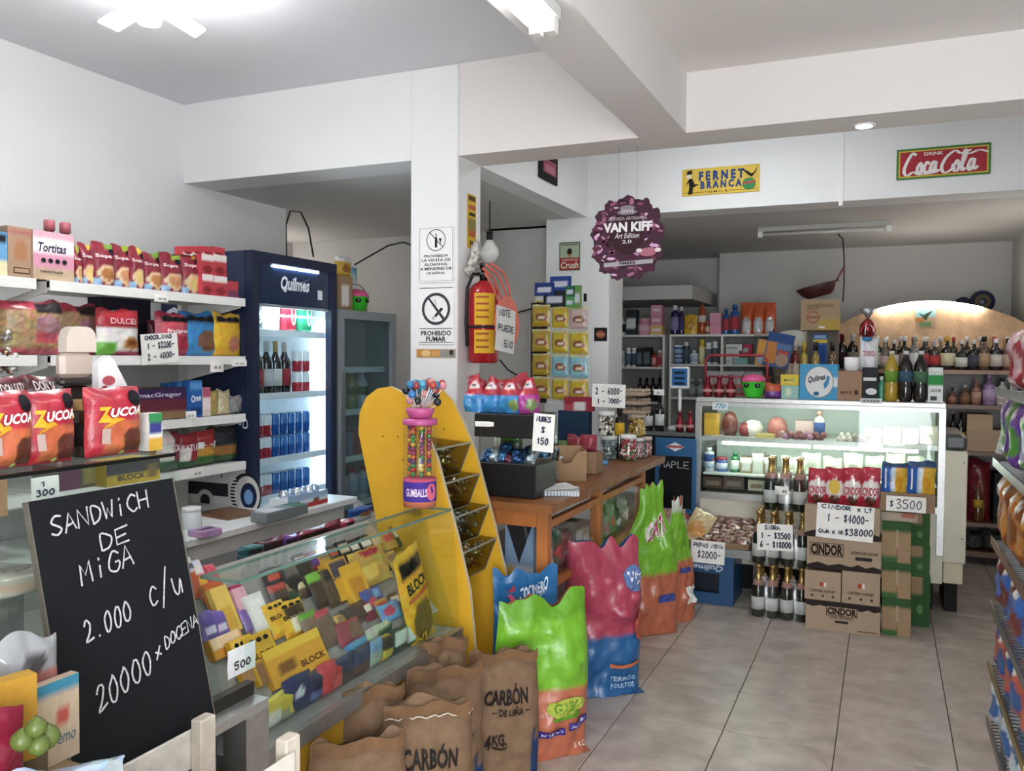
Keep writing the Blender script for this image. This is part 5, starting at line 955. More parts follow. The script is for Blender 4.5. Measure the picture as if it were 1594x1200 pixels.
note('price_note', 'large handwritten milk price note on the brown boxes', [('CINDOR', -.42, .86, .1, .97), ('x Lt', .2, .86, .46, .96), ('1 - $4000-', -.32, .5, .42, .72, .02), ('CAJA x 10', -.45, .14, -.02, .24, .02), ('$38000', .0, .14, .5, .32, .06)], (1269, 786, 1358, 840), Y=BYF-.008, pen=.03, roll=2)
for k, x in enumerate([1257, 1284, 1312, 1340]):
    wd = [('CINDOR', -.42, .3, .46, .5, '#c03048', .03)] if k != 1 else [('ell', 0, .5, .3, .2, '#e0b83c')]
    bag('milk_sachet', f'red and white chocolate milk sachet, {nth(k, 4)} on the brown boxes', 'sachet', (x, 729, x+29, 787), Y=BYF+.012, z=zD+.001, base='#c02a40', zs=[(0, .2, 1, .7, '#e6dcd6', 1), (0, 0, 1, .14, '#b02438'), (.2, .05, .8, .3, '#5a2c1c', 1)], words=wd, t=.05, crump=.004, m='gloss', group='chocolate milk sachets')
# boxes beside
SYF = 5.02; zs_ = [.001, P(1395, 931, Y=SYF).z, P(1395, 876, Y=SYF).z, P(1395, 812, Y=SYF).z]
for k in range(3):
    y0 = [931, 876, 812][k]; y1 = [988, 931, 876][k]
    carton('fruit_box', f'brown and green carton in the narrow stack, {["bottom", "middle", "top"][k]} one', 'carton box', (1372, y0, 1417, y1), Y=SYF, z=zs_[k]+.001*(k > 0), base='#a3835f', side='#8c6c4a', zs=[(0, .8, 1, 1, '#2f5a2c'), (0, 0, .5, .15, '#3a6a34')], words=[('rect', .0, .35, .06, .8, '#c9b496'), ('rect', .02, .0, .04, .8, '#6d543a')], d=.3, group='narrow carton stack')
for k, (y0, y1, c0) in enumerate([(898, 966, '#2f5a2a'), (850, 898, '#376430'), (797, 850, '#33602c')]):
    carton('fruit_box', f'dark green carton behind the narrow stack, {["bottom", "middle", "top"][k]} one', 'carton box', (1412, y0, 1447, y1), Y=5.25, z=None if k else .001, base=c0, zs=[(.2, .65, .6, 1, '#a3835f')], words=[('ell', .05, .35, .14, .1, '#5f8c4c')], d=.2, group='green cartons behind the stack')
carton('open_tray', 'cut paper-topped carton lid on the narrow stack', 'carton', (1372, 799, 1428, 822), Y=SYF-.004, base='#a99c86', zs=[(.2, .3, .7, .9, '#b8a894'), (.6, .5, .9, 1, '#b86a54')], d=.25, z=P(1400, 812, Y=SYF).z+.002)
tz = P(1410, 797, Y=4.99).z
carton('snack_tray', 'brown cardboard tray holding the yellow snack bags', 'carton', (1370, 768, 1455, 797), Y=4.99, base='#96785a', d=.2, z=tz)
for k, (x0, x1) in enumerate([(1371, 1411), (1411, 1455)]):
    bag('snack_bag', f'yellow and blue potato stick bag, {["left", "right"][k]} one in the tray', 'snack bag', (x0, 720, x1, 776), Y=4.985, z=P(1410, 772, Y=4.985).z, base='#e0ac1c', zs=[(0, 0, .45, 1, '#1f5cb8'), (.4, .1, .5, .9, '#c8d8e8'), (0, .85, 1, 1, '#2a4a78')], words=[(['Natur', 'Pehuamar'][k], -.42, .1, -.3, .95, '#e8f0f8')] if False else [('rect', -.36, .2, -.3, .8, '#e8f0f8'), ('ell', .2, .4, .16, .2, '#d89414')], t=.06, yaw=0)
note('price_note', 'price note reading 3500 on the snack tray', [('$', -.42, .3, -.3, .7), ('3500', -.26, .22, .42, .78)], (1379, 773, 1441, 797), Y=4.97, pen=.055)
# ------------------------------------------------------------------ crate table with packets
QY = 5.19; t = thing('bottle_crate', 'blue plastic bottle crate standing upside down on the floor', 'crate', (P(1101, 938, Y=QY).x, QY, .001)); w = .155; d = .36; hq = P(1101, 862, Y=QY).z; cb = '#1f5282'
MB().box(-w, w, 0, .012, .10, hq-.001, cb).build('front_wall', 'plastic', t) if False else None
f = MB(); f.box(-w, -w*.8, 0, .012, .0, hq, cb); f.box(w*.45, w, 0, .012, 0, hq, cb); f.box(-w*.8, w*.45, 0, .012, 0, .07, cb); f.box(-w*.8, w*.45, 0, .012, .19, hq, cb); f.build('front_wall', 'plastic', t)
MB().box(-w*.8, w*.45, .05, .06, .06, .2, '#0c1c2c').build('grip_recess', 'plastic', t)
for x in (-w, w-.012): MB().box(x, x+.012, .012, d-.012, 0, hq, cb).build('side_wall', 'plastic', t)
MB().box(-w, w, d-.012, d, 0, hq, cb).build('back_wall', 'plastic', t); MB().box(-w, w, .012, d-.012, hq-.012, hq, cb).build('floor_grid', 'plastic', t)
letter(t, [('Quilmes', .09, .245, -.11, .205, '#c9d6e4', .03, .2)], flat(-.002))
tt = thing('display_table', 'grey metal tray table carrying the packets over the crate', 'table', (P(1100, 850, Y=QY).x, QY, 0)); zt_ = hq+.002; xl = P(1035, 850, Y=QY).x-tt.location.x; xr = P(1172, 850, Y=QY).x-tt.location.x
MB().box(xl, xr, -.05, .38, zt_, zt_+.012, '#8d9092').build('top', 'metal', tt); MB().box(xl, xr, -.054, -.045, zt_-.0, zt_+.05, '#9a9d9e').build('front_rim', 'metal', tt)
for x in (xl+.03, xr-.03): MB().box(x-.012, x+.012, .34, .364, 0, zt_, '#777').build('leg', 'metal', tt)
zt2 = zt_+.0125; zr = P(1100, 805, Y=QY).z
for k, (x0, x1) in enumerate([(1024, 1082), (1083, 1166)]):
    a = P(x0, 840, Y=QY-.03).x; b = P(x1, 840, Y=QY-.03).x; c = thing('cardboard_tray', f'{["left", "right"][k]} open cardboard tray of packets on the tray table', 'carton', ((a+b)/2, QY-.035, zt2)); L = (b-a)/2; hh = .07; kc = '#8c6f50'
    MB().box(-L, L, 0, .004, 0, hh, kc).build('front_wall', 'card', c); MB().box(-L, L, .33, .334, 0, hh+.05, kc).build('back_wall', 'card', c); MB().box(-L, L, .004, .33, 0, .004, kc).build('base', 'card', c)
    for x in (-L, L-.004): MB().box(x, x+.004, .004, .33, .004, hh, kc).build('side_wall', 'card', c)
rn = random.Random(21)
for j in range(4):
    for i in range(4):
        x = P(1096+i*19+(j % 2)*5, 835, Y=QY).x; y = QY+.01+j*.07; z = zt2+.012+j*.026
        o = bag('cookie_packet', f'brown cookie packet with orange flash, row {ORD[j]} from front, {nth(i, 4)}', 'cookie packet', None, place=(Vector((x, y, z)), .105, .135, rn.uniform(-.3, .3)), base='#5c3a30', zs=[(.1, .05, .9, .5, ['#c87c40', '#d89a60', '#94604a'][(i+j) % 3], 1), (.2, .55, .8, .85, '#a88070', 1), (.35, .62, .65, .78, '#3c3040')], t=.05, m='gloss', jit=.25, res=(10, 10), group='cookie packets in the right tray'); o.rotation_euler = (R(-48), 0, rn.uniform(-.35, .35))
for k, (r, bs, lb) in enumerate([((1022, 786, 1062, 832), '#b08878', 'pink printed pastry bag in the left tray'), ((1050, 784, 1086, 832), '#d0b888', 'white bag of golden pastries in the left tray'), ((1030, 778, 1070, 806), '#a04c44', 'red striped pastry bag at the back of left tray')]):
    o = bag('pastry_bag', lb, 'pastry bag', r, Y=QY+.02+.1*(k == 2), z=zt2+.01, base=bs, zs=[(.1, .3, .9, .7, '#c88a3c' if k == 1 else '#e0d0c8', 1)], jit=.3, t=.06, m='gloss'); o.rotation_euler = (R(-30), R([-6, 25, 0][k]), 0)
note('price_note', 'price note reading 2000 hung on the tray table', [('PEPAS NOVA', -.42, .72, .46, .88), ('$2000-', -.3, .25, .4, .55)], (1075, 842, 1127, 877), Y=QY-.06, pen=.04, roll=1)
# maple chalkboard
MY = 5.42; t = thing('chalkboard', 'blue framed small chalkboard reading maple, beside the deli case', 'chalkboard', (P(1050, 800, Y=MY).x, MY, .0)); w = .5*(P(1083, 700, Y=MY)-P(1019, 700, Y=MY)).length; z1 = P(1050, 682, Y=MY).z; z0 = P(1050, 800, Y=MY).z; zm = P(1050, 710, Y=MY).z
MB().bbox(-w, w, 0, .02, z0, z1, '#1c5f94', .006).build('frame', 'enamel', t); MB().box(-w+.03, w-.025, -.004, 0, z0+.04, zm, '#15171a').build('slate', 'matte', t)
for s in (-1, 1): MB().box(s*w*.8-.012, s*w*.8+.012, .002, .018, 0, z0, '#1c4f7c').build('leg', 'enamel', t)
letter(t, [('hand', 'MAPLE', -w+.03, zm-.075, w-.04, zm-.035, '#b9bcc0', .0045), ('poly', [(-.06, z1-.055), (0, z1-.085), (.06, z1-.055), (0, z1-.025)], '#d8dce0'), ('rect', -.05, z1-.062, .05, z1-.047, '#b84a4a')], flat(-.0055), 'chalk_writing')
# ================================================================== wooden glazed counter
CTZ, CX, CYN, CYE, CXB = .90, -1.255, 3.22, 5.08, -1.93
t = thing('wooden_counter', 'orange varnished wooden counter with glass sides', 'counter', ((CX+CXB)/2, (CYN+CYE)/2, 0)); ox, oy = (CX+CXB)/2, (CYN+CYE)/2; wd = '#b8692c'
rn = random.Random(2); n = 22; top = MB(); pts = [(CX+.03+.018*NZ(Vector((k*.9, 3, 0))), CYN-.03+(CYE-CYN+.08)*k/n) for k in range(n+1)]
V = [(x-ox, y-oy, CTZ-.035) for x, y in pts]+[(x-ox, y-oy, CTZ) for x, y in pts]+[(CXB-.03-ox, pts[0][1]-oy, CTZ-.035), (CXB-.03-ox, pts[-1][1]-oy, CTZ-.035), (CXB-.03-ox, pts[0][1]-oy, CTZ), (CXB-.03-ox, pts[-1][1]-oy, CTZ)]
N1 = n+1; a0 = 2*N1
top.add(V, [tuple([a0]+list(range(N1))+[a0+1])[::-1], tuple([a0+2]+list(range(N1, 2*N1))+[a0+3])]+[(k, k+1, N1+k+1, N1+k) for k in range(n)]+[(a0, 0, N1, a0+2), (n, a0+1, a0+3, N1+n), (a0+1, a0, a0+2, a0+3)], C('#8f5426')); top.build('top', 'sheen_wood', t)
ym = [CYN, P(934, 760, X=CX).y, P(1003, 730, X=CX).y-.02]
for y in ym+[CYN]:
    for x in (CX, CXB+.05):
        if y == CYN and x != CX and any(False for _ in ()): continue
for y in ym:
    for x in (CX-.05, CXB): MB().bbox(x-ox, x+.05-ox, y-oy, y+.05-oy, 0, CTZ-.036, wd, .003).build('leg', 'sheen_wood', t)
for z0, z1 in ((CTZ-.10, CTZ-.036),): MB().box(CXB+.05-ox, CX-.05-ox, CYN-oy, CYN+.03-oy, z0, z1, wd).build('front_rail', 'sheen_wood', t)
for z in (.56, .27): MB().box(CXB+.05-ox, CX-.05-ox, CYN-oy, CYN+.02-oy, z-.03, z, wd).build('front_rail', 'sheen_wood', t)
for z in (CTZ-.075, .56, .27, .08):
    for a, b in zip(ym, ym[1:]): MB().box(CX-.03-ox, CX-ox, a+.05-oy, b-oy, z-.03, z, wd).build('side_rail', 'sheen_wood', t)
for z in (.56, .27, .08): MB().box(CXB+.01-ox, CX-.032-ox, CYN+.032-oy, ym[-1]-oy, z-.03, z-.01, '#9a5f2c').build('shelf', 'sheen_wood', t)
for a, b in zip(ym, ym[1:]): MB().box(CX-.018-ox, CX-.013-ox, a+.05-oy, b-oy, .08, CTZ-.105, '#fff').build('glass_pane', 'clear', t)
MB().box(CXB+.05-ox, CX-.05-ox, CYN+.034-oy, CYN+.038-oy, .1, CTZ-.1, '#fff').build('glass_pane', 'clear', t)
# goods in the counter
rn = random.Random(77); n = 0
pal = ['#9a9a92', '#b8a890', '#6a8cac', '#b8b8b4', '#8c5048', '#4c7a50', '#c0b8a8', '#50708c', '#7a6a58', '#2f5a40']
for sh, z in enumerate((.56, .27, .08)):
    ys = CYN+.10; k = 0
    while ys < ym[-1]-.12:
        w = rn.uniform(.08, .15); h = rn.uniform(.10, .19) if sh else rn.uniform(.1, .2)
        if not any(ys-.02 < q+.05 and ys+w > q for q in ym[1:2]):
            green = ys > ym[1] and sh < 2; b_ = rn.choice(['#2f6a3c', '#3a7a48', '#6f8c6a']) if green else rn.choice(pal)
            nm = 'green' if green else 'grey' if b_ in ('#9a9a92', '#b8b8b4') else 'assorted'
            lb = f'{nm} packet behind counter glass, {["upper", "middle", "bottom"][sh]} shelf, {nth(k)} from the near leg'
            if (green or rn.random() < .5): bag('shop_packet', lb, 'packet', None, place=(Vector((CX-.05, ys+w/2, z-.009)), w, h, R(90)), base=b_, zs=[(.15, .3, .85, .6, rn.choice(['#d8d8d0', '#b8c0b0', '#c84c40']), 1)], t=.07, jit=.3, m='gloss', group='goods behind the counter glass')
            else: carton('shop_box', lb.replace('packet', 'box'), 'box', None, place=(Vector((CX-.05, ys+w/2, z-.009)), w, h, R(90)), base=b_, zs=[(.1, .4, .9, .75, '#d8d4cc'), (.1, .1, .5, .3, rn.choice(pal))], d=.1, group='goods behind the counter glass')
            k += 1
        ys += w+.012
carton('blue_carton', 'blue and white carton with V notch, seen through counter front', 'carton', (786, 812, 830, 858), Y=CYN+.06, base='#7f9cc0', zs=[(0, 0, 1, .25, '#c8ccd4'), (.1, .0, .3, .2, '#c8a04c')], words=[('poly', [(-.45, .95), (0, .3), (.45, .95)], '#20242c')], d=.12, z=.551)
for k, (x0, x1, c) in enumerate([(745, 785, '#4a7aa8'), (786, 830, '#8c9c6c')]): carton('stock_carton', ['blue stock carton on lowest counter shelf, behind rack', 'pale green stock carton seen through counter front'][k], 'carton', (x0, 862, x1, 905), Y=CYN+.07, base=c, zs=[(0, .4, 1, .6, '#b8c4d0')], d=.12, z=.261)
# helper: things standing on a level surface at a pixel
def ontop(rect, z): return P((rect[0]+rect[2])/2, rect[3], Z=z).y
T0 = CTZ+.001
# black two-tier stand
SY = 3.30; x0 = P(737, 760, Y=SY).x; x1 = P(834, 760, Y=SY).x; zt = P(800, 645, Y=SY).z; zb = P(800, 682, Y=SY).z
st = thing('display_stand', 'black two-tier candy stand with clear posts on the counter', 'stand', ((x0+x1)/2, SY, T0)); L = (x1-x0)/2; z_ = lambda z: z-T0
MB().bbox(-L, L, 0, .25, 0, P(800, 722, Y=SY).z-T0, '#17181b', .004).build('base_tray', 'plastic', st)
MB().bbox(-L, L, 0, .25, z_(zb), z_(zt)-.001, '#1d1e21', .004).build('upper_tray', 'plastic', st)
for x in (-L+.0, -L*.35, L-.022):
    for y in (.004, .225): MB().box(x, x+.022, y, y+.02, z_(P(800, 722, Y=SY).z), z_(zb), '#fff').build('clear_post', 'wrap', st)
note('blank_ticket', 'blank white ticket on the black stand front', [('-', -.1, .4, .1, .6)], (740, 656, 768, 664), Y=SY-.004, cat='ticket', pen=.02)
for k, r in enumerate([(716, 590, 750, 646), (742, 591, 778, 646), (768, 591, 808, 646), (803, 588, 834, 646)]):
    bag('sweets_bag', ['blue sweets bag with red gathered top, leftmost on the stand', 'blue sweets bag with red top, second on the stand', 'blue sweets bag with red top and green print, third', 'magenta and red sweets bag at the stand corner'][k], 'sweets bag', r, Y=SY+.03+.02*(k % 2), z=zt+.001, base='#c02c3c', zs=[(0, 0, 1, .52, '#2f86cc' if k < 3 else '#b03a94'), (.2, .7, .9, .9, '#e8d8d8', 1), (.3, .75, .6, .85, '#20242c', 1)]+([(.55, .05, .95, .4, '#7a9a4c', 1)] if k > 1 else []), t=.09, crump=.016, m='film', style='gather', yaw=0)
for k, r in enumerate([(722, 586, 752, 620), (756, 586, 786, 620), (788, 586, 816, 620)]): bag('sweets_bag', f'red sweets bag in the back row of the stand, {nth(k)}', 'sweets bag', r, Y=SY+.17, z=zt+.001, base='#b02838', zs=[(.2, .4, .8, .8, '#d8b8c0', 1)], t=.07, crump=.016, group='red sweets bags at the back')
bz = P(800, 722, Y=SY).z
for k in range(11):
    o = bag('foil_sweets', f'small blue and silver foil sweet packet on lower stand tier, {ORD[k]}', 'sweets packet', None, place=(Vector((x0+.03+(k % 6)*.042, SY+.02+.09*(k//6), bz+.002)), .06, .06+.02*(k % 3), rn.uniform(-.5, .5)), base=['#2c5488', '#8fa0ac', '#3a78b0', '#5a2c3c'][k % 4], jit=.4, t=.035, m='foil', group='foil sweets on the lower tier'); o.rotation_euler = (R(-35), 0, rn.uniform(-.5, .5))
bag('sweets_bag', 'green sweets bag standing on the lower stand tier', 'sweets bag', (774, 676, 810, 706), Y=SY+.15, z=bz+.002, base='#3c6a28', zs=[(0, .4, 1, .7, '#2a3c20')], t=.05)
note('price_note', 'curled white note taped to the right side of the stand', [('NUBES', -.35, .80, .35, .92), ('$', -.12, .5, .12, .66), ('150', -.3, .2, .3, .36)], (828, 644, 861, 703), Y=SY-.02, pen=.035, roll=3)
for k in range(9):
    p = (842+(k % 3)*5, 700+(k//3)*14); q = P(848, p[1]+10, Y=SY+.12); o = bag('foil_sweets', f'blue and white foil packet piled right of the stand, {ORD[k]}', 'sweets packet', None, place=(Vector((-1.50+.03*(k % 2), 3.70+.08*(k % 3), T0+.05*(k//3))), .09, .055, rn.uniform(-.6, .6)), base=['#3a78b4', '#c8d0d4', '#5fa0cc', '#4a4c58'][k % 4], jit=.3, t=.06, m='foil', group='foil packets piled by the stand')
# notepad, papers, carton
p = P(866, 768, Z=T0); t = thing('notepad', 'spiral notepad with loose white sheets on the counter corner', 'notepad', (p.x, p.y, T0), R(20)); MB().bbox(-.10, .10, -.075, .075, 0, .022, '#c9cdd2', .001).build('pages', 'paper', t)
for k in range(14): MB().box(-.095+.014*k, -.090+.014*k, -.0775, -.0745, .001, .021, '#5a6068').build('spiral_ring', 'metal', t)
q = MB(); q.M = Matrix.Rotation(.5, 4, 'Z'); q.grid(lambda u, v: ((u-.5)*.16, (v-.5)*.12, .024+.012*u*v+.002), '#eceae6', 5, 5); q.grid(lambda u, v: ((u-.5)*.16, (v-.5)*.12, .023+.012*u*v+.002), '#eceae6', 5, 5, flip=True); hand(q, 'cuu', -.03, -.02, .03, .01, lambda x, z: (x, z, .034), '#3a4468', .002); q.build('loose_sheet', 'paper', t)
r = (863, 690, 915, 749); y = ontop(r, T0); t = thing('open_carton', 'open brown carton with cut front on the counter', 'carton', (P(889, 749, Z=T0).x, y, T0), R(30)); kc = '#a07c58'
MB().prism([(-.075, 0), (.075, 0), (.075, .15), (.03, .14), (.0, .09), (-.035, .085), (-.075, .14)], 0, .004, kc).build('front_wall', 'card', t)
for x in (-.075, .071): MB().box(x, x+.004, .004, .13, 0, .15, kc).build('side_wall', 'card', t)
MB().box(-.075, .075, .13, .134, 0, .16, kc).build('back_wall', 'card', t); MB().box(-.071, .071, .004, .13, 0, .004, kc).build('base', 'card', t)
for k, (r, bs, lb) in enumerate([((880, 678, 905, 702), '#8c2434', 'dark red sweets bag behind the open carton, left'), ((900, 676, 926, 702), '#942c3c', 'dark red sweets bag behind the open carton, right'), ((866, 686, 884, 702), '#5a7a3c', 'green herb packet sticking out behind the carton')]): bag('sweets_bag', lb, 'sweets bag', r, Y=y+.30, base=bs, jit=.3, t=.06, z=P(895, 702, Y=y+.30).z)
sup = MB(); zz = P(895, 702, Y=y+.30).z; xa_ = P(862, 702, Y=y+.3).x; xb_ = P(930, 702, Y=y+.3).x; sup.bbox(xa_, xb_, y+.28, y+.40, T0, zz-.001, '#8c6c4c', .003); tag(sup.build('cardboard_box', 'card'), 'low brown box under the dark red sweets bags', 'box')
lying('blue_tray', 'small bright blue paper tray on the counter', 'tray', 930, 715, .11, .07, .025, '#2f86cc', z=T0, rz=.4, m='plastic')
def candy_jar(label, rect, z, lid, sweets, band=None, y=None):
    y = y or ontop(rect, z); loc, w, h, _ = frame(rect, Y=y, z=z); r = w/2; t = thing('candy_jar', label, 'jar', (loc.x, loc.y+r, z))
    MB().lathe([(r*.96, 0), (r, .01), (r, h*.80), (r*.9, h*.85)], '#fff', seg=18).build('glass', 'clear', t); MB().lathe([(r*.95, h*.84), (r*.95, h*.99), (r*.85, h)], lid, seg=18).build('lid', 'plastic', t)
    m = MB(); g = random.Random(int(rect[0])); s = r*.2
    for k in range(120):
        an = g.uniform(0, 6.3); rd = r*.80*math.sqrt(g.random()); m.ball((rd*math.cos(an), rd*math.sin(an), s+g.random()*h*.72), s, g.choice(sweets), seg=6, rings=4)
    o = m.build('sweets', 'candy', t); o['kind'] = 'stuff'
    if band: MB().lathe([(r*1.01, h*.25), (r*1.01, h*.55)], band, seg=18).build('label', 'print', t)
    return t
candy_jar('jar of red and green sweets with white lid, counter edge', (961, 677, 987, 718), T0, '#e8e6e2', ['#c83c4c', '#b02c38', '#5f8c48', '#e0d8d0'])
candy_jar('jar of pale pink sweets behind the red and green jar', (984, 682, 1000, 714), T0, '#d8d4d0', ['#d8b0b0', '#c8c8c0', '#b85c64'])
candy_jar('small jar of red sweets at the counter end', (998, 680, 1013, 712), T0, '#c8b8b0', ['#b83c44', '#d8a8a0', '#8c2c30'])
yj = ontop((930, 681, 957, 716), T0)
candy_jar('lower jar of grey-green sweets under the black-and-white one', (930, 679, 957, 716), T0, '#c9ccca', ['#7f9498', '#a8b0a8', '#4c6468'], y=yj)
candy_jar('jar of black and white sweets with white lid', (926, 641, 953, 680), T0+(P(943, 680, Y=yj).z-P(943, 716, Y=yj).z), '#e4e2dc', ['#26201c', '#e8e2d4', '#d8ccb4'], y=yj)
bottle('syrup_bottle', 'dark bottle with yellow label between jars and egg trays', 'bottle', (954, 632, 969, 716), Y=yj+.1, z=T0, style='shampoo', glass='#1c1410', cap='#1a1a1a', band='#d8a41c', lab=(.45, .68))
ye = yj+.22; zj = T0
bx_ = MB(); xe0 = P(968, 680, Y=ye).x; xe1 = P(1004, 680, Y=ye).x; zz = P(985, 682, Y=ye).z
bx_.bbox(xe0, xe1, ye-.01, ye+.16, T0, zz-.001, '#6a6f70', .003); tag(bx_.build('storage_box', 'plastic'), 'grey storage box under the yellow sweets jar', 'box')
candy_jar('jar of golden yellow sweets below the egg trays', (972, 645, 1002, 682), zz, '#b8a890', ['#c8a03c', '#d8b85c', '#b88c30'], y=ye)
ze = P(985, 645, Y=ye).z
for k in range(3):
    m = MB(); w = (xe1-xe0)/2; zz2 = .001+k*.055
    m.grid(lambda u, v: ((u-.5)*2*w, .02+v*.15, .03+.018*math.sin(u*6.28*2.5)*math.sin(v*6.28*2.5)), '#b5a08a', 12, 12); m.bbox(-w, w, .02, .17, 0, .028, '#a8937c', .008)
    o = tag(m.build('egg_tray', 'matte', None, ((xe0+xe1)/2, ye-.03, ze+zz2)), f'pulp egg tray, {["bottom", "middle", "top"][k]} of the small stack', 'egg tray', 'stacked egg trays')
note('price_note', 'price note reading 2 for 6000 above the jars', [('2 - 6000-', -.4, .55, .42, .82, .04), ('1 - 7000-', -.35, .15, .4, .36, .05)], (921, 598, 973, 634), Y=yj+.02, pen=.04, roll=1)
# snack rack with hanging packets
KY = 4.93; rx0 = P(824, 600, Y=KY).x; rx1 = P(916, 600, Y=KY).x; zt = P(870, 432, Y=KY).z; zlow = P(870, 628, Y=KY).z
sr = thing('snack_rack', 'dark card rack of hanging snack packets before the pillar', 'rack', ((rx0+rx1)/2, KY, T0)); L = (rx1-rx0)/2
MB().box(-L, -L*.45, .02, .028, zlow-T0, P(870, 470, Y=KY).z-T0, '#2a2626').build('back_card', 'card', sr); MB().box(-L*.42, L, .02, .026, zlow-T0, P(870, 470, Y=KY).z-T0, '#d8d8d4').build('back_card', 'card', sr)
for x in (-L*.8, L*.8): MB().box(x-.008, x+.008, .03, .045, 0, zt-.1-T0, '#333').build('post', 'metal', sr)
cols = [(827, 855), (858, 883), (885, 914)]; rowsy = [(474, 508), (512, 547), (549, 584), (586, 620)]
for j, (ya, yb) in enumerate(rowsy):
    for i, (xa2, xb2) in enumerate(cols):
        c = '#7fb8c4' if j == 2 and i > 0 else '#c8a8a4' if j == 0 and i == 2 else '#c8a81c' if i else '#b8931c'
        bag('snack_packet', f'small {"light blue" if c == "#7fb8c4" else "pinkish" if c == "#c8a8a4" else "yellow"} nut packet hanging on rack, row {ORD[j]}, {["left", "middle", "right"][i]} column', 'nut packet', (xa2, ya+2*i, xb2, yb+2*i), Y=KY+.005*i-.03, base=c, zs=[(.2, .25, .85, .6, '#8c4a2c', 1), (.35, .32, .7, .5, '#e0d0b8', 1), (0, .9, 1, 1, '#d8c890')], t=.03, crump=.004, group='nut packets on the rack')
for k, (r, b_, lb) in enumerate([((832, 440, 862, 460), '#1f3a84', 'dark blue battery card tilted on top of the rack'), ((856, 430, 888, 452), '#24449a', 'blue lighter card on top of the rack'), ((846, 452, 880, 478), '#26282c', 'black blister card below the blue cards'), ((880, 445, 894, 462), '#2c6a4c', 'dark green cigarette paper box on the rack'), ((892, 444, 904, 480), '#6a9a4c', 'light green box at the rack top right'), ((832, 457, 848, 470), '#c8b468', 'tan small box at the rack top left'), ((880, 462, 893, 478), '#4c9a4c', 'bright green small box on the rack')]):
    carton('small_box', lb, 'box', r, Y=KY-.035+.01*(k % 3), base=b_, zs=[(.2, .3, .8, .6, '#c8ccd8')], d=.015)
carton('storage_box', 'dark blue box under the snack rack', 'box', (868, 640, 916, 688), Y=KY-.09, base='#1c3a58', side='#16304a', d=.06, z=None); carton('paper_sleeve', 'pale grey sleeve left of the dark blue box', 'box', (858, 638, 868, 690), Y=KY-.09, base='#b8c4cc', d=.06)
b = MB(); zq = P(890, 690, Y=KY-.09).z; b.bbox(P(857, 690, Y=KY-.09).x, P(918, 690, Y=KY-.09).x, KY-.1, KY-.02, T0, zq-.002, '#3a3632', .003); tag(b.build('storage_box', 'matte'), 'black plinth box carrying the dark blue box', 'box')
carton('medicine_box', 'red and white medicine box on the dark blue box', 'box', (878, 618, 922, 641), Y=KY-.08, base='#a8283c', zs=[(.0, .0, .45, .4, '#c04c5c'), (.35, .1, .75, .6, '#e0d8d8')], d=.05, z=P(890, 640, Y=KY-.09).z+.001)
# ================================================================== column and wall signs
def plaque(name, label, rect, X=None, Y=None, base='#eee', d=.006, items=(), cat='sign', m='enamel', border=None, roll=0):
    x0, y0, x1, y1 = rect; xm = (x0+x1)/2; c = P(xm, y1, X=X, Y=Y); w = (P(x1, y1, X=X, Y=Y)-P(x0, y1, X=X, Y=Y)).length; h = P(xm, y0, X=X, Y=Y).z-c.z
    b = MB(); b.bbox(-w/2, w/2, -d, -.0005, 0, h, base, .0015); o = tag(b.build(name, m, None, c, R(90) if X is not None else 0), label, cat)
    if items: letter(o, scale_items(items, w, h), flat(-d-.0008))
    return o, w, h, d
YC = YB-.0125; BK = '#26282c'
o, w, h, d = plaque('notice', 'white notice forbidding alcohol sales to minors on the column', (652, 352, 707, 440), Y=YC, base='#f0efee', m='gloss')
it = [('PROHIBIDA', -.34*w, .45*h, .34*w, .495*h, BK), ('LA VENTA DE', -.40*w, .375*h, .40*w, .42*h, BK), ('ALCHOHOL', -.33*w, .30*h, .33*w, .345*h, BK), ('A MENORES DE', -.44*w, .225*h, .44*w, .27*h, BK), ('18 AÑOS', -.25*w, .15*h, .25*w, .195*h, BK)]
letter(o, it, flat(-d-.0008)); g = MB(); cz = .75*h; r = .27*w; F_ = flat(-d-.0009)
g.decal(ring2(0, cz, r*.93, r), F_, BK); g.decal(poly([(-.035*w, cz-.13*h), (.035*w, cz-.13*h), (.035*w, cz+.03*h), (.012*w, cz+.06*h), (.012*w, cz+.12*h), (-.012*w, cz+.12*h), (-.012*w, cz+.06*h), (-.035*w, cz+.03*h)]), F_, BK); g.decal(poly([(.07*w, cz+.03*h), (.16*w, cz+.03*h), (.13*w, cz-.04*h), (.12*w, cz-.09*h), (.11*w, cz-.04*h)]), F_, BK); g.decal(poly([(-.2*w, cz+.2*w), (-.185*w, cz+.215*w), (.2*w, cz-.17*w), (.185*w, cz-.185*w)]), flat(-d-.0012), BK)
for a in ((-.47, .03, -.46, .97), (.46, .03, .47, .97)): g.decal(rect2(a[0]*w, a[1]*h, a[2]*w, a[3]*h), F_, '#55585c')
for a in ((-.47, .03, .47, .035), (-.47, .965, .47, .97)): g.decal(rect2(a[0]*w, a[1]*h, a[2]*w, a[3]*h), F_, '#55585c')
g.build('pictogram', 'print', o)
o, w, h, d = plaque('notice', 'white no smoking notice with barred cigarette on the column', (652, 447, 707, 536), Y=YC, base='#eeedec', m='gloss')
letter(o, [('PROHIBIDO', -.42*w, .155*h, .42*w, .235*h, BK, .03), ('FUMAR', -.27*w, .055*h, .27*w, .135*h, BK, .03)], flat(-d-.0008)); g = MB(); cz = .62*h; r = .40*w; F_ = flat(-d-.0009)
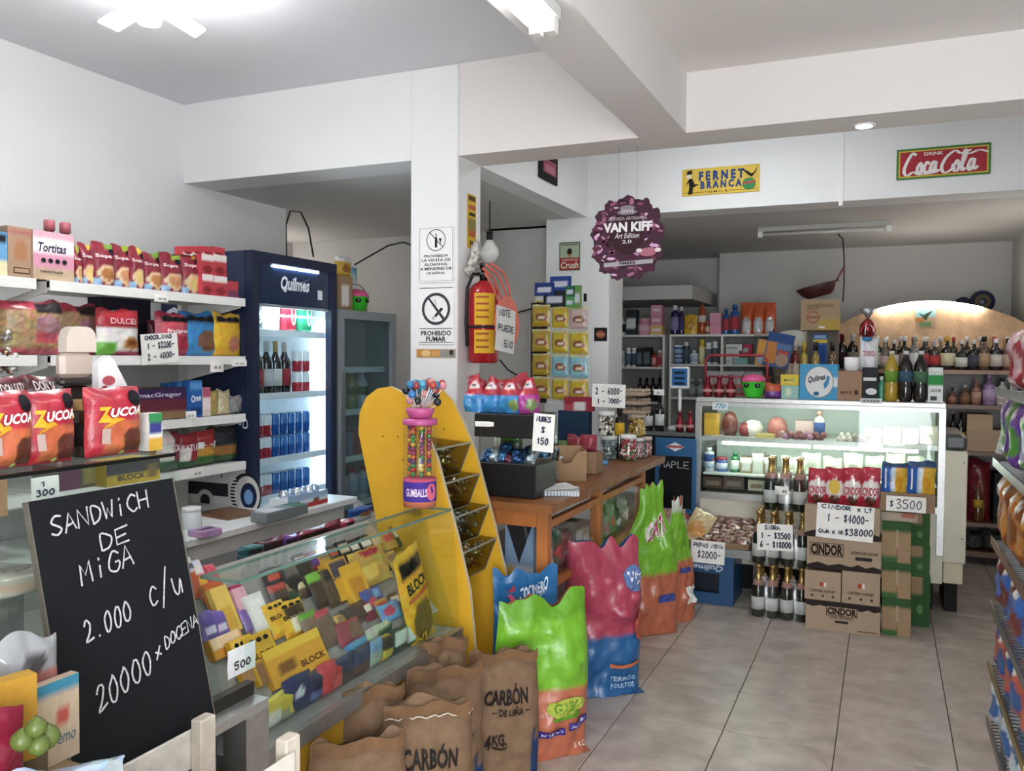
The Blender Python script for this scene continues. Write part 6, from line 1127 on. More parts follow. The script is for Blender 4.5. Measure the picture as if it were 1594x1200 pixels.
g.decal(ring2(0, cz, r*.82, r, 32), flat(-d-.0014), '#3a3c40'); g.decal(poly([(-.27*w, cz+.3*w), (-.22*w, cz+.35*w) if False else (-.21*w, cz+.31*w), (.27*w, cz-.26*w), (.22*w, cz-.32*w)]), flat(-d-.0013), '#3a3c40')
g.decal(poly([(-.05*w, cz-.16*w), (-.0*w, cz-.21*w), (.2*w, cz-.01*w), (.15*w, cz+.04*w)]), F_, BK); g.decal(poly([(-.13*w, cz-.22*w), (-.08*w, cz-.28*w), (-.01*w, cz-.21*w), (-.06*w, cz-.16*w)]), F_, '#b8babc'); g.decal(poly([(-.05*w, cz+.02*w), (-.02*w, cz+.12*w), (-.06*w, cz+.24*w), (-.02*w, cz+.24*w), (.02*w, cz+.12*w), (-.01*w, cz+.02*w)]), F_, '#b8babc')
for z in (.98, .27, .03): g.decal(rect2(-.47*w, z*h, .47*w, z*h+.012*h), F_, BK)
g.build('pictogram', 'print', o)
plaque('sticker', 'narrow food photo sticker under the no smoking notice', (648, 543, 709, 557), Y=YC, base='#c8a888', items=[('rect', -.48, .1, .1, .9, '#c88a44'), ('ell', -.25, .5, .12, .35, '#e8c07c'), ('ell', .0, .5, .1, .3, '#d89a50'), ('rect', .12, .1, .48, .9, '#8c9088'), ('ell', .4, .6, .05, .3, '#2a2a2a')], m='print', d=.002, cat='sticker')
XCF = XC1
plaque('sticker', 'tall yellow lottery strip on the column side', (727, 303, 740, 387), X=XCF+.001, base='#d8ac1c', items=[('rect', -.4, .88, .4, .97, '#5a3c1c'), ('rect', -.4, .72, .4, .8, '#c0562c'), ('rect', -.35, .6, .35, .66, '#2a2a20'), ('rect', -.45, .34, .45, .55, '#8c7a3c'), ('rect', -.4, .22, .4, .33, '#b85c2c'), ('rect', -.3, .08, .3, .14, '#7a5c1c')], m='print', d=.003, cat='sticker')
# extinguisher
e = P(752, 565, X=XCF+.085); zt = P(752, 437, X=XCF+.085).z; H = zt-e.z; r = .078
t = thing('fire_extinguisher', 'red fire extinguisher hung on the column side', 'fire extinguisher', (XCF+.085, e.y, e.z)); RD = '#b4161f'
MB().lathe([(r*.85, 0), (r, .012), (r, H*.84), (r*.94, H*.90), (r*.7, H*.955), (r*.34, H*.985), (r*.3, H)], RD, seg=22).build('cylinder', 'gloss', t)
S = lambda x, z: ((r+.001)*math.sin(x/r+.55), -(r+.001)*math.cos(x/r+.55), z)
lb = MB()
for z0, z1 in ((.46, .84), (.12, .40)): lb.decal(grid2(-.055, H*z0, .055, H*z1, 8, 2), S, '#d8a81c')
lb.build('label', 'print', t); l2 = MB(); S2_ = lambda x, z: (lambda p: (p[0]*1.01, p[1]*1.01, p[2]))(S(x, z))
for z in (.78, .7, .62, .54, .34, .26, .18): l2.decal(grid2(-.045, H*z, .02, H*(z+.025), 6, 1), S2_, '#a8541c')
l2.build('lettering', 'print', t)
MB().lathe([(.02, H), (.022, H+.03), (.012, H+.05)], '#2a2a2a', seg=10).build('valve', 'metal', t); MB().sq((-.0, 0, H+.05), (.03, -.09, H+.075), .02, .012, '#1c1c1c').build('lever', 'plastic', t); MB().sq((0, 0, H+.03), (.03, -.08, H+.03), .02, .01, '#1c1c1c').build('handle', 'plastic', t)
MB().tube([(0, -.01, H+.035), (-.03, -.06, H+.03), (-.05, -.085, H*.9), (-.055, -.085, H*.5), (-.05, -.08, H*.2)], .009, '#151515').build('hose', 'rubber', t); MB().lathe([(r+.002, H*.42), (r+.002, H*.45)], '#151515', seg=22).build('strap', 'rubber', t)
MB().box(-.085, -.06, -.03, .03, H*.4, H*.6, '#777').build('bracket', 'metal', t)
# plush / cloth figure above it
p = P(738, 432, X=XCF+.035); t = thing('cloth_ornament', 'grey and cream crocheted ornament above the extinguisher', 'ornament', p)
for k, (cy, cz, rx, ry, rz_) in enumerate([(0, .07, .03, .042, .06), (.02, .14, .026, .03, .045), (-.045, .03, .024, .04, .026), (.045, .05, .022, .028, .035)]):
    q = MB(); q.grid(lambda u, v: (lambda n, a, e: (rx*n*math.sin(e)*math.cos(a), cy+ry*n*math.sin(e)*math.sin(a), cz-rz_*n*math.cos(e)))(1+.45*NZ(Vector((6*u, 9*v, k*3))), 6.2832*u, 3.1416*v), lambda u, v: C(['#cfc8c0', '#9a8f86', '#ddd6ce'][int(9*u+14*v+3*NZ(Vector((9*u, 9*v, k)))) % 3]), 18, 12); q.build(['body', 'head', 'tail', 'wing'][k], 'cloth', t)
# fly swatters with note
f0 = P(790, 545, X=XCF+.21); t = thing('fly_swatter', 'bunch of salmon pink fly swatters hung by the extinguisher', 'fly swatters', f0); PK = '#e0604c'
A = lambda px, py, k=0: P(px, py, X=XCF+.21+.012*k)-f0
for k, (pts) in enumerate([[(752, 418), (768, 432), (780, 462), (786, 480)], [(757, 412), (776, 428), (787, 455), (790, 480)], [(764, 410), (784, 424), (793, 450), (794, 480)], [(755, 425), (764, 440), (777, 470), (782, 484)]]):
    MB().tube([A(*p_, k) for p_ in pts], .006, PK, seg=6).build('handle', 'plastic', t)
ctr = A(789, 504, 4); w_ = (A(806, 500)-A(771, 500)).length/2; h_ = abs(A(789, 462).z-A(789, 546).z)/2
for k in range(2):
    m = MB(); m.M = Matrix.Translation(ctr+Vector((.004*k, 0, 0))) @ Matrix.Rotation(R(90), 4, 'Z'); m.prism(ell(0, 0, w_, h_, 24), -.002, .002, PK); m.build('paddle', 'plastic', t)
note('note', 'handwritten paper note taped to the pink fly swatters', [('NOTE', -.4, .78, .2, .92, .05), ('PUEDE', -.42, .45, .42, .58, .03), ('ENO', -.1, .12, .4, .26)], (770, 479, 801, 548), X=XCF+.275, pen=.028, col='#d8d6d2', roll=5)
plaque('picture', 'black and pink picture high on the lintel side', (838, 240, 866, 283), X=XC1+.001, base='#1c1a1c', items=[('rect', -.3, .28, .4, .78, '#b0566c'), ('rect', -.2, .35, .3, .6, '#c87888'), ('rect', -.35, .84, .4, .9, '#5a4048')], m='print', d=.01, cat='picture')
# pillar signs
o, w, h, d = plaque('tin_sign', 'small green and red tin sign on the pillar', (871, 377, 903, 421), Y=Y2-.001, base='#a9b89a', cat='sign', d=.004, items=[('rect', -.5, 0, .5, .45, '#b83030'), ('rect', -.5, .0, .5, .03, '#3a5a34'), ('rect', -.5, .97, .5, 1, '#3a5a34'), ('rect', -.5, 0, -.46, 1, '#3a5a34'), ('rect', .46, 0, .5, 1, '#3a5a34'), ('CARBONATED', -.4, .34, .4, .41, '#e0c8a8'), ('Crush', -.42, .08, .42, .3, '#e8d8c0', .03, .1), ('TASTE ORANGE', -.4, .88, .4, .94, '#2a3a28'), ('ell', 0, .66, .12, .12, '#2a2420'), ('ell', .0, .53, .06, .05, '#c87838')])
plaque('sticker', 'tiny dark sticker low on the pillar', (925, 510, 945, 531), Y=Y2-.001, base='#241e1e', items=[('ell', 0, .5, .35, .28, '#a8543c'), ('rect', -.35, .42, .35, .55, '#c87c5c')], d=.003, m='print', cat='sticker')
# Fernet sign
o, w, h, d = plaque('tin_sign', 'yellow tin sign with blue lettering on the white lintel', (1061, 260, 1181, 302), Y=Y2-.001, base='#dcb41c', d=.008)
BLU = '#2c4a84'; K = '#201c18'
letter(o, scale_items([('F E R N E T', -.27, .55, .30, .86, BLU, .06), ('B R A N C A', -.25, .24, .27, .50, BLU, .06), ('rect', -.48, .10, -.16, .115, K), ('rect', .12, .10, .48, .115, K), ('U M I L A', -.14, .07, .1, .14, K), ('poly', [(-.42, .05), (-.36, .05), (-.35, .3), (-.27, .4), (-.33, .42), (-.36, .62), (-.40, .66), (-.46, .34), (-.47, .3), (-.41, .5), (-.40, .3)], K), ('ell', -.41, .72, .035, .10, '#e8d8c0'), ('poly', [(-.44, .78), (-.37, .8), (-.36, .95), (-.43, .92)], K), ('ell', .37, .30, .085, .22, '#3c8a4c'), ('poly', [(.29, .28), (.30, .36), (.45, .42), (.455, .34)], '#c05040'), ('poly', [(.27, .86), (.34, .78), (.40, .66), (.43, .70), (.48, .95), (.45, .70), (.40, .54), (.36, .62)], K)], w, h), flat(-d-.0008))
# Cola sign
o, w, h, d = plaque('tin_sign', 'red tin sign with white script lettering and green border', (1394, 228, 1540, 276), Y=Y2-.001, base='#3f7a34', d=.008)
letter(o, scale_items([('rect', -.475, .06, .475, .93, '#d8c02c'), ('rect', -.46, .10, .46, .89, '#b8303c')], w, h), flat(-d-.0006), 'panel')
def script(b, pts, w0, S, col):
    q = [pts[0]]+pts+[pts[-1]]; out = []
    for a_, b_, c_, d_ in zip(q, q[1:], q[2:], q[3:]):
        for i in range(5):
            t_ = i/5; out.append(tuple(.5*(2*b_[j]+(c_[j]-a_[j])*t_+(2*a_[j]-5*b_[j]+4*c_[j]-d_[j])*t_*t_+(3*b_[j]-a_[j]-3*c_[j]+d_[j])*t_**3) for j in (0, 1)))
    out.append(pts[-1]); HK[0] += 1; k_ = .0002*(HK[0] % 9); ribbon(b, out, w0, lambda x, z: (x, S(x, z)[1]-k_, z), C(col), thin=.35)
b = MB(); S = flat(-d-.0022); WH = '#ece6e2'
def sp(x, z): return ((x-.5)*.86*w, (.12+z*.7)*h)
def glyph(x0, sc, pts): script(b, [sp(x0+sc*(px_+pz_*.25), pz_) for px_, pz_ in pts], h*.10, S, WH)
glyph(.0, .16, [(.75, .95), (.5, 1.02), (.15, .6), (.05, .2), (.35, .0), (.8, .15), (1.3, .02), (2.4, .06), (2.8, .16)])
for x_ in (.17,): glyph(x_, .09, [(.5, .55), (.1, .35), (.2, .08), (.6, .1), (.7, .4), (.4, .55), (.3, .4)])
glyph(.25, .09, [(.75, .5), (.45, .58), (.15, .3), (.35, .07), (.8, .15)])
glyph(.33, .10, [(.7, .5), (.4, .58), (.1, .25), (.35, .06), (.7, .4), (.7, .55), (.75, .1), (1.0, .15)])
glyph(.46, .2, [(1.6, .98), (1.1, .86), (.7, 1.0), (.25, .75), (.05, .3), (.3, .02), (.7, .15), (.75, .35)])
glyph(.62, .10, [(.5, .55), (.1, .35), (.2, .08), (.6, .1), (.7, .4), (.4, .55), (.3, .4)])
glyph(.71, .08, [(.2, .3), (.75, .85), (.5, 1.0), (.25, .5), (.3, .08), (.7, .15)])
glyph(.79, .11, [(.7, .5), (.4, .58), (.1, .25), (.35, .06), (.7, .4), (.7, .55), (.75, .1), (1.15, .2)])
glyph(.6, .3, [(.05, .92), (.5, .82), (.9, .95), (1.25, .85)])
b.decal(txt('DRINK', -.2*w, .74*h, .0*w, .84*h, .02), S, WH); b.build('lettering', 'print', o)
# hanging brewery sign
VY = 3.94; c0 = P(976, 438, Y=VY); w = (P(1036, 380, Y=VY)-P(917, 380, Y=VY)).length; h = P(976, 304, Y=VY).z-c0.z
t = thing('hanging_sign', 'purple scalloped hanging sign with ornate drink label art', 'sign', (c0.x, VY, c0.z)); n = 72
out = []
for k in range(n):
    a = 2*math.pi*k/n; s_ = 1+.055*math.sin(13*a)+.03*math.sin(29*a+1); x = .46*w*s_*math.copysign(abs(math.cos(a))**.8, math.cos(a)); z = .5*h+.47*h*s_*math.copysign(abs(math.sin(a))**.85, math.sin(a)); out.append((x, z))
MB().prism(out, -.006, 0, '#4a2438').build('board', 'card', t)
g = random.Random(12); art = MB(); Sv = lambda k: flat(-.0068-.0003*k)
for k in range(120):
    a = g.uniform(0, 6.28); rd = g.uniform(.22, .46); x, z = rd*w*math.cos(a), .5*h+rd*h*math.sin(a); c_ = g.choice(['#9c5474', '#6a3044', '#c88ab8', '#5a2436', '#b06a88', '#2c141e', '#dcaad0', '#844460'])
    L_ = g.uniform(.02, .07)*w; q = g.uniform(0, 3.14); pts = [(x+L_*math.cos(q+s_)*rr, z+L_*math.sin(q+s_)*rr*.7) for s_, rr in ((0, 1), (.8, .6), (1.57, .45), (2.4, .8), (3.14, .9), (3.9, .5), (4.7, .35), (5.5, .6))]; art.decal(poly(pts), Sv(k % 8), c_)
art.decal(poly(ell(0, .57*h, .22*w, .26*h, 28)), Sv(9), '#3c2028'); art.decal(poly([(-.3*w, .17*h), (.34*w, .2*h), (.34*w, .25*h), (-.3*w, .22*h)]), Sv(10), '#a8a4a8'); art.decal(poly(ell(.27*w, .33*h, .11*w, .05*h)), Sv(10), '#b86a7c')
for x, c_ in ((.16, '#e0d8d0'), (.40, '#e0d8d0')): art.decal(poly(ell(x*w, .35*h, .04*w, .025*h)), Sv(11), c_)
for z, a_ in ((.85, .10), (.80, .13)): art.decal(poly(ell(0, z*h, a_*w, .03*h)), Sv(10), '#8c8088')
art.build('artwork', 'print', t)
letter(t, scale_items([('VAN KIFF', -.30, .58, .32, .68, '#e8e4e6', .05), ('Art Edition', -.16, .5, .16, .56, '#d8d0d4', .01, .3), ('2.0', -.06, .44, .06, .48, '#d8d0d4'), ('CERVEZA ARTESANAL', -.24, .71, .26, .745, '#b8a8b0'), ('GWJ', -.08, .78, .08, .83, '#d8d0d4'), ('AMBER', -.1, .195, .12, .225, '#3a2c34')], w, h), flat(-.0105))
for x in (-.12, .12): MB().bar((x*w, -.003, .96*h), (x*w, -.003, ZB-c0.z), .0012, '#999', seg=4).build('thread', 'plastic', t)
# loose wiring
def cable(label, pts, r=.006, col='#15161a'): 
    p0 = Vector(pts[0]); tag(MB().tube([Vector(p_)-p0 for p_ in pts], r, col, seg=6).build('cable', 'rubber', None, p0), label, 'cable')
cable('black cable looping from the recess corner down behind fridge', [P(446, 410, Y=4.76), P(445, 350, Y=4.76), P(452, 328, Y=4.78), P(468, 330, Y=4.85), P(480, 355, Y=4.9), P(488, 400, Y=4.9)])
cable('black cable drooping across the recess behind the column', [P(552, 412, Y=5.2), P(580, 396, Y=5.4), P(605, 382, Y=5.6), P(628, 377, Y=5.8), P(650, 385, Y=6.1)])
cable('black cable slanting down behind the fly swatters', [P(768, 492, Y=6.1), P(800, 488, Y=6.1), P(830, 480, Y=6.1)]); cable('black cable hanging from the alcove ceiling tube', [P(1304, 364, Y=7.05), P(1312, 372, Y=7.06), P(1314, 400, Y=7.1), P(1314, 440, Y=7.1), P(1312, 470, Y=7.1)], .005)
cable('black flex sagging to the floor in the recess', [P(778, 560, Y=6.1), P(790, 575, Y=6.1), P(818, 592, Y=6.1), P(828, 600, Y=6.08)])
# ================================================================== refrigerated deli case
DYF, DYB, DX0, DX1 = 5.5, 6.2, -1.12, .328; DT = 1.25
t = thing('deli_case', 'glass fronted refrigerated deli case with metal frame', 'display fridge', ((DX0+DX1)/2, DYF, 0)); L = (DX1-DX0)/2; al = '#b9bab8'; D = DYB-DYF
MB().bbox(-L, L, 0, D, DT-.03, DT, '#c4c4c0', .004).build('top', 'metal', t)
for x in (-L, L-.035): MB().box(x, x+.035, 0, .03, .36, DT-.03, al).build('post', 'metal', t)
MB().box(-L+.035, L-.035, .0, .025, DT-.055, DT-.03, al).build('top_rail', 'metal', t); MB().box(-L+.035, L-.035, 0, .03, .60, .64, al).build('bottom_rail', 'metal', t)
MB().box(-L+.035, L-.035, .012, .016, .64, DT-.055, '#fff').build('front_pane', 'glass', t)
for x in (-L+.012, L-.018): MB().box(x, x+.004, .03, D-.02, .64, DT-.03, '#fff').build('side_pane', 'glass', t)
MB().box(-L+.02, L-.02, D-.03, D, .36, DT-.03, '#dfeae2').build('back_panel', 'plastic', t)
ZS1 = P(1200, 683, Y=DYF+.1).z; ZS2 = P(1130, 737, Y=DYF+.1).z
MB().box(-L+.035, L-.035, .06, D-.04, ZS1-.012, ZS1, '#d5ded8').build('upper_shelf', 'plastic', t); MB().box(-L+.035, L-.035, .052, .06, ZS1-.024, ZS1+.006, al).build('shelf_edge', 'metal', t)
MB().box(-L+.035, L-.035, .10, D-.04, ZS2-.012, ZS2, '#d5ded8').build('lower_shelf', 'plastic', t)
MB().box(-L, L, .02, D, .19, .60, '#d9d2bd').build('base', 'enamel', t); MB().box(-L+.04, L-.04, .15, D-.05, .001, .19, '#2a2826').build('plinth', 'matte', t)
for k in range(2):
    a, b = (-L+.16, -.02) if k == 0 else (.0, L-.14); MB().bar((a, .085, ZS1-.035), (b, .085, ZS1-.035), .012, '#fff').build('light_tube', 'case_tube_on', t)
MB().bar((-L+.1, .08, DT-.05), (L-.1, .08, DT-.05), .008, '#fff').build('light_tube', 'case_tube_on', t)
m = thing('motor_housing', 'cream side housing with dark lid right of the deli case', 'appliance', (DX1+.06, DYF+.1, 0)); MB().bbox(-.058, .065, 0, .6, .30, P(1485, 702, Y=DYF+.1).z, '#d6cfba', .006).build('body', 'enamel', m)
MB().bbox(-.058, .062, .01, .59, P(1485, 702, Y=DYF+.1).z+.001, P(1485, 676, Y=DYF+.1).z, '#4a4c4e', .02).build('lid', 'plastic', m); MB().bbox(-.12+.07, .055, .03, .55, .17, .299, '#d2caa8', .006).build('skirt', 'enamel', m); MB().box(-.04, .03, .05, .5, .001, .17, '#242220').build('foot', 'matte', m)
for z in (.45, .9): MB().bar((.045, -.003, z), (.045, .001, z), .005, '#8a8270').build('screw', 'metal', m)
plaque('price_card', 'small white card with blue print on the deli glass', (1109, 626, 1133, 638), Y=DYF-.002, base='#e4e8ea', items=[('770', -.35, .2, .35, .8, '#3a9ac0', .02, .3)], d=.002, m='print', cat='ticket')
plaque('price_card', 'thin white ticket on the deli case top rail', (1339, 620, 1373, 628), Y=DYF-.002, base='#dcdfe0', d=.002, m='print', cat='ticket', items=[('xxxxx', -.4, .3, .4, .7, '#445')])
# contents, upper shelf
ys = DYF+.18; z = ZS1+.001
carton('cheese_block', 'yellow cheese block at left end of the deli shelf', 'cheese', (1096, 643, 1119, 676), Y=ys, z=z, base='#d8a024', zs=[(0, .8, 1, 1, '#c08a18')], d=.12, m='plastic')
def ham(label, rect, cols, sx=1, flat_=1, cat='ham'):
    loc, w, h, _ = frame(rect, Y=ys, z=z); o = MB(); r = w/2; o.lathe([(0, 0), (r*.7, .0, cols[0]), (r, h*.3, cols[0]), (r*.98, h*.6, cols[-1]), (r*.7, h*.9, cols[-1]), (r*.2, h, cols[-1]), (0, h*1.0)], cols[0], seg=18, sy=flat_); tag(o.build('ham', 'plastic', None, loc+Vector((0, r*flat_, 0))), label, cat)
ham('tall dark salami in the deli case', (1122, 641, 1147, 677), ['#6a2c28', '#7a3a30'], flat_=.7, cat='salami'); ham('white and red ham half in the deli case', (1154, 654, 1186, 678), ['#dcd4cc', '#e8e4e0']); ham('pink round ham in the deli case', (1192, 650, 1224, 678), ['#b8645c', '#c47a70']); ham('red ham cut against the white ham half', (1148, 658, 1170, 678), ['#8c2c34', '#a8484c'])
carton('ham_slab', 'pale pink ham slab on the deli shelf', 'ham', (1238, 655, 1268, 680), Y=ys+.05, z=z, base='#d8b4ac', d=.1, m='plastic')
bottle('yogurt_bottle', 'white, red and blue yogurt bottle on the deli shelf', 'bottle', (1266, 640, 1283, 680), Y=ys, z=z, style='shampoo', glass='#e0d0cc', cap='#c8a090', band='#3a5c9c', m='gloss')
g = random.Random(4)
for k in range(16):
    p = P(1218+k*4.3, 680, Y=ys-.07); o = MB(); o.ball((0, 0, .019), .019, g.choice(['#a86a68', '#c08a88', '#8c4c50', '#b87c9c', '#6a3a3c']), seg=9, rings=7, sx=1.25); tag(o.build('sausage', 'plastic', None, (p.x, p.y+g.uniform(-.03, .03), z+(.018 if k % 3 == 0 else 0)), g.uniform(0, 3)), 'small pink sausage in the pile on the deli shelf', 'sausage', 'sausages piled in the deli case')
for k in range(14):
    p = P(1306+k*3.4, 684, Y=ys-.07); o = MB(); o.lathe([(0, 0), (.012, .004), (.017, .014), (.011, .026), (.003, .036)], g.choice(['#d8d0c4', '#b8aca0', '#e4dcd0']), seg=8); tag(o.build('garlic_bulb', 'matte', None, (p.x, p.y+g.uniform(-.03, .04), z+(.02 if k % 3 == 1 else 0)), 0), 'pale garlic bulb in the heap on the deli shelf', 'garlic', 'garlic bulbs in the deli case')
for k, r in enumerate([(1345, 668, 1372, 685), (1374, 666, 1402, 685), (1404, 668, 1430, 685), (1432, 664, 1460, 685)]): carton('fresh_cheese', f'pale fresh cheese on the right of the deli shelf, {nth(k, 4)}', 'cheese', r, Y=ys-.03, z=z, base=['#e8e6d8', '#e6dca8', '#ece8d0', '#e8e2c4'][k], d=.12, m='plastic', group='fresh cheeses in the deli case')
carton('cheese_slab', 'flat yellow cheese slab before the pink hams', 'cheese', (1176, 676, 1204, 682), Y=ys-.09, z=z, base='#dcc06c', d=.1, m='plastic')
z2 = ZS2+.001; yl = DYF+.17
for k, (r, st, gl, cp, bd, lb) in enumerate([((1094, 697, 1110, 722), 'shampoo', '#d8dce4', '#e4e8f0', '#3a5ca0', 'white and blue dairy bottle, upper left in deli case'), ((1095, 714, 1111, 738), 'jar', '#c8ccd8', '#b84858', '#a8b8d0', 'white jar with red lid in the deli case'), ((1113, 712, 1131, 738), 'jar', '#4a68b0', '#c04858', '#c8d0e4', 'blue jar with red lid in the deli case'), ((1136, 704, 1150, 738), 'shampoo', '#2f7a4c', '#3c8c58', '#dcE8dc', 'green dairy bottle in the deli case')]):
    bottle('dairy_bottle', lb, 'bottle', r, Y=yl, z=z2 if k else None, style=st, glass=gl, cap=cp, band=bd, m='gloss')
for k, r in enumerate([(1152, 712, 1170, 738), (1171, 706, 1188, 738), (1189, 712, 1206, 738)]): carton('yogurt_carton', f'kraft crate of white yogurt pots in the deli case, {nth(k)}', 'carton', r, Y=yl, z=z2, base=['#8f7658', '#a8a89c', '#8f7658'][k], zs=[(0, .65, 1, 1, '#d8dcd4'), (.2, .2, .8, .6, '#b8bcb4')], d=.12)
for k in range(7): bag('pasta_pack', f'pale fresh pasta pack on lower deli shelf, {nth(k, 7)}', 'pasta pack', (1214+k*33, 712-6*(k % 2), 1244+k*33, 740), Y=yl, z=z2, base=['#dcdcd0', '#c8d0c4', '#e0dcc8'][k % 3], zs=[(.2, .3, .8, .6, '#b0b4a0', 1)], t=.09, jit=.15, m='gloss', group='pasta packs on the lower deli shelf')
for k, r in enumerate([(1094, 742, 1124, 768), (1126, 742, 1158, 768), (1164, 748, 1190, 768)]): carton('butter_box', ['brown carton in the deli case bottom, left', 'brown carton in the deli case bottom, middle', 'cream carton in the deli case bottom, right'][k], 'carton', r, Y=yl, base=['#5c4a3e', '#64504a', '#c8c2ac'][k], zs=[(.2, .3, .8, .6, '#8a7a6c')], d=.15, z=.641)
# ------------------------------------------------------------------ on the deli case
yt = DYF+.06; zt = DT+.001
for k, r in enumerate([(1092, 584, 1108, 616), (1110, 584, 1126, 616), (1128, 584, 1144, 616)]): bottle('tonic_bottle', f'metallic red bottle on the deli case, {["left", "middle", "right"][k]} of three', 'bottle', r, Y=yt, z=zt, style='tonic', glass='#8c2430', cap='#7a1c28', band='#c08a84', m='metal', group='red bottles on the deli case')
p = P(1170, 615, Y=yt); skull_bucket('green toy bucket with pink dome on the deli case', (p.x, yt+.08, zt), .078)
sb = thing('shopping_basket', 'red wire shopping basket standing behind the green bucket', 'basket', (P(1146, 615, Y=yt+.2).x, yt+.2, zt)); xa_, xb_ = P(1098, 600, Y=yt+.2).x-sb.location.x, P(1194, 600, Y=yt+.2).x-sb.location.x; zh = P(1146, 553, Y=yt+.2).z-zt; rd = '#a8202c'
MB().tube([(xa_, 0, 0.02), (xa_, 0, zh-.03), (xa_+.03, 0, zh), (xb_-.03, 0, zh), (xb_, 0, zh-.03), (xb_, 0, .02)], .008, rd, seg=8).build('handle', 'plastic', sb)
for z_, q in ((.002, .8), (.06, .9), (.12, 1.0)): MB().tube([(xa_*q, -.0, z_+.006), (xb_*q, 0, z_+.006), (xb_*q, .22, z_+.006), (xa_*q, .22, z_+.006), (xa_*q, 0, z_+.006)], .005, rd, seg=6).build('hoop', 'plastic', sb)
for k in range(7): x_ = xa_*.8+(xb_-xa_)*.8*k/6; MB().bar((x_, .0, .004), (x_*1.2, 0, .13), .003, rd, seg=5).build('rod', 'plastic', sb); MB().bar((x_, .22, .004), (x_*1.2, .22, .13), .003, rd, seg=5).build('rod', 'plastic', sb)
bag('candy_pack', 'purple and orange candy pack beside the green bucket', 'candy pack', (1190, 596, 1216, 616), Y=yt, z=zt, base='#6a2c8c', zs=[(0, .5, 1, 1, '#c8502c')], t=.05)
carton('tea_box', 'teal patterned tea box on the deli case', 'box', (1216, 600, 1243, 617), Y=yt, z=zt, base='#8fbcb0', zs=[(.2, .2, .6, .8, '#c8d8b0', 1)], d=.07); carton('tea_box', 'yellow tea box stacked on the teal one', 'box', (1215, 583, 1243, 600), Y=yt, z=P(1230, 600, Y=yt).z+.001, base='#d8b82c', zs=[(.1, .2, .9, .7, '#e8d468', 1)], words=[('MANZ', -.3, .35, .3, .62, '#5a7a20')], d=.07)
o = carton('ball_box', 'light blue carton showing a white football', 'box', (1244, 567, 1303, 618), Y=yt-.005, z=zt, base='#3f9ad0', zs=[(.78, .35, 1, .6, '#d8e4ea')], words=[('ell', .02, .5, .385, .45, '#8a8468'), ('ell', .02, .5, .365, .43, '#d8dad8'), ('Quilmes', -.27, .45, .18, .64, '#20283c', .03, .2, .1), ('poly', [(.16, .3), (.26, .42), (.3, .64), (.22, .7), (.2, .55), (.13, .45)], '#3f8cc0'), ('ell', -.05, .17, .08, .06, '#2c6a94')], d=.2, res=(14, 12))
carton('cardboard_box', 'plain brown carton holding a white paper roll', 'box', (1303, 578, 1341, 618), Y=yt, z=zt, base='#a37f62', words=[('MADE', -.35, .22, .12, .32, '#4a382c'), ('rect', .2, .2, .36, .36, '#4a382c')], d=.16)
p = P(1326, 578, Y=yt+.08); MB().lathe([(.012, 0, '#c8b8a8'), (.013, .0), (.045, .0), (.045, .085), (.013, .085)], '#eeecea', seg=18).build('x', 'paper', None, (p.x, yt+.08, P(1322, 578, Y=yt).z+.002)); tag(bpy.data.objects['x'], 'white paper roll standing on the plain brown carton', 'paper roll'); bpy.data.objects['x'].name = 'paper_roll'
carton('black_box', 'dark grey box with white squiggles on the deli case', 'box', (1341, 572, 1366, 618), Y=yt, z=zt, base='#2c2e32', words=[('rect', -.4, .6, .4, .7, '#d8d8d8'), ('ell', .1, .28, .35, .1, '#e0e0e0')], d=.1)
bottle('soap_bottle', 'small green bottle beside the dark grey box', 'bottle', (1366, 586, 1377, 618), Y=yt+.03, z=zt, style='shampoo', glass='#3c9c74', cap='#d8e8e0', band=None, m='gloss')
for k, (r, g_, b_, c_, lb) in enumerate([((1376, 546, 1398, 619), '#b8941c', '#6a9a2c', '#d8c8b0', 'tall yellow soda bottle with green label on the deli case'), ((1398, 546, 1421, 619), '#140d0c', '#3c5c74', '#d0d4d8', 'dark cola bottle with blue label on the deli case'), ((1421, 546, 1444, 619), '#140d0c', '#4c7a58', '#d0d4d8', 'dark cola bottle with green label on the deli case')]): bottle('soda_bottle', lb, 'bottle', r, Y=yt, z=zt, style='soda', glass=g_, cap=c_, band=b_)
c = P(1456, 621, Y=yt); w = .5*(P(1468, 610, Y=yt)-P(1445, 610, Y=yt)).length; h = P(1456, 572, Y=yt).z-zt; t = thing('milk_carton', 'white and green gable-top milk carton on the deli case', 'milk carton', (c.x, yt, zt)); m = MB(); hb = h*.78; m.grid(lambda u, v: ((u-.5)*2*w, 0, v*hb), zones('#e8ece8', [(0, .62, 1, 1, '#2c9a4c'), (.3, .5, 1, .65, '#e8ece8', 1)]), 8, 12); V = [(-w, 0, 0), (w, 0, 0), (w, 2*w, 0), (-w, 2*w, 0), (-w, 0, hb), (w, 0, hb), (w, 2*w, hb), (-w, 2*w, hb), (-w, w, h*.92), (w, w, h*.92), (-w, w, h), (w, w, h)]
m.add(V, [(1, 2, 6, 5), (2, 3, 7, 6), (3, 0, 4, 7), (4, 5, 9, 8), (6, 7, 8, 9), (5, 6, 9), (7, 4, 8), (8, 9, 11, 10)], C('#dfe6e0')); m.build('carton', 'card', t); letter(t, [('rect', -w*.7, h*.06, w*.2, h*.18, '#4a5a50'), ('LECHE', -w*.7, h*.3, w*.7, h*.38, '#2c6a44')], flat(-.001))
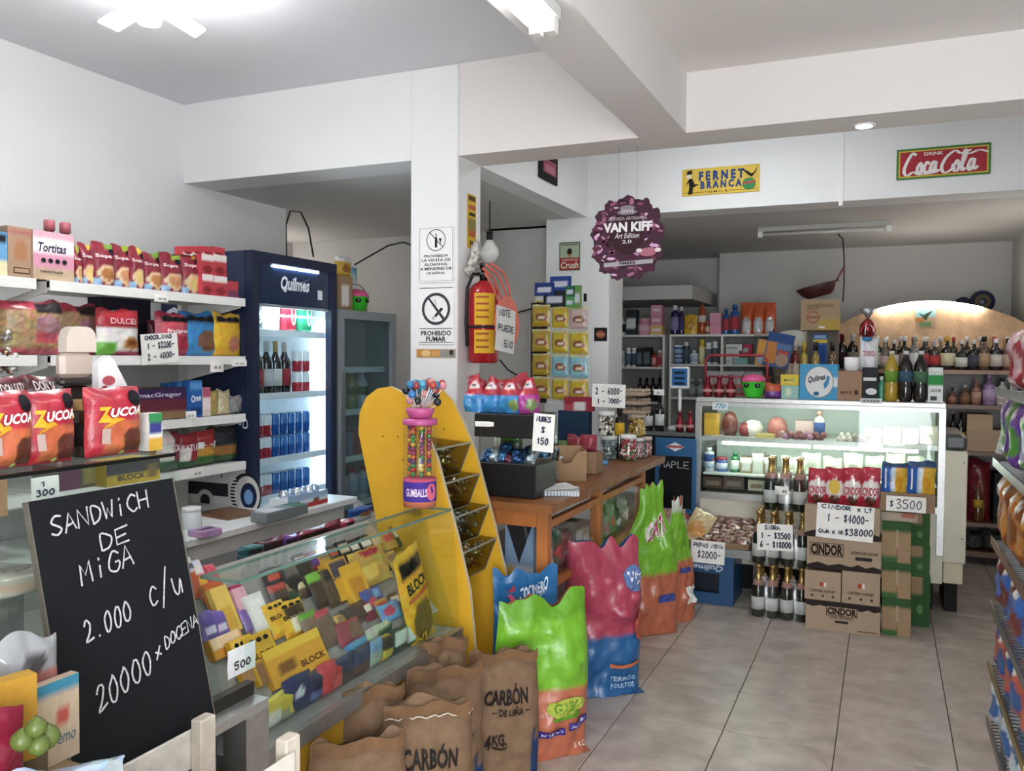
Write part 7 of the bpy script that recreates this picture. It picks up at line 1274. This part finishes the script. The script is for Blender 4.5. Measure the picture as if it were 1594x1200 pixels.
# foil egg and white bag
p = P(1345, 560, Y=yt+.32); b = MB(); zq = zt; x0, x1 = P(1322, 560, Y=yt+.3).x, P(1372, 560, Y=yt+.3).x; st = MB().bbox(x0, x1, yt+.24, yt+.4, zt, zt+.1, '#5a4634', .003); tag(st.build('wooden_box', 'raw_wood'), 'small wooden box behind the dark grey box', 'box')
bag('detergent_bag', 'white and red pouch with blue cap behind the deli boxes', 'pouch', (1336, 527, 1366, 578), Y=yt+.27, z=zt+.102, base='#dcdcdc', zs=[(0, 0, 1, .3, '#c0303c'), (.1, .3, .9, .5, '#dcdcdc', 1)], words=[('TODO', -.3, .6, .3, .72, '#b8384a')], t=.07, style='stand'); zc = P(1350, 527, Y=yt+.27).z; pc = P(1350, 527, Y=yt+.27)
t = thing('chocolate_egg', 'foil wrapped chocolate egg with red ribbon over the white pouch', 'easter egg', (pc.x, yt+.31, zc-.0)); MB().lathe([(0, 0), (.03, .01), (.05, .05), (.045, .09), (.02, .12), (.006, .13)], '#b8343c', seg=14).build('egg', 'foil', t); MB().lathe([(.006, .125), (.02, .15), (.05, .19)], '#b8bcc4', seg=12).build('foil_frill', 'foil', t); MB().ball((0, -.0, .0), .035, '#2f86c0', seg=12, rings=8, sz=.6).build('blue_cap', 'plastic', t); 
for k in range(4): MB().tube([(0, -.03, .10), (.02*(k-1.5), -.05, .07), (.03*(k-1.5), -.055, .02)], .006, ['#c83c44', '#c8ccd4', '#8c1c28', '#d8a8ac'][k], seg=5).build('ribbon', 'foil', t)
# side cabinet left of the deli case
SX0, SX1 = P(1000, 672, Y=5.62).x, DX0-.01; szt = P(1050, 674, Y=5.62).z; t = thing('side_cabinet', 'dark low cabinet with grey top left of the deli case', 'cabinet', ((SX0+SX1)/2, 5.62, 0)); L = (SX1-SX0)/2
MB().box(-L, L, 0, .5, szt-.02, szt, '#6a6c6c').build('top', 'enamel', t); MB().box(-L, L, .01, .5, .001, szt-.021, '#191b1f').build('body', 'enamel', t)
for k, r in enumerate([(1050, 640, 1063, 672), (1066, 640, 1079, 672)]): bottle('tonic_bottle', f'metallic red bottle on the dark cabinet, {["left", "right"][k]} one', 'bottle', r, Y=5.68, z=szt+.001, style='tonic', glass='#8c2430', cap='#7a1c28', band='#c08a84', m='metal')
for k, r in enumerate([(1000, 622, 1014, 672), (1018, 616, 1032, 672)]): bottle('wine_bottle', f'dark wine bottle with white label on the cabinet, {["left", "right"][k]} one', 'bottle', r, Y=5.7, z=szt+.001, style='wine', glass='#120c0c', cap='#101014', band='#c8c8c4')
# scale display on a pole
p = P(1058, 640, Y=5.85); t = thing('scale_display', 'white digital scale display on a pole beside the deli case', 'scale', (p.x, 5.85, szt+.001)); za = P(1058, 605, Y=5.85).z-szt; zb2 = P(1058, 571, Y=5.85).z-szt; w = .5*(P(1074, 590, Y=5.85)-P(1044, 590, Y=5.85)).length
MB().bbox(-.07, .07, -.05, .1, 0, .03, '#c8ccd0', .006).build('base', 'plastic', t); MB().bar((0, 0, .03), (0, 0, za), .012, '#d8dadc').build('pole', 'plastic', t); MB().bbox(-w, w, -.02, .02, za, zb2, '#dfe2e4', .008).build('housing', 'plastic', t); MB().box(-w*.8, w*.8, -.022, -.0201, za+.02, zb2-.012, '#2f6aac').build('screen', 'print', t)
lc = MB()
for k in range(3): lc.box(-w*.55, w*.55, -.0235, -.0221, za+.028+k*(zb2-za-.04)/3, za+.028+k*(zb2-za-.04)/3+.016, '#16283c')
lc.build('digits', 'print', t); note('price_tag', 'small white ticket standing by the wine bottles', [('x', -.2, .3, .2, .6)], (1017, 606, 1034, 615), Y=5.68, cat='ticket', pen=.06)
# ================================================================== back alcove
UY = 7.35
def unit(label, px0, px1, pyt, shelves, div=None, low=0.0):
    x0, x1 = P(px0, 600, Y=UY).x, P(px1, 600, Y=UY).x; zt = P((px0+px1)/2, pyt, Y=UY).z; t = thing('shelf_unit', label, 'shelf', ((x0+x1)/2, UY, 0)); L = (x1-x0)/2; D = .30; wt = '#d4d4d0'
    for x in (-L, L-.02)+((P(div, 600, Y=UY).x-(x0+x1)/2,) if div else ()): MB().box(x, x+.02, 0, D, low, zt-.02, wt).build('side_board', 'enamel', t)
    MB().box(-L, L, 0, D, zt-.02, zt, wt).build('top_board', 'enamel', t); MB().box(-L+.02, L-.02, D-.006, D, low, zt-.02, '#8a8a88').build('back_board', 'enamel', t); zs = []
    for y in shelves:
        z = P((px0+px1)/2, y, Y=UY).z; zs.append(z); MB().box(-L+.02, L-.02, .004, D-.008, z-.018, z, wt).build('shelf_board', 'enamel', t)
    return zt, zs
zt1, z1 = unit('narrow white shelf unit behind the snack pillar', 956, 1034, 521, (571, 625, 690)); zt2, z2 = unit('wide white shelf unit of toiletries in the alcove', 1041, 1215, 520, (567, 620, 690), 1121)
def back_bottles(rows, Y, z, group=None):
    for r, st, g_, c_, b_, lb in rows: bottle('toiletry_bottle', lb, 'bottle', r, Y=Y, z=z, style=st, glass=g_, cap=c_, band=b_, m='gloss', seg=10, group=group)
YU = UY+.05
back_bottles([((959, 493, 973, 521), 'shampoo', '#d8dce0', '#c0c4c8', '#22303c', 'white shampoo bottle on the narrow unit top, left end'), ((990, 495, 1011, 521), 'jar', '#d88ca0', '#d8a0b0', '#e0b0c0', 'wide pink jar on the narrow unit top')], YU, zt1+.001)
for r, b_, lb, zz in [((974, 482, 990, 521), '#2c363e', 'dark striped packet stack on the narrow unit', None), ((1012, 506, 1031, 521), '#d8b060', 'tan box at the bottom of the pink box pile', zt1+.001), ((1013, 490, 1030, 506), '#dc8ca8', 'lower pink box on the tan box', None), ((1013, 475, 1030, 490), '#e098b4', 'upper pink box of the pile', None)]: carton('soap_box', lb, 'box', r, Y=YU, z=zz if zz else (zt1+.001 if r[3] == 521 else None), base=b_, zs=[(.1, .3, .9, .6, '#e0e0dc')] if b_ == '#2c363e' else [(.2, .4, .8, .6, '#f0d8e0')], d=.1)
for k, (r, b_, lb) in enumerate([((960, 546, 971, 569), '#c8ccd0', 'white deodorant box on the narrow unit, left'), ((990, 542, 1000, 569), '#22262a', 'black box on the narrow unit, left of two'), ((1000, 541, 1013, 569), '#1c1e22', 'black box on the narrow unit, right of two')]): carton('soap_box', lb, 'box', r, Y=YU, z=z1[0]+.001, base=b_, zs=[(.2, .2, .8, .7, '#5a6a74')], d=.08)
back_bottles([((973, 541, 981, 569), 'aerosol', '#d0d4d8', '#e8e8e8', '#5a7084', 'slim white aerosol on the narrow unit, left of pair'), ((982, 541, 990, 569), 'aerosol', '#d0d4d8', '#e8e8e8', '#44586c', 'slim white aerosol on the narrow unit, right of pair'), ((1013, 547, 1021, 569), 'shampoo', '#b02c38', '#7a1c24', '#d88c8c', 'small red bottle on the narrow unit'), ((1021, 545, 1031, 569), 'shampoo', '#c07078', '#e0d8d8', '#b83c48', 'pink bottle at right end of narrow unit')], YU, z1[0]+.001)
for k in range(4): bottle('wine_bottle', f'dark bottle on the middle shelf of the narrow unit, {nth(k, 4)}', 'bottle', (990+k*10, 588, 1000+k*10, 624), Y=YU+.03, z=z1[1]+.001, style='wine', glass='#151015', cap='#0f0f12', band='#2a2226', seg=10, group='dark bottles on the narrow unit')
back_bottles([((1042, 475, 1056, 519), 'shampoo', '#2c2458', '#d8d8e0', '#8c84b8', 'purple cleaner bottle with trigger, left on wide unit'), ((1055, 477, 1064, 519), 'shampoo', '#241c4c', '#c8c8d8', '#4a4080', 'dark purple cleaner bottle beside the trigger bottle'), ((1085, 471, 1098, 519), 'soda', '#b0481c', '#8c2c1c', '#e0d0c0', 'orange bottle on the wide unit top'), ((1097, 500, 1105, 519), 'jar', '#8c5a3c', '#c84438', '#d8b8a0', 'small amber jar beside the orange bottle'), ((1124, 480, 1134, 518), 'shampoo', '#1f5ca8', '#1c4c90', '#c84450', 'blue cleaner bottle with red label, smaller'), ((1135, 474, 1150, 518), 'shampoo', '#2464b4', '#1c4c98', '#c84450', 'blue cleaner bottle with red label, larger')], YU, zt2+.001)
bag('cleaner_pouch', 'yellow refill pouch on the wide unit top', 'pouch', (1064, 491, 1085, 519), Y=YU, z=zt2+.001, base='#d8a81c', zs=[(.2, .2, .8, .7, '#c08a18', 1)], t=.05, style='stand')
carton('soap_box', 'lower pink box beside the blue cleaner bottles', 'box', (1105, 503, 1122, 518), Y=YU, z=zt2+.001, base='#e090ac', d=.1); carton('soap_box', 'upper pink box beside the blue cleaner bottles', 'box', (1105, 487, 1122, 503), Y=YU, base='#e8a0bc', d=.1, z=P(1113, 503, Y=YU).z+.001)
for k in range(3): bag('detergent_pouch', f'orange detergent refill pouch, {["left", "middle", "right"][k]} of three on the wide unit', 'pouch', (1152+k*18, 471, 1171+k*18, 518), Y=YU, z=zt2+.001, base='#d8582c', zs=[(.1, 0, .9, .55, '#b8b8bc', 1), (.3, .1, .7, .4, '#d8d8dc', 1)], t=.07, style='stand', m='gloss', group='orange detergent pouches')
zi = z2[0]+.001
back_bottles([((1048, 553, 1062, 568), 'jar', '#3c5c8c', '#c8d0dc', '#8ca4c8', 'lower blue jar inside the wide unit'), ((1062, 532, 1072, 568), 'aerosol', '#24303c', '#c8ccd0', '#48586c', 'dark spray can inside the wide unit'), ((1072, 545, 1086, 568), 'shampoo', '#d0d8dc', '#a8c0cc', '#9cbccc', 'white bottle with pale blue label in wide unit'), ((1087, 528, 1096, 568), 'aerosol', '#c8a82c', '#d8c020', '#e0d8a0', 'yellow capped spray can inside the wide unit'), ((1096, 533, 1107, 568), 'aerosol', '#ccd0d4', '#d8dce0', '#6a7078', 'white spray can inside the wide unit, left of pair'), ((1107, 531, 1117, 568), 'aerosol', '#ccd0d4', '#d8dce0', '#585e68', 'white spray can inside the wide unit, right of pair')], YU, zi)
bottle('toiletry_bottle', 'upper blue jar stacked inside the wide unit', 'bottle', (1048, 537, 1062, 553), Y=YU, style='jar', glass='#48689c', cap='#d0d8e0', band='#8ca4c8', m='gloss', seg=10, z=P(1055, 553, Y=YU).z)
for k, (r, b_) in enumerate([((1130, 557, 1140, 568), '#d8d8d4'), ((1141, 557, 1152, 568), '#6cb0a8'), ((1152, 557, 1164, 568), '#78b8b0'), ((1130, 546, 1150, 557), '#d4d4d0'), ((1130, 536, 1157, 546), '#dcdcd8'), ((1155, 536, 1170, 552), '#c83c58')]): carton('medicine_box', f'small {["white", "teal", "teal", "white", "white", "crimson"][k]} medicine box in the wide unit, {ORD[k]} of the pile', 'box', r, Y=YU, z=zi if k < 3 else None, base=b_, zs=[(.1, .3, .6, .6, '#a8b0b0')], d=.1, group='medicine boxes in the wide unit')
carton('printer_box', 'white ticket printer box on the lower wide unit shelf', 'box', (1098, 578, 1186, 621), Y=YU-.02, z=z2[1]+.001, base='#c8c8c4', zs=[(.05, .1, .95, .4, '#a8a8a4')], d=.2)
for k in range(2): bottle('toiletry_bottle', f'clear grey bottle on the lower wide unit shelf, {["left", "right"][k]}', 'bottle', (1070+k*13, 590, 1082+k*13, 621), Y=YU, z=z2[1]+.001, style='shampoo', glass='#6a7478', cap='#aaa', band='#98a0a0', m='gloss', seg=10)
# hanging cards, chair back
MYc = 6.585
cs = thing('card_stand', 'thin metal pole stand holding the picture cards', 'stand', (P(1203, 560, Y=6.6).x, 6.61, 1.221)); MB().lathe([(.05, 0), (.05, .008), (.006, .012)], '#555').build('base', 'metal', cs); MB().bar((0, 0, .01), (0, 0, P(1203, 512, Y=6.6).z-1.221), .005, '#666').build('pole', 'metal', cs)
MB().sq((-.14, -.004, P(1203, 522, Y=6.6).z-1.221), (.12, -.004, P(1203, 522, Y=6.6).z-1.221), .006, .008, '#666').build('cross_bar', 'metal', cs)
def hangcard(name, label, rect, Y, items, base, tilt=0, cat='card'):
    o, w, h, d = plaque(name, label, rect, Y=Y, base=base, d=.004, m='print', cat=cat, items=items); o.rotation_euler = (0, R(tilt), 0); return o
hangcard('toy_card', 'blue and orange picture card hanging by the shelf, tilted', (1185, 518, 1226, 572), MYc, [('rect', -.5, .75, .5, 1, '#2c4c88'), ('rect', -.45, .1, -.05, .72, '#c87a34'), ('ell', .2, .25, .25, .2, '#b08c78'), ('rect', -.1, .55, .45, .7, '#5a78a8'), ('rect', .0, .42, .4, .52, '#c84c44')], '#4a6090', 12); hangcard('toy_card', 'orange picture card behind the blue one', (1174, 528, 1192, 570), MYc+.012, [('rect', -.4, .5, .4, .9, '#d8943c'), ('rect', -.3, .1, .3, .4, '#8c9cb8')], '#c08848', 8); hangcard('toy_card', 'blue blister card with yellow band by the chair back', (1265, 520, 1287, 567), 6.787, [('rect', -.5, .7, .5, .82, '#d8b83c'), ('rect', -.4, .1, .4, .62, '#2450a0'), ('rect', -.4, .86, .4, .96, '#8cb0d8')], '#3c68b0')
ch = thing('padded_chair', 'beige padded chair back with curved white top behind the case', 'chair', (P(1236, 620, Y=7.04).x, 7.04, 0)); w = .5*(P(1272, 560, Y=7.04)-P(1200, 560, Y=7.04)).length; zc1 = P(1236, 535, Y=7.04).z; zc2 = P(1236, 514, Y=7.04).z
MB().bbox(-w*.92, w*.92, 0, .06, .75, zc1, '#8f8068', .02).build('backrest', 'cloth', ch); out = [(-w, zc1-.02), (w, zc1-.02)]+[(w*math.cos(q), zc1+(zc2-zc1)*math.sin(q)**.6) for q in [math.pi*k/12 for k in range(1, 12)]]; MB().prism(out, -.008, .05, '#d8d4c4').build('top_rail', 'enamel', ch)
MB().bbox(-w, w, .0, .27, .42, .50, '#a8987c', .02).build('seat', 'cloth', ch)
for x in (-w+.03, w-.03):
    for y in (.24, .03): MB().box(x-.015, x+.015, y-.015, y+.015, .001, .42 if y > .1 else .75, '#d0ccbc').build('leg', 'enamel', ch)
# stock table behind the deli case for bottles and box
tb = thing('stock_table', 'dark table behind the deli case carrying bottles and carton', 'table', (-.42, 6.72, 0)); MB().box(-.50, .36, -.12, .2, 1.19, 1.22, '#4a3828').build('top', 'sheen_wood', tb)
for x in (-.47, .33):
    for y in (-.1, .17): MB().box(x-.02, x+.02, y-.02, y+.02, .001, 1.19, '#4a3828').build('leg', 'sheen_wood', tb)
for k, (x0, g_, c_) in enumerate([(1220, '#5a1c20', '#222'), (1230, '#8c2c34', '#c8b8b8'), (1244, '#b89a2c', '#c8a82c'), (1262, '#a88c30', '#2a2a2a'), (1288, '#6a4a1c', '#222')]): bottle('sauce_bottle', f'sauce bottle behind the football box, {nth(k, 5)} of five', 'bottle', (x0, 532, x0+13, 600), Y=6.66, z=1.221, style='shampoo', glass=g_, cap=c_, band='#c8b8a0', seg=10, group='sauce bottles behind the deli case')
yb = 6.75; zb = P(1276, 514, Y=yb).z
sh = thing('wall_bracket_shelf', 'small grey pedestal under the printed brown carton', 'shelf', (P(1278, 514, Y=yb).x, yb, 1.221)); MB().box(-.10, .12, .04, .14, 0, zb-1.223, '#6a6258').build('pedestal', 'matte', sh)
carton('cardboard_box', 'brown carton with red round stamp and yellow corner', 'box', (1246, 466, 1307, 514), Y=yb-.03, z=zb, base='#a88c68', zs=[(.5, 0, 1, .3, '#b8943c'), (.2, .75, .85, .82, '#8a7050'), (.2, .65, .45, .7, '#8a7050')], words=[('ring', -.18*.36, .42*.26, .045, .054, '#a8483c'), ('rect', -.04, .06, .12, .13, '#e0dcd0')] if False else [('rect', -.04, .06, .12, .13, '#e0dcd0'), ('ell', -.18, .42, .17, .2, '#a8564a'), ('ell', -.18, .42, .14, .16, '#a88c68'), ('rect', -.34, .39, -.02, .45, '#a8564a')], d=.22, yaw=R(4))
zl = P(1276, 467, Y=yb).z+.002; p = P(1278, 467, Y=yb+.1); t = thing('wicker_basket', 'dark red conical basket resting on the printed carton', 'basket', (p.x, yb+.1, zl)); r0 = .5*(P(1312, 445, Y=yb)-P(1243, 445, Y=yb)).length
m = MB(); m.M = Matrix.Rotation(R(-14), 4, 'Y') @ Matrix.Translation((0, 0, .035)); m.lathe([(r0*.55, .0), (r0*.8, .03), (r0*1.0, .075), (r0*1.02, .085), (r0*.98, .085)], '#4a1c1c', seg=24, sy=.55); m.build('bowl', 'sheen_wood', t); MB().bar((r0*.6, 0, .12), (r0*1.05, 0, .26), .007, '#8c2c34').build('stick', 'plastic', t)
# ------------------------------------------------------------------ bottle bar
BY, BD = 7.02, .32; X0, X1 = P(1300, 600, Y=BY).x, .955; sz = [P(1500, 576, Y=BY).z, P(1500, 630, Y=BY).z, P(1500, 702, Y=BY).z, P(1500, 812, Y=BY).z]; X2 = P(1473, 640, Y=BY).x
bb = thing('bottle_shelf', 'brown wooden bottle shelves with arched tan backboard', 'shelf', ((X0+X1)/2, BY, 0)); ox = (X0+X1)/2; wc = '#6a4228'
for k, z in enumerate(sz):
    MB().box(X0-ox, X1-ox, 0, BD, z-.03, z, '#8a5a34' if k == 0 else wc).build('shelf_board', 'sheen_wood', bb)
MB().box(X0-ox, X1-ox, .0, BD, .06, .10, wc).build('shelf_board', 'sheen_wood', bb)
for x in (X0, (X0+X1)/2-.15, X1-.03): MB().box(x-ox, x+.03-ox, 0.02, BD, .001, sz[0]-.03, '#4c2e1c').build('side_board', 'sheen_wood', bb)
MB().box(X0-ox, X1-ox, BD, BD+.01, .001, sz[0], '#3a2418').build('back_board', 'sheen_wood', bb)
za, zb_ = P(1310, 506, Y=BY+BD).z, P(1455, 468, Y=BY+BD).z; n = 18; out = [(X0-ox, sz[0]), (X1-ox, sz[0])]+[(X1-ox+(X0-X1)*k/n, za+(zb_-za)*math.sin(math.pi*k/n)**.8) for k in range(n+1)]
MB().prism(out, BD+.011, BD+.03, '#dcb48a').build('arched_board', 'raw_wood', bb)
pts = [(X1-ox+(X0-X1)*k/n, BD-.02, za+(zb_-za)*math.sin(math.pi*k/n)**.8-.012) for k in range(4, n-3)]; MB().tube(pts, .011, '#fff').build('light_tube', 'warm_tube_on', bb)
plaque('picture', 'small colourful eagle picture on the arched backboard', (1425, 482, 1456, 511), Y=BY+BD+.008, base='#b89c7c', items=[('rect', -.5, .6, .5, 1, '#8cc0c4'), ('poly', [(-.4, .85), (-.1, .7), (0, .78), (.35, .95), (.12, .62), (0, .4), (-.15, .6)], '#3a4a34'), ('rect', -.3, .1, .3, .35, '#6a8c5c'), ('rect', -.5, .35, -.1, .55, '#c87a3c')], d=.004, m='print', cat='picture')
g = random.Random(31)
st = ['wine', 'wine', 'spirit', 'spirit', 'flask', 'spirit', 'spirit', 'spirit', 'spirit', 'wine', 'spirit', 'flask', 'spirit', 'spirit', 'spirit', 'spirit', 'spirit', 'spirit', 'spirit']
xs = [1301, 1318, 1340, 1356, 1368, 1383, 1399, 1415, 1430, 1446, 1464, 1487, 1506, 1522, 1541, 1560, 1578]
gl = ['#180d10', '#14100e', '#3a2c1c', '#1c2418', '#6a6458', '#141210', '#241a14', '#7a7c78', '#1c1614', '#38302c', '#1a1812', '#141614', '#16161a', '#5a4030', '#20202c', '#6a4030', '#1c1816']
bd = ['#3a2024', '#8c8478', '#c8c0b0', '#b8b0a0', '#c8a8a0', '#d0c8c0', '#8c7a6c', '#d8d8d8', '#a84048', '#c83c40', '#d0c8a0', '#c8ccc0', '#4a4c58', '#a88c68', '#c8c0b8', '#b89a88', '#c0b0a0']
cp = ['#7a2028', '#e0e0e0', '#d8d8d8', '#d8d4cc', '#e4e4e4', '#c8c8cc', '#d8d8d8', '#a8a8a8', '#e0dcd8', '#d8d8dc', '#d8a82c', '#d0d0cc', '#d8d4d0', '#202020', '#e0e0e0', '#18181c', '#d8d8d4']
for k, x in enumerate(xs):
    big = k in (0, 1); wd = 17 if k < 10 else 20; bottle('liquor_bottle', f'{"dark wine" if k < 2 else "liquor"} bottle on the top bar shelf, {nth(k, len(xs))} of the row', 'bottle', (x, 520 if big else 526+g.uniform(-4, 6), x+wd, 572), Y=BY+.07, z=sz[0]+.001, style=st[k], glass=gl[k], cap=cp[k], band=bd[k], seg=12, group='bottles on the top bar shelf')
for k in range(10): bottle('liquor_bottle', f'liquor bottle in back row of top bar shelf, {nth(k, 10)}', 'bottle', (1372+k*21, 524, 1386+k*21, 570), Y=BY+.21, z=sz[0]+.001, style='spirit', glass=['#241c18', '#6a5c4c', '#1a1c1c'][k % 3], cap=['#e4e0dc', '#d0d0d4', '#b83c40'][k % 3], band=['#c8bcb0', '#8c3c40', '#d8d4cc'][k % 3], seg=10, group='back row of the top bar shelf')
for k, (r, g_, c_, b_, s_) in enumerate([((1476, 603, 1489, 625), '#7a4a38', '#2a2420', '#a86c58', 'flask'), ((1494, 599, 1511, 625), '#6a4c34', '#c8b8a8', '#8c5c40', 'flask'), ((1512, 590, 1528, 625), '#8c5c48', '#a87868', '#b88c78', 'spirit'), ((1530, 582, 1551, 625), '#9c7cac', '#a888b8', '#b898c0', 'spirit'), ((1551, 588, 1570, 625), '#c8c0b8', '#2a2a2a', '#d8c8c0', 'spirit'), ((1574, 590, 1592, 625), '#2c2018', '#1a1a1a', '#a89880', 'spirit')]): bottle('liquor_bottle', ['small amber flask on the second bar shelf, leftmost', 'squat brown flask on the second bar shelf', 'rosy brown bottle on the second bar shelf', 'lilac bottle on the second bar shelf', 'white labelled bottle with black cap, second bar shelf', 'dark bottle at the right of the second bar shelf'][k], 'bottle', r, Y=BY+.05, z=sz[1]+.001, style=s_, glass=g_, cap=c_, band=b_, seg=12)
for k, r in enumerate([(1477, 645, 1490, 698), (1488, 642, 1503, 698)]): bottle('wine_bottle', f'dark bottle with yellow label on third bar shelf, {["left", "right"][k]}', 'bottle', r, Y=BY+.05, z=sz[2]+.001, style='wine', glass='#12100c', cap='#18140c', band='#b89420', seg=12)
carton('cardboard_box', 'lower tan carton on the third bar shelf', 'box', (1504, 669, 1560, 699), Y=BY+.04, z=sz[2]+.001, base='#b89a78', d=.2); carton('cardboard_box', 'upper tan carton on the third bar shelf', 'box', (1505, 645, 1545, 669), Y=BY+.04, base='#bfa07c', d=.2, z=P(1530, 669, Y=BY+.04).z+.001)
bottle('wine_bottle', 'dark bottle right of the tan cartons', 'bottle', (1562, 650, 1576, 699), Y=BY+.05, z=sz[2]+.001, style='wine', glass='#161210', cap='#222', band='#6a5a40', seg=10)
bag('plastic_bag', 'dark red plastic bag on the fourth bar shelf', 'plastic bag', (1506, 720, 1542, 808), Y=BY+.04, z=sz[3]+.001, base='#7a1c24', t=.14, jit=.3, crump=.02, zs=[(.3, 0, .7, .35, '#8c7a30')])
carton('black_box', 'black carton with white lettering on the fourth bar shelf', 'box', (1546, 738, 1600, 810), Y=BY+.04, z=sz[3]+.001, base='#1c1e20', words=[('UNI', -.4, .55, .3, .78, '#c8c8c8', .04), ('rect', -.1, .05, .4, .35, '#8cb02c')], d=.2)
bottle('soda_bottle', 'amber bottle before the dark red plastic bag', 'bottle', (1515, 755, 1530, 809), Y=BY+.02, z=sz[3]+.001, style='soda', glass='#6a3c1c', cap='#c84830', band='#c89a2c', seg=12)
for k in range(3): bag('grain_sack', f'grey net sack on the bottom of the bar, {nth(k, 3)}', 'sack', (1500+k*30, 832, 1532+k*30, 875), Y=BY+.05, z=.101, base='#4a4c48', jit=.5, t=.2, crump=.02, m='cloth', group='grey sacks under the bar')
# helmets on the bar back, top right
hp = P(1500, 472, Y=8.0)
sh = thing('wall_ledge', 'grey wall ledge above the bar carrying two round speakers', 'shelf', (hp.x, 8.02, P(1500, 486, Y=8.0).z)); MB().box(-.2, .28, -.1, .22, -.03, 0, '#8a8884').build('board', 'enamel', sh)
for k, (x0, y0, x1, y1, c_) in enumerate([(1484, 456, 1512, 486, '#1c2440'), (1508, 451, 1548, 486, '#232c50')]):
    c = P((x0+x1)/2, y1, Y=8.0); r = .5*(P(x1, y1, Y=8.0)-P(x0, y1, Y=8.0)).length; t = thing('round_cushion', ['small navy round case above the bar', 'larger navy round case with tan ring above the bar'][k], 'case', (c.x, 8.0, sh.location.z+.001)); m = MB(); m.M = Matrix.Translation((0, 0, r*.88)) @ Matrix.Rotation(R(90), 4, 'X'); m.lathe([(r*.95, -.05), (r, -.03), (r, .04), (r*.9, .06)], c_, seg=24); m.build('shell', 'plastic', t)
    if k: m = MB(); m.M = Matrix.Translation((0, 0, r*.88)); m.decal(ring2(0, 0, r*.35, r*.62), flat(-.062), '#6a5a3c'); m.build('ring', 'print', t)
# ================================================================== wire snack rack at the right edge
RX, RYE = .405, 3.56; t = thing('wire_rack', 'grey wire snack rack along the right picture edge', 'rack', (RX, RYE, 0)); tz = [P(1558, y, Y=RYE).z for y in (1122, 1035, 940, 840, 718, 608)]
for x in (.02, .5):
    for y in (-.03, -.85): MB().bar((x, y, .001), (x, y, tz[-1]+.12), .011, '#8d8f90').build('upright', 'metal', t)
for k, z in enumerate(tz):
    s = MB(); 
    s.sq((-.03, 0, z-.005), (-.03, -.9, z-.005), .008, .016, '#9a8a80' if k % 2 else '#8f9192'); s.build('shelf_edge', 'metal', t); f = MB()
    for j in range(30): f.bar((-.03, -.015-.03*j, z-.004), (.5, -.015-.03*j, z+.02), .003, '#9a9c9c', seg=4)
    f.bar((.5, 0, z+.02), (.5, -.9, z+.02), .005, '#9a9c9c', seg=5); o = f.build('wire_grid', 'metal', t); o['kind'] = 'stuff'
    MB().sq((-.036, -.012, z), (-.036, -.9, z), .004, .03, ['#8a7a70', '#9a8a40', '#8a8c8e', '#a07a68', '#8f9192', '#a9aaaa'][k]).build('price_rail', 'metal', t)
MB().sq((.03, -.02, tz[-1]+.0), (-.02, -.02, tz[-2]+.03), .02, .03, '#c9cac8').build('brace', 'enamel', t)
g = random.Random(6); cc = [('#2f6ab8', '#c8d8e8'), ('#1f5aa8', '#c85a44'), ('#3a6ac0', '#7a3430'), ('#c87a24', '#8c4a1c'), ('#4a8c2c', '#6a3c9c'), ('#a82430', '#d8a8ac')]
nmz = ['blue', 'bright blue', 'navy and red', 'orange', 'green and purple', 'crimson']
for k, z in enumerate(tz):
    for j in range(1 if k == 5 else 0, 5):
        a, b = cc[k]; bag('snack_bag', f'{nmz[k]} snack bag on the right wire rack, {ORD[j]} from the far end', 'snack bag', None, place=(Vector((RX-.025, RYE-.08-.165*j, z+.012)), .16, min(.24, (tz[k+1]-z)*.85) if k < 5 else .2, R(-90)), base=a if (j+k) % 2 else b, zs=[(.1, .2, .9, .65, b if (j+k) % 2 else a, 1), (.3, .75, .7, .9, '#e8e4dc', 1)], t=.09, crump=.01, group='snack bags on the wire rack')
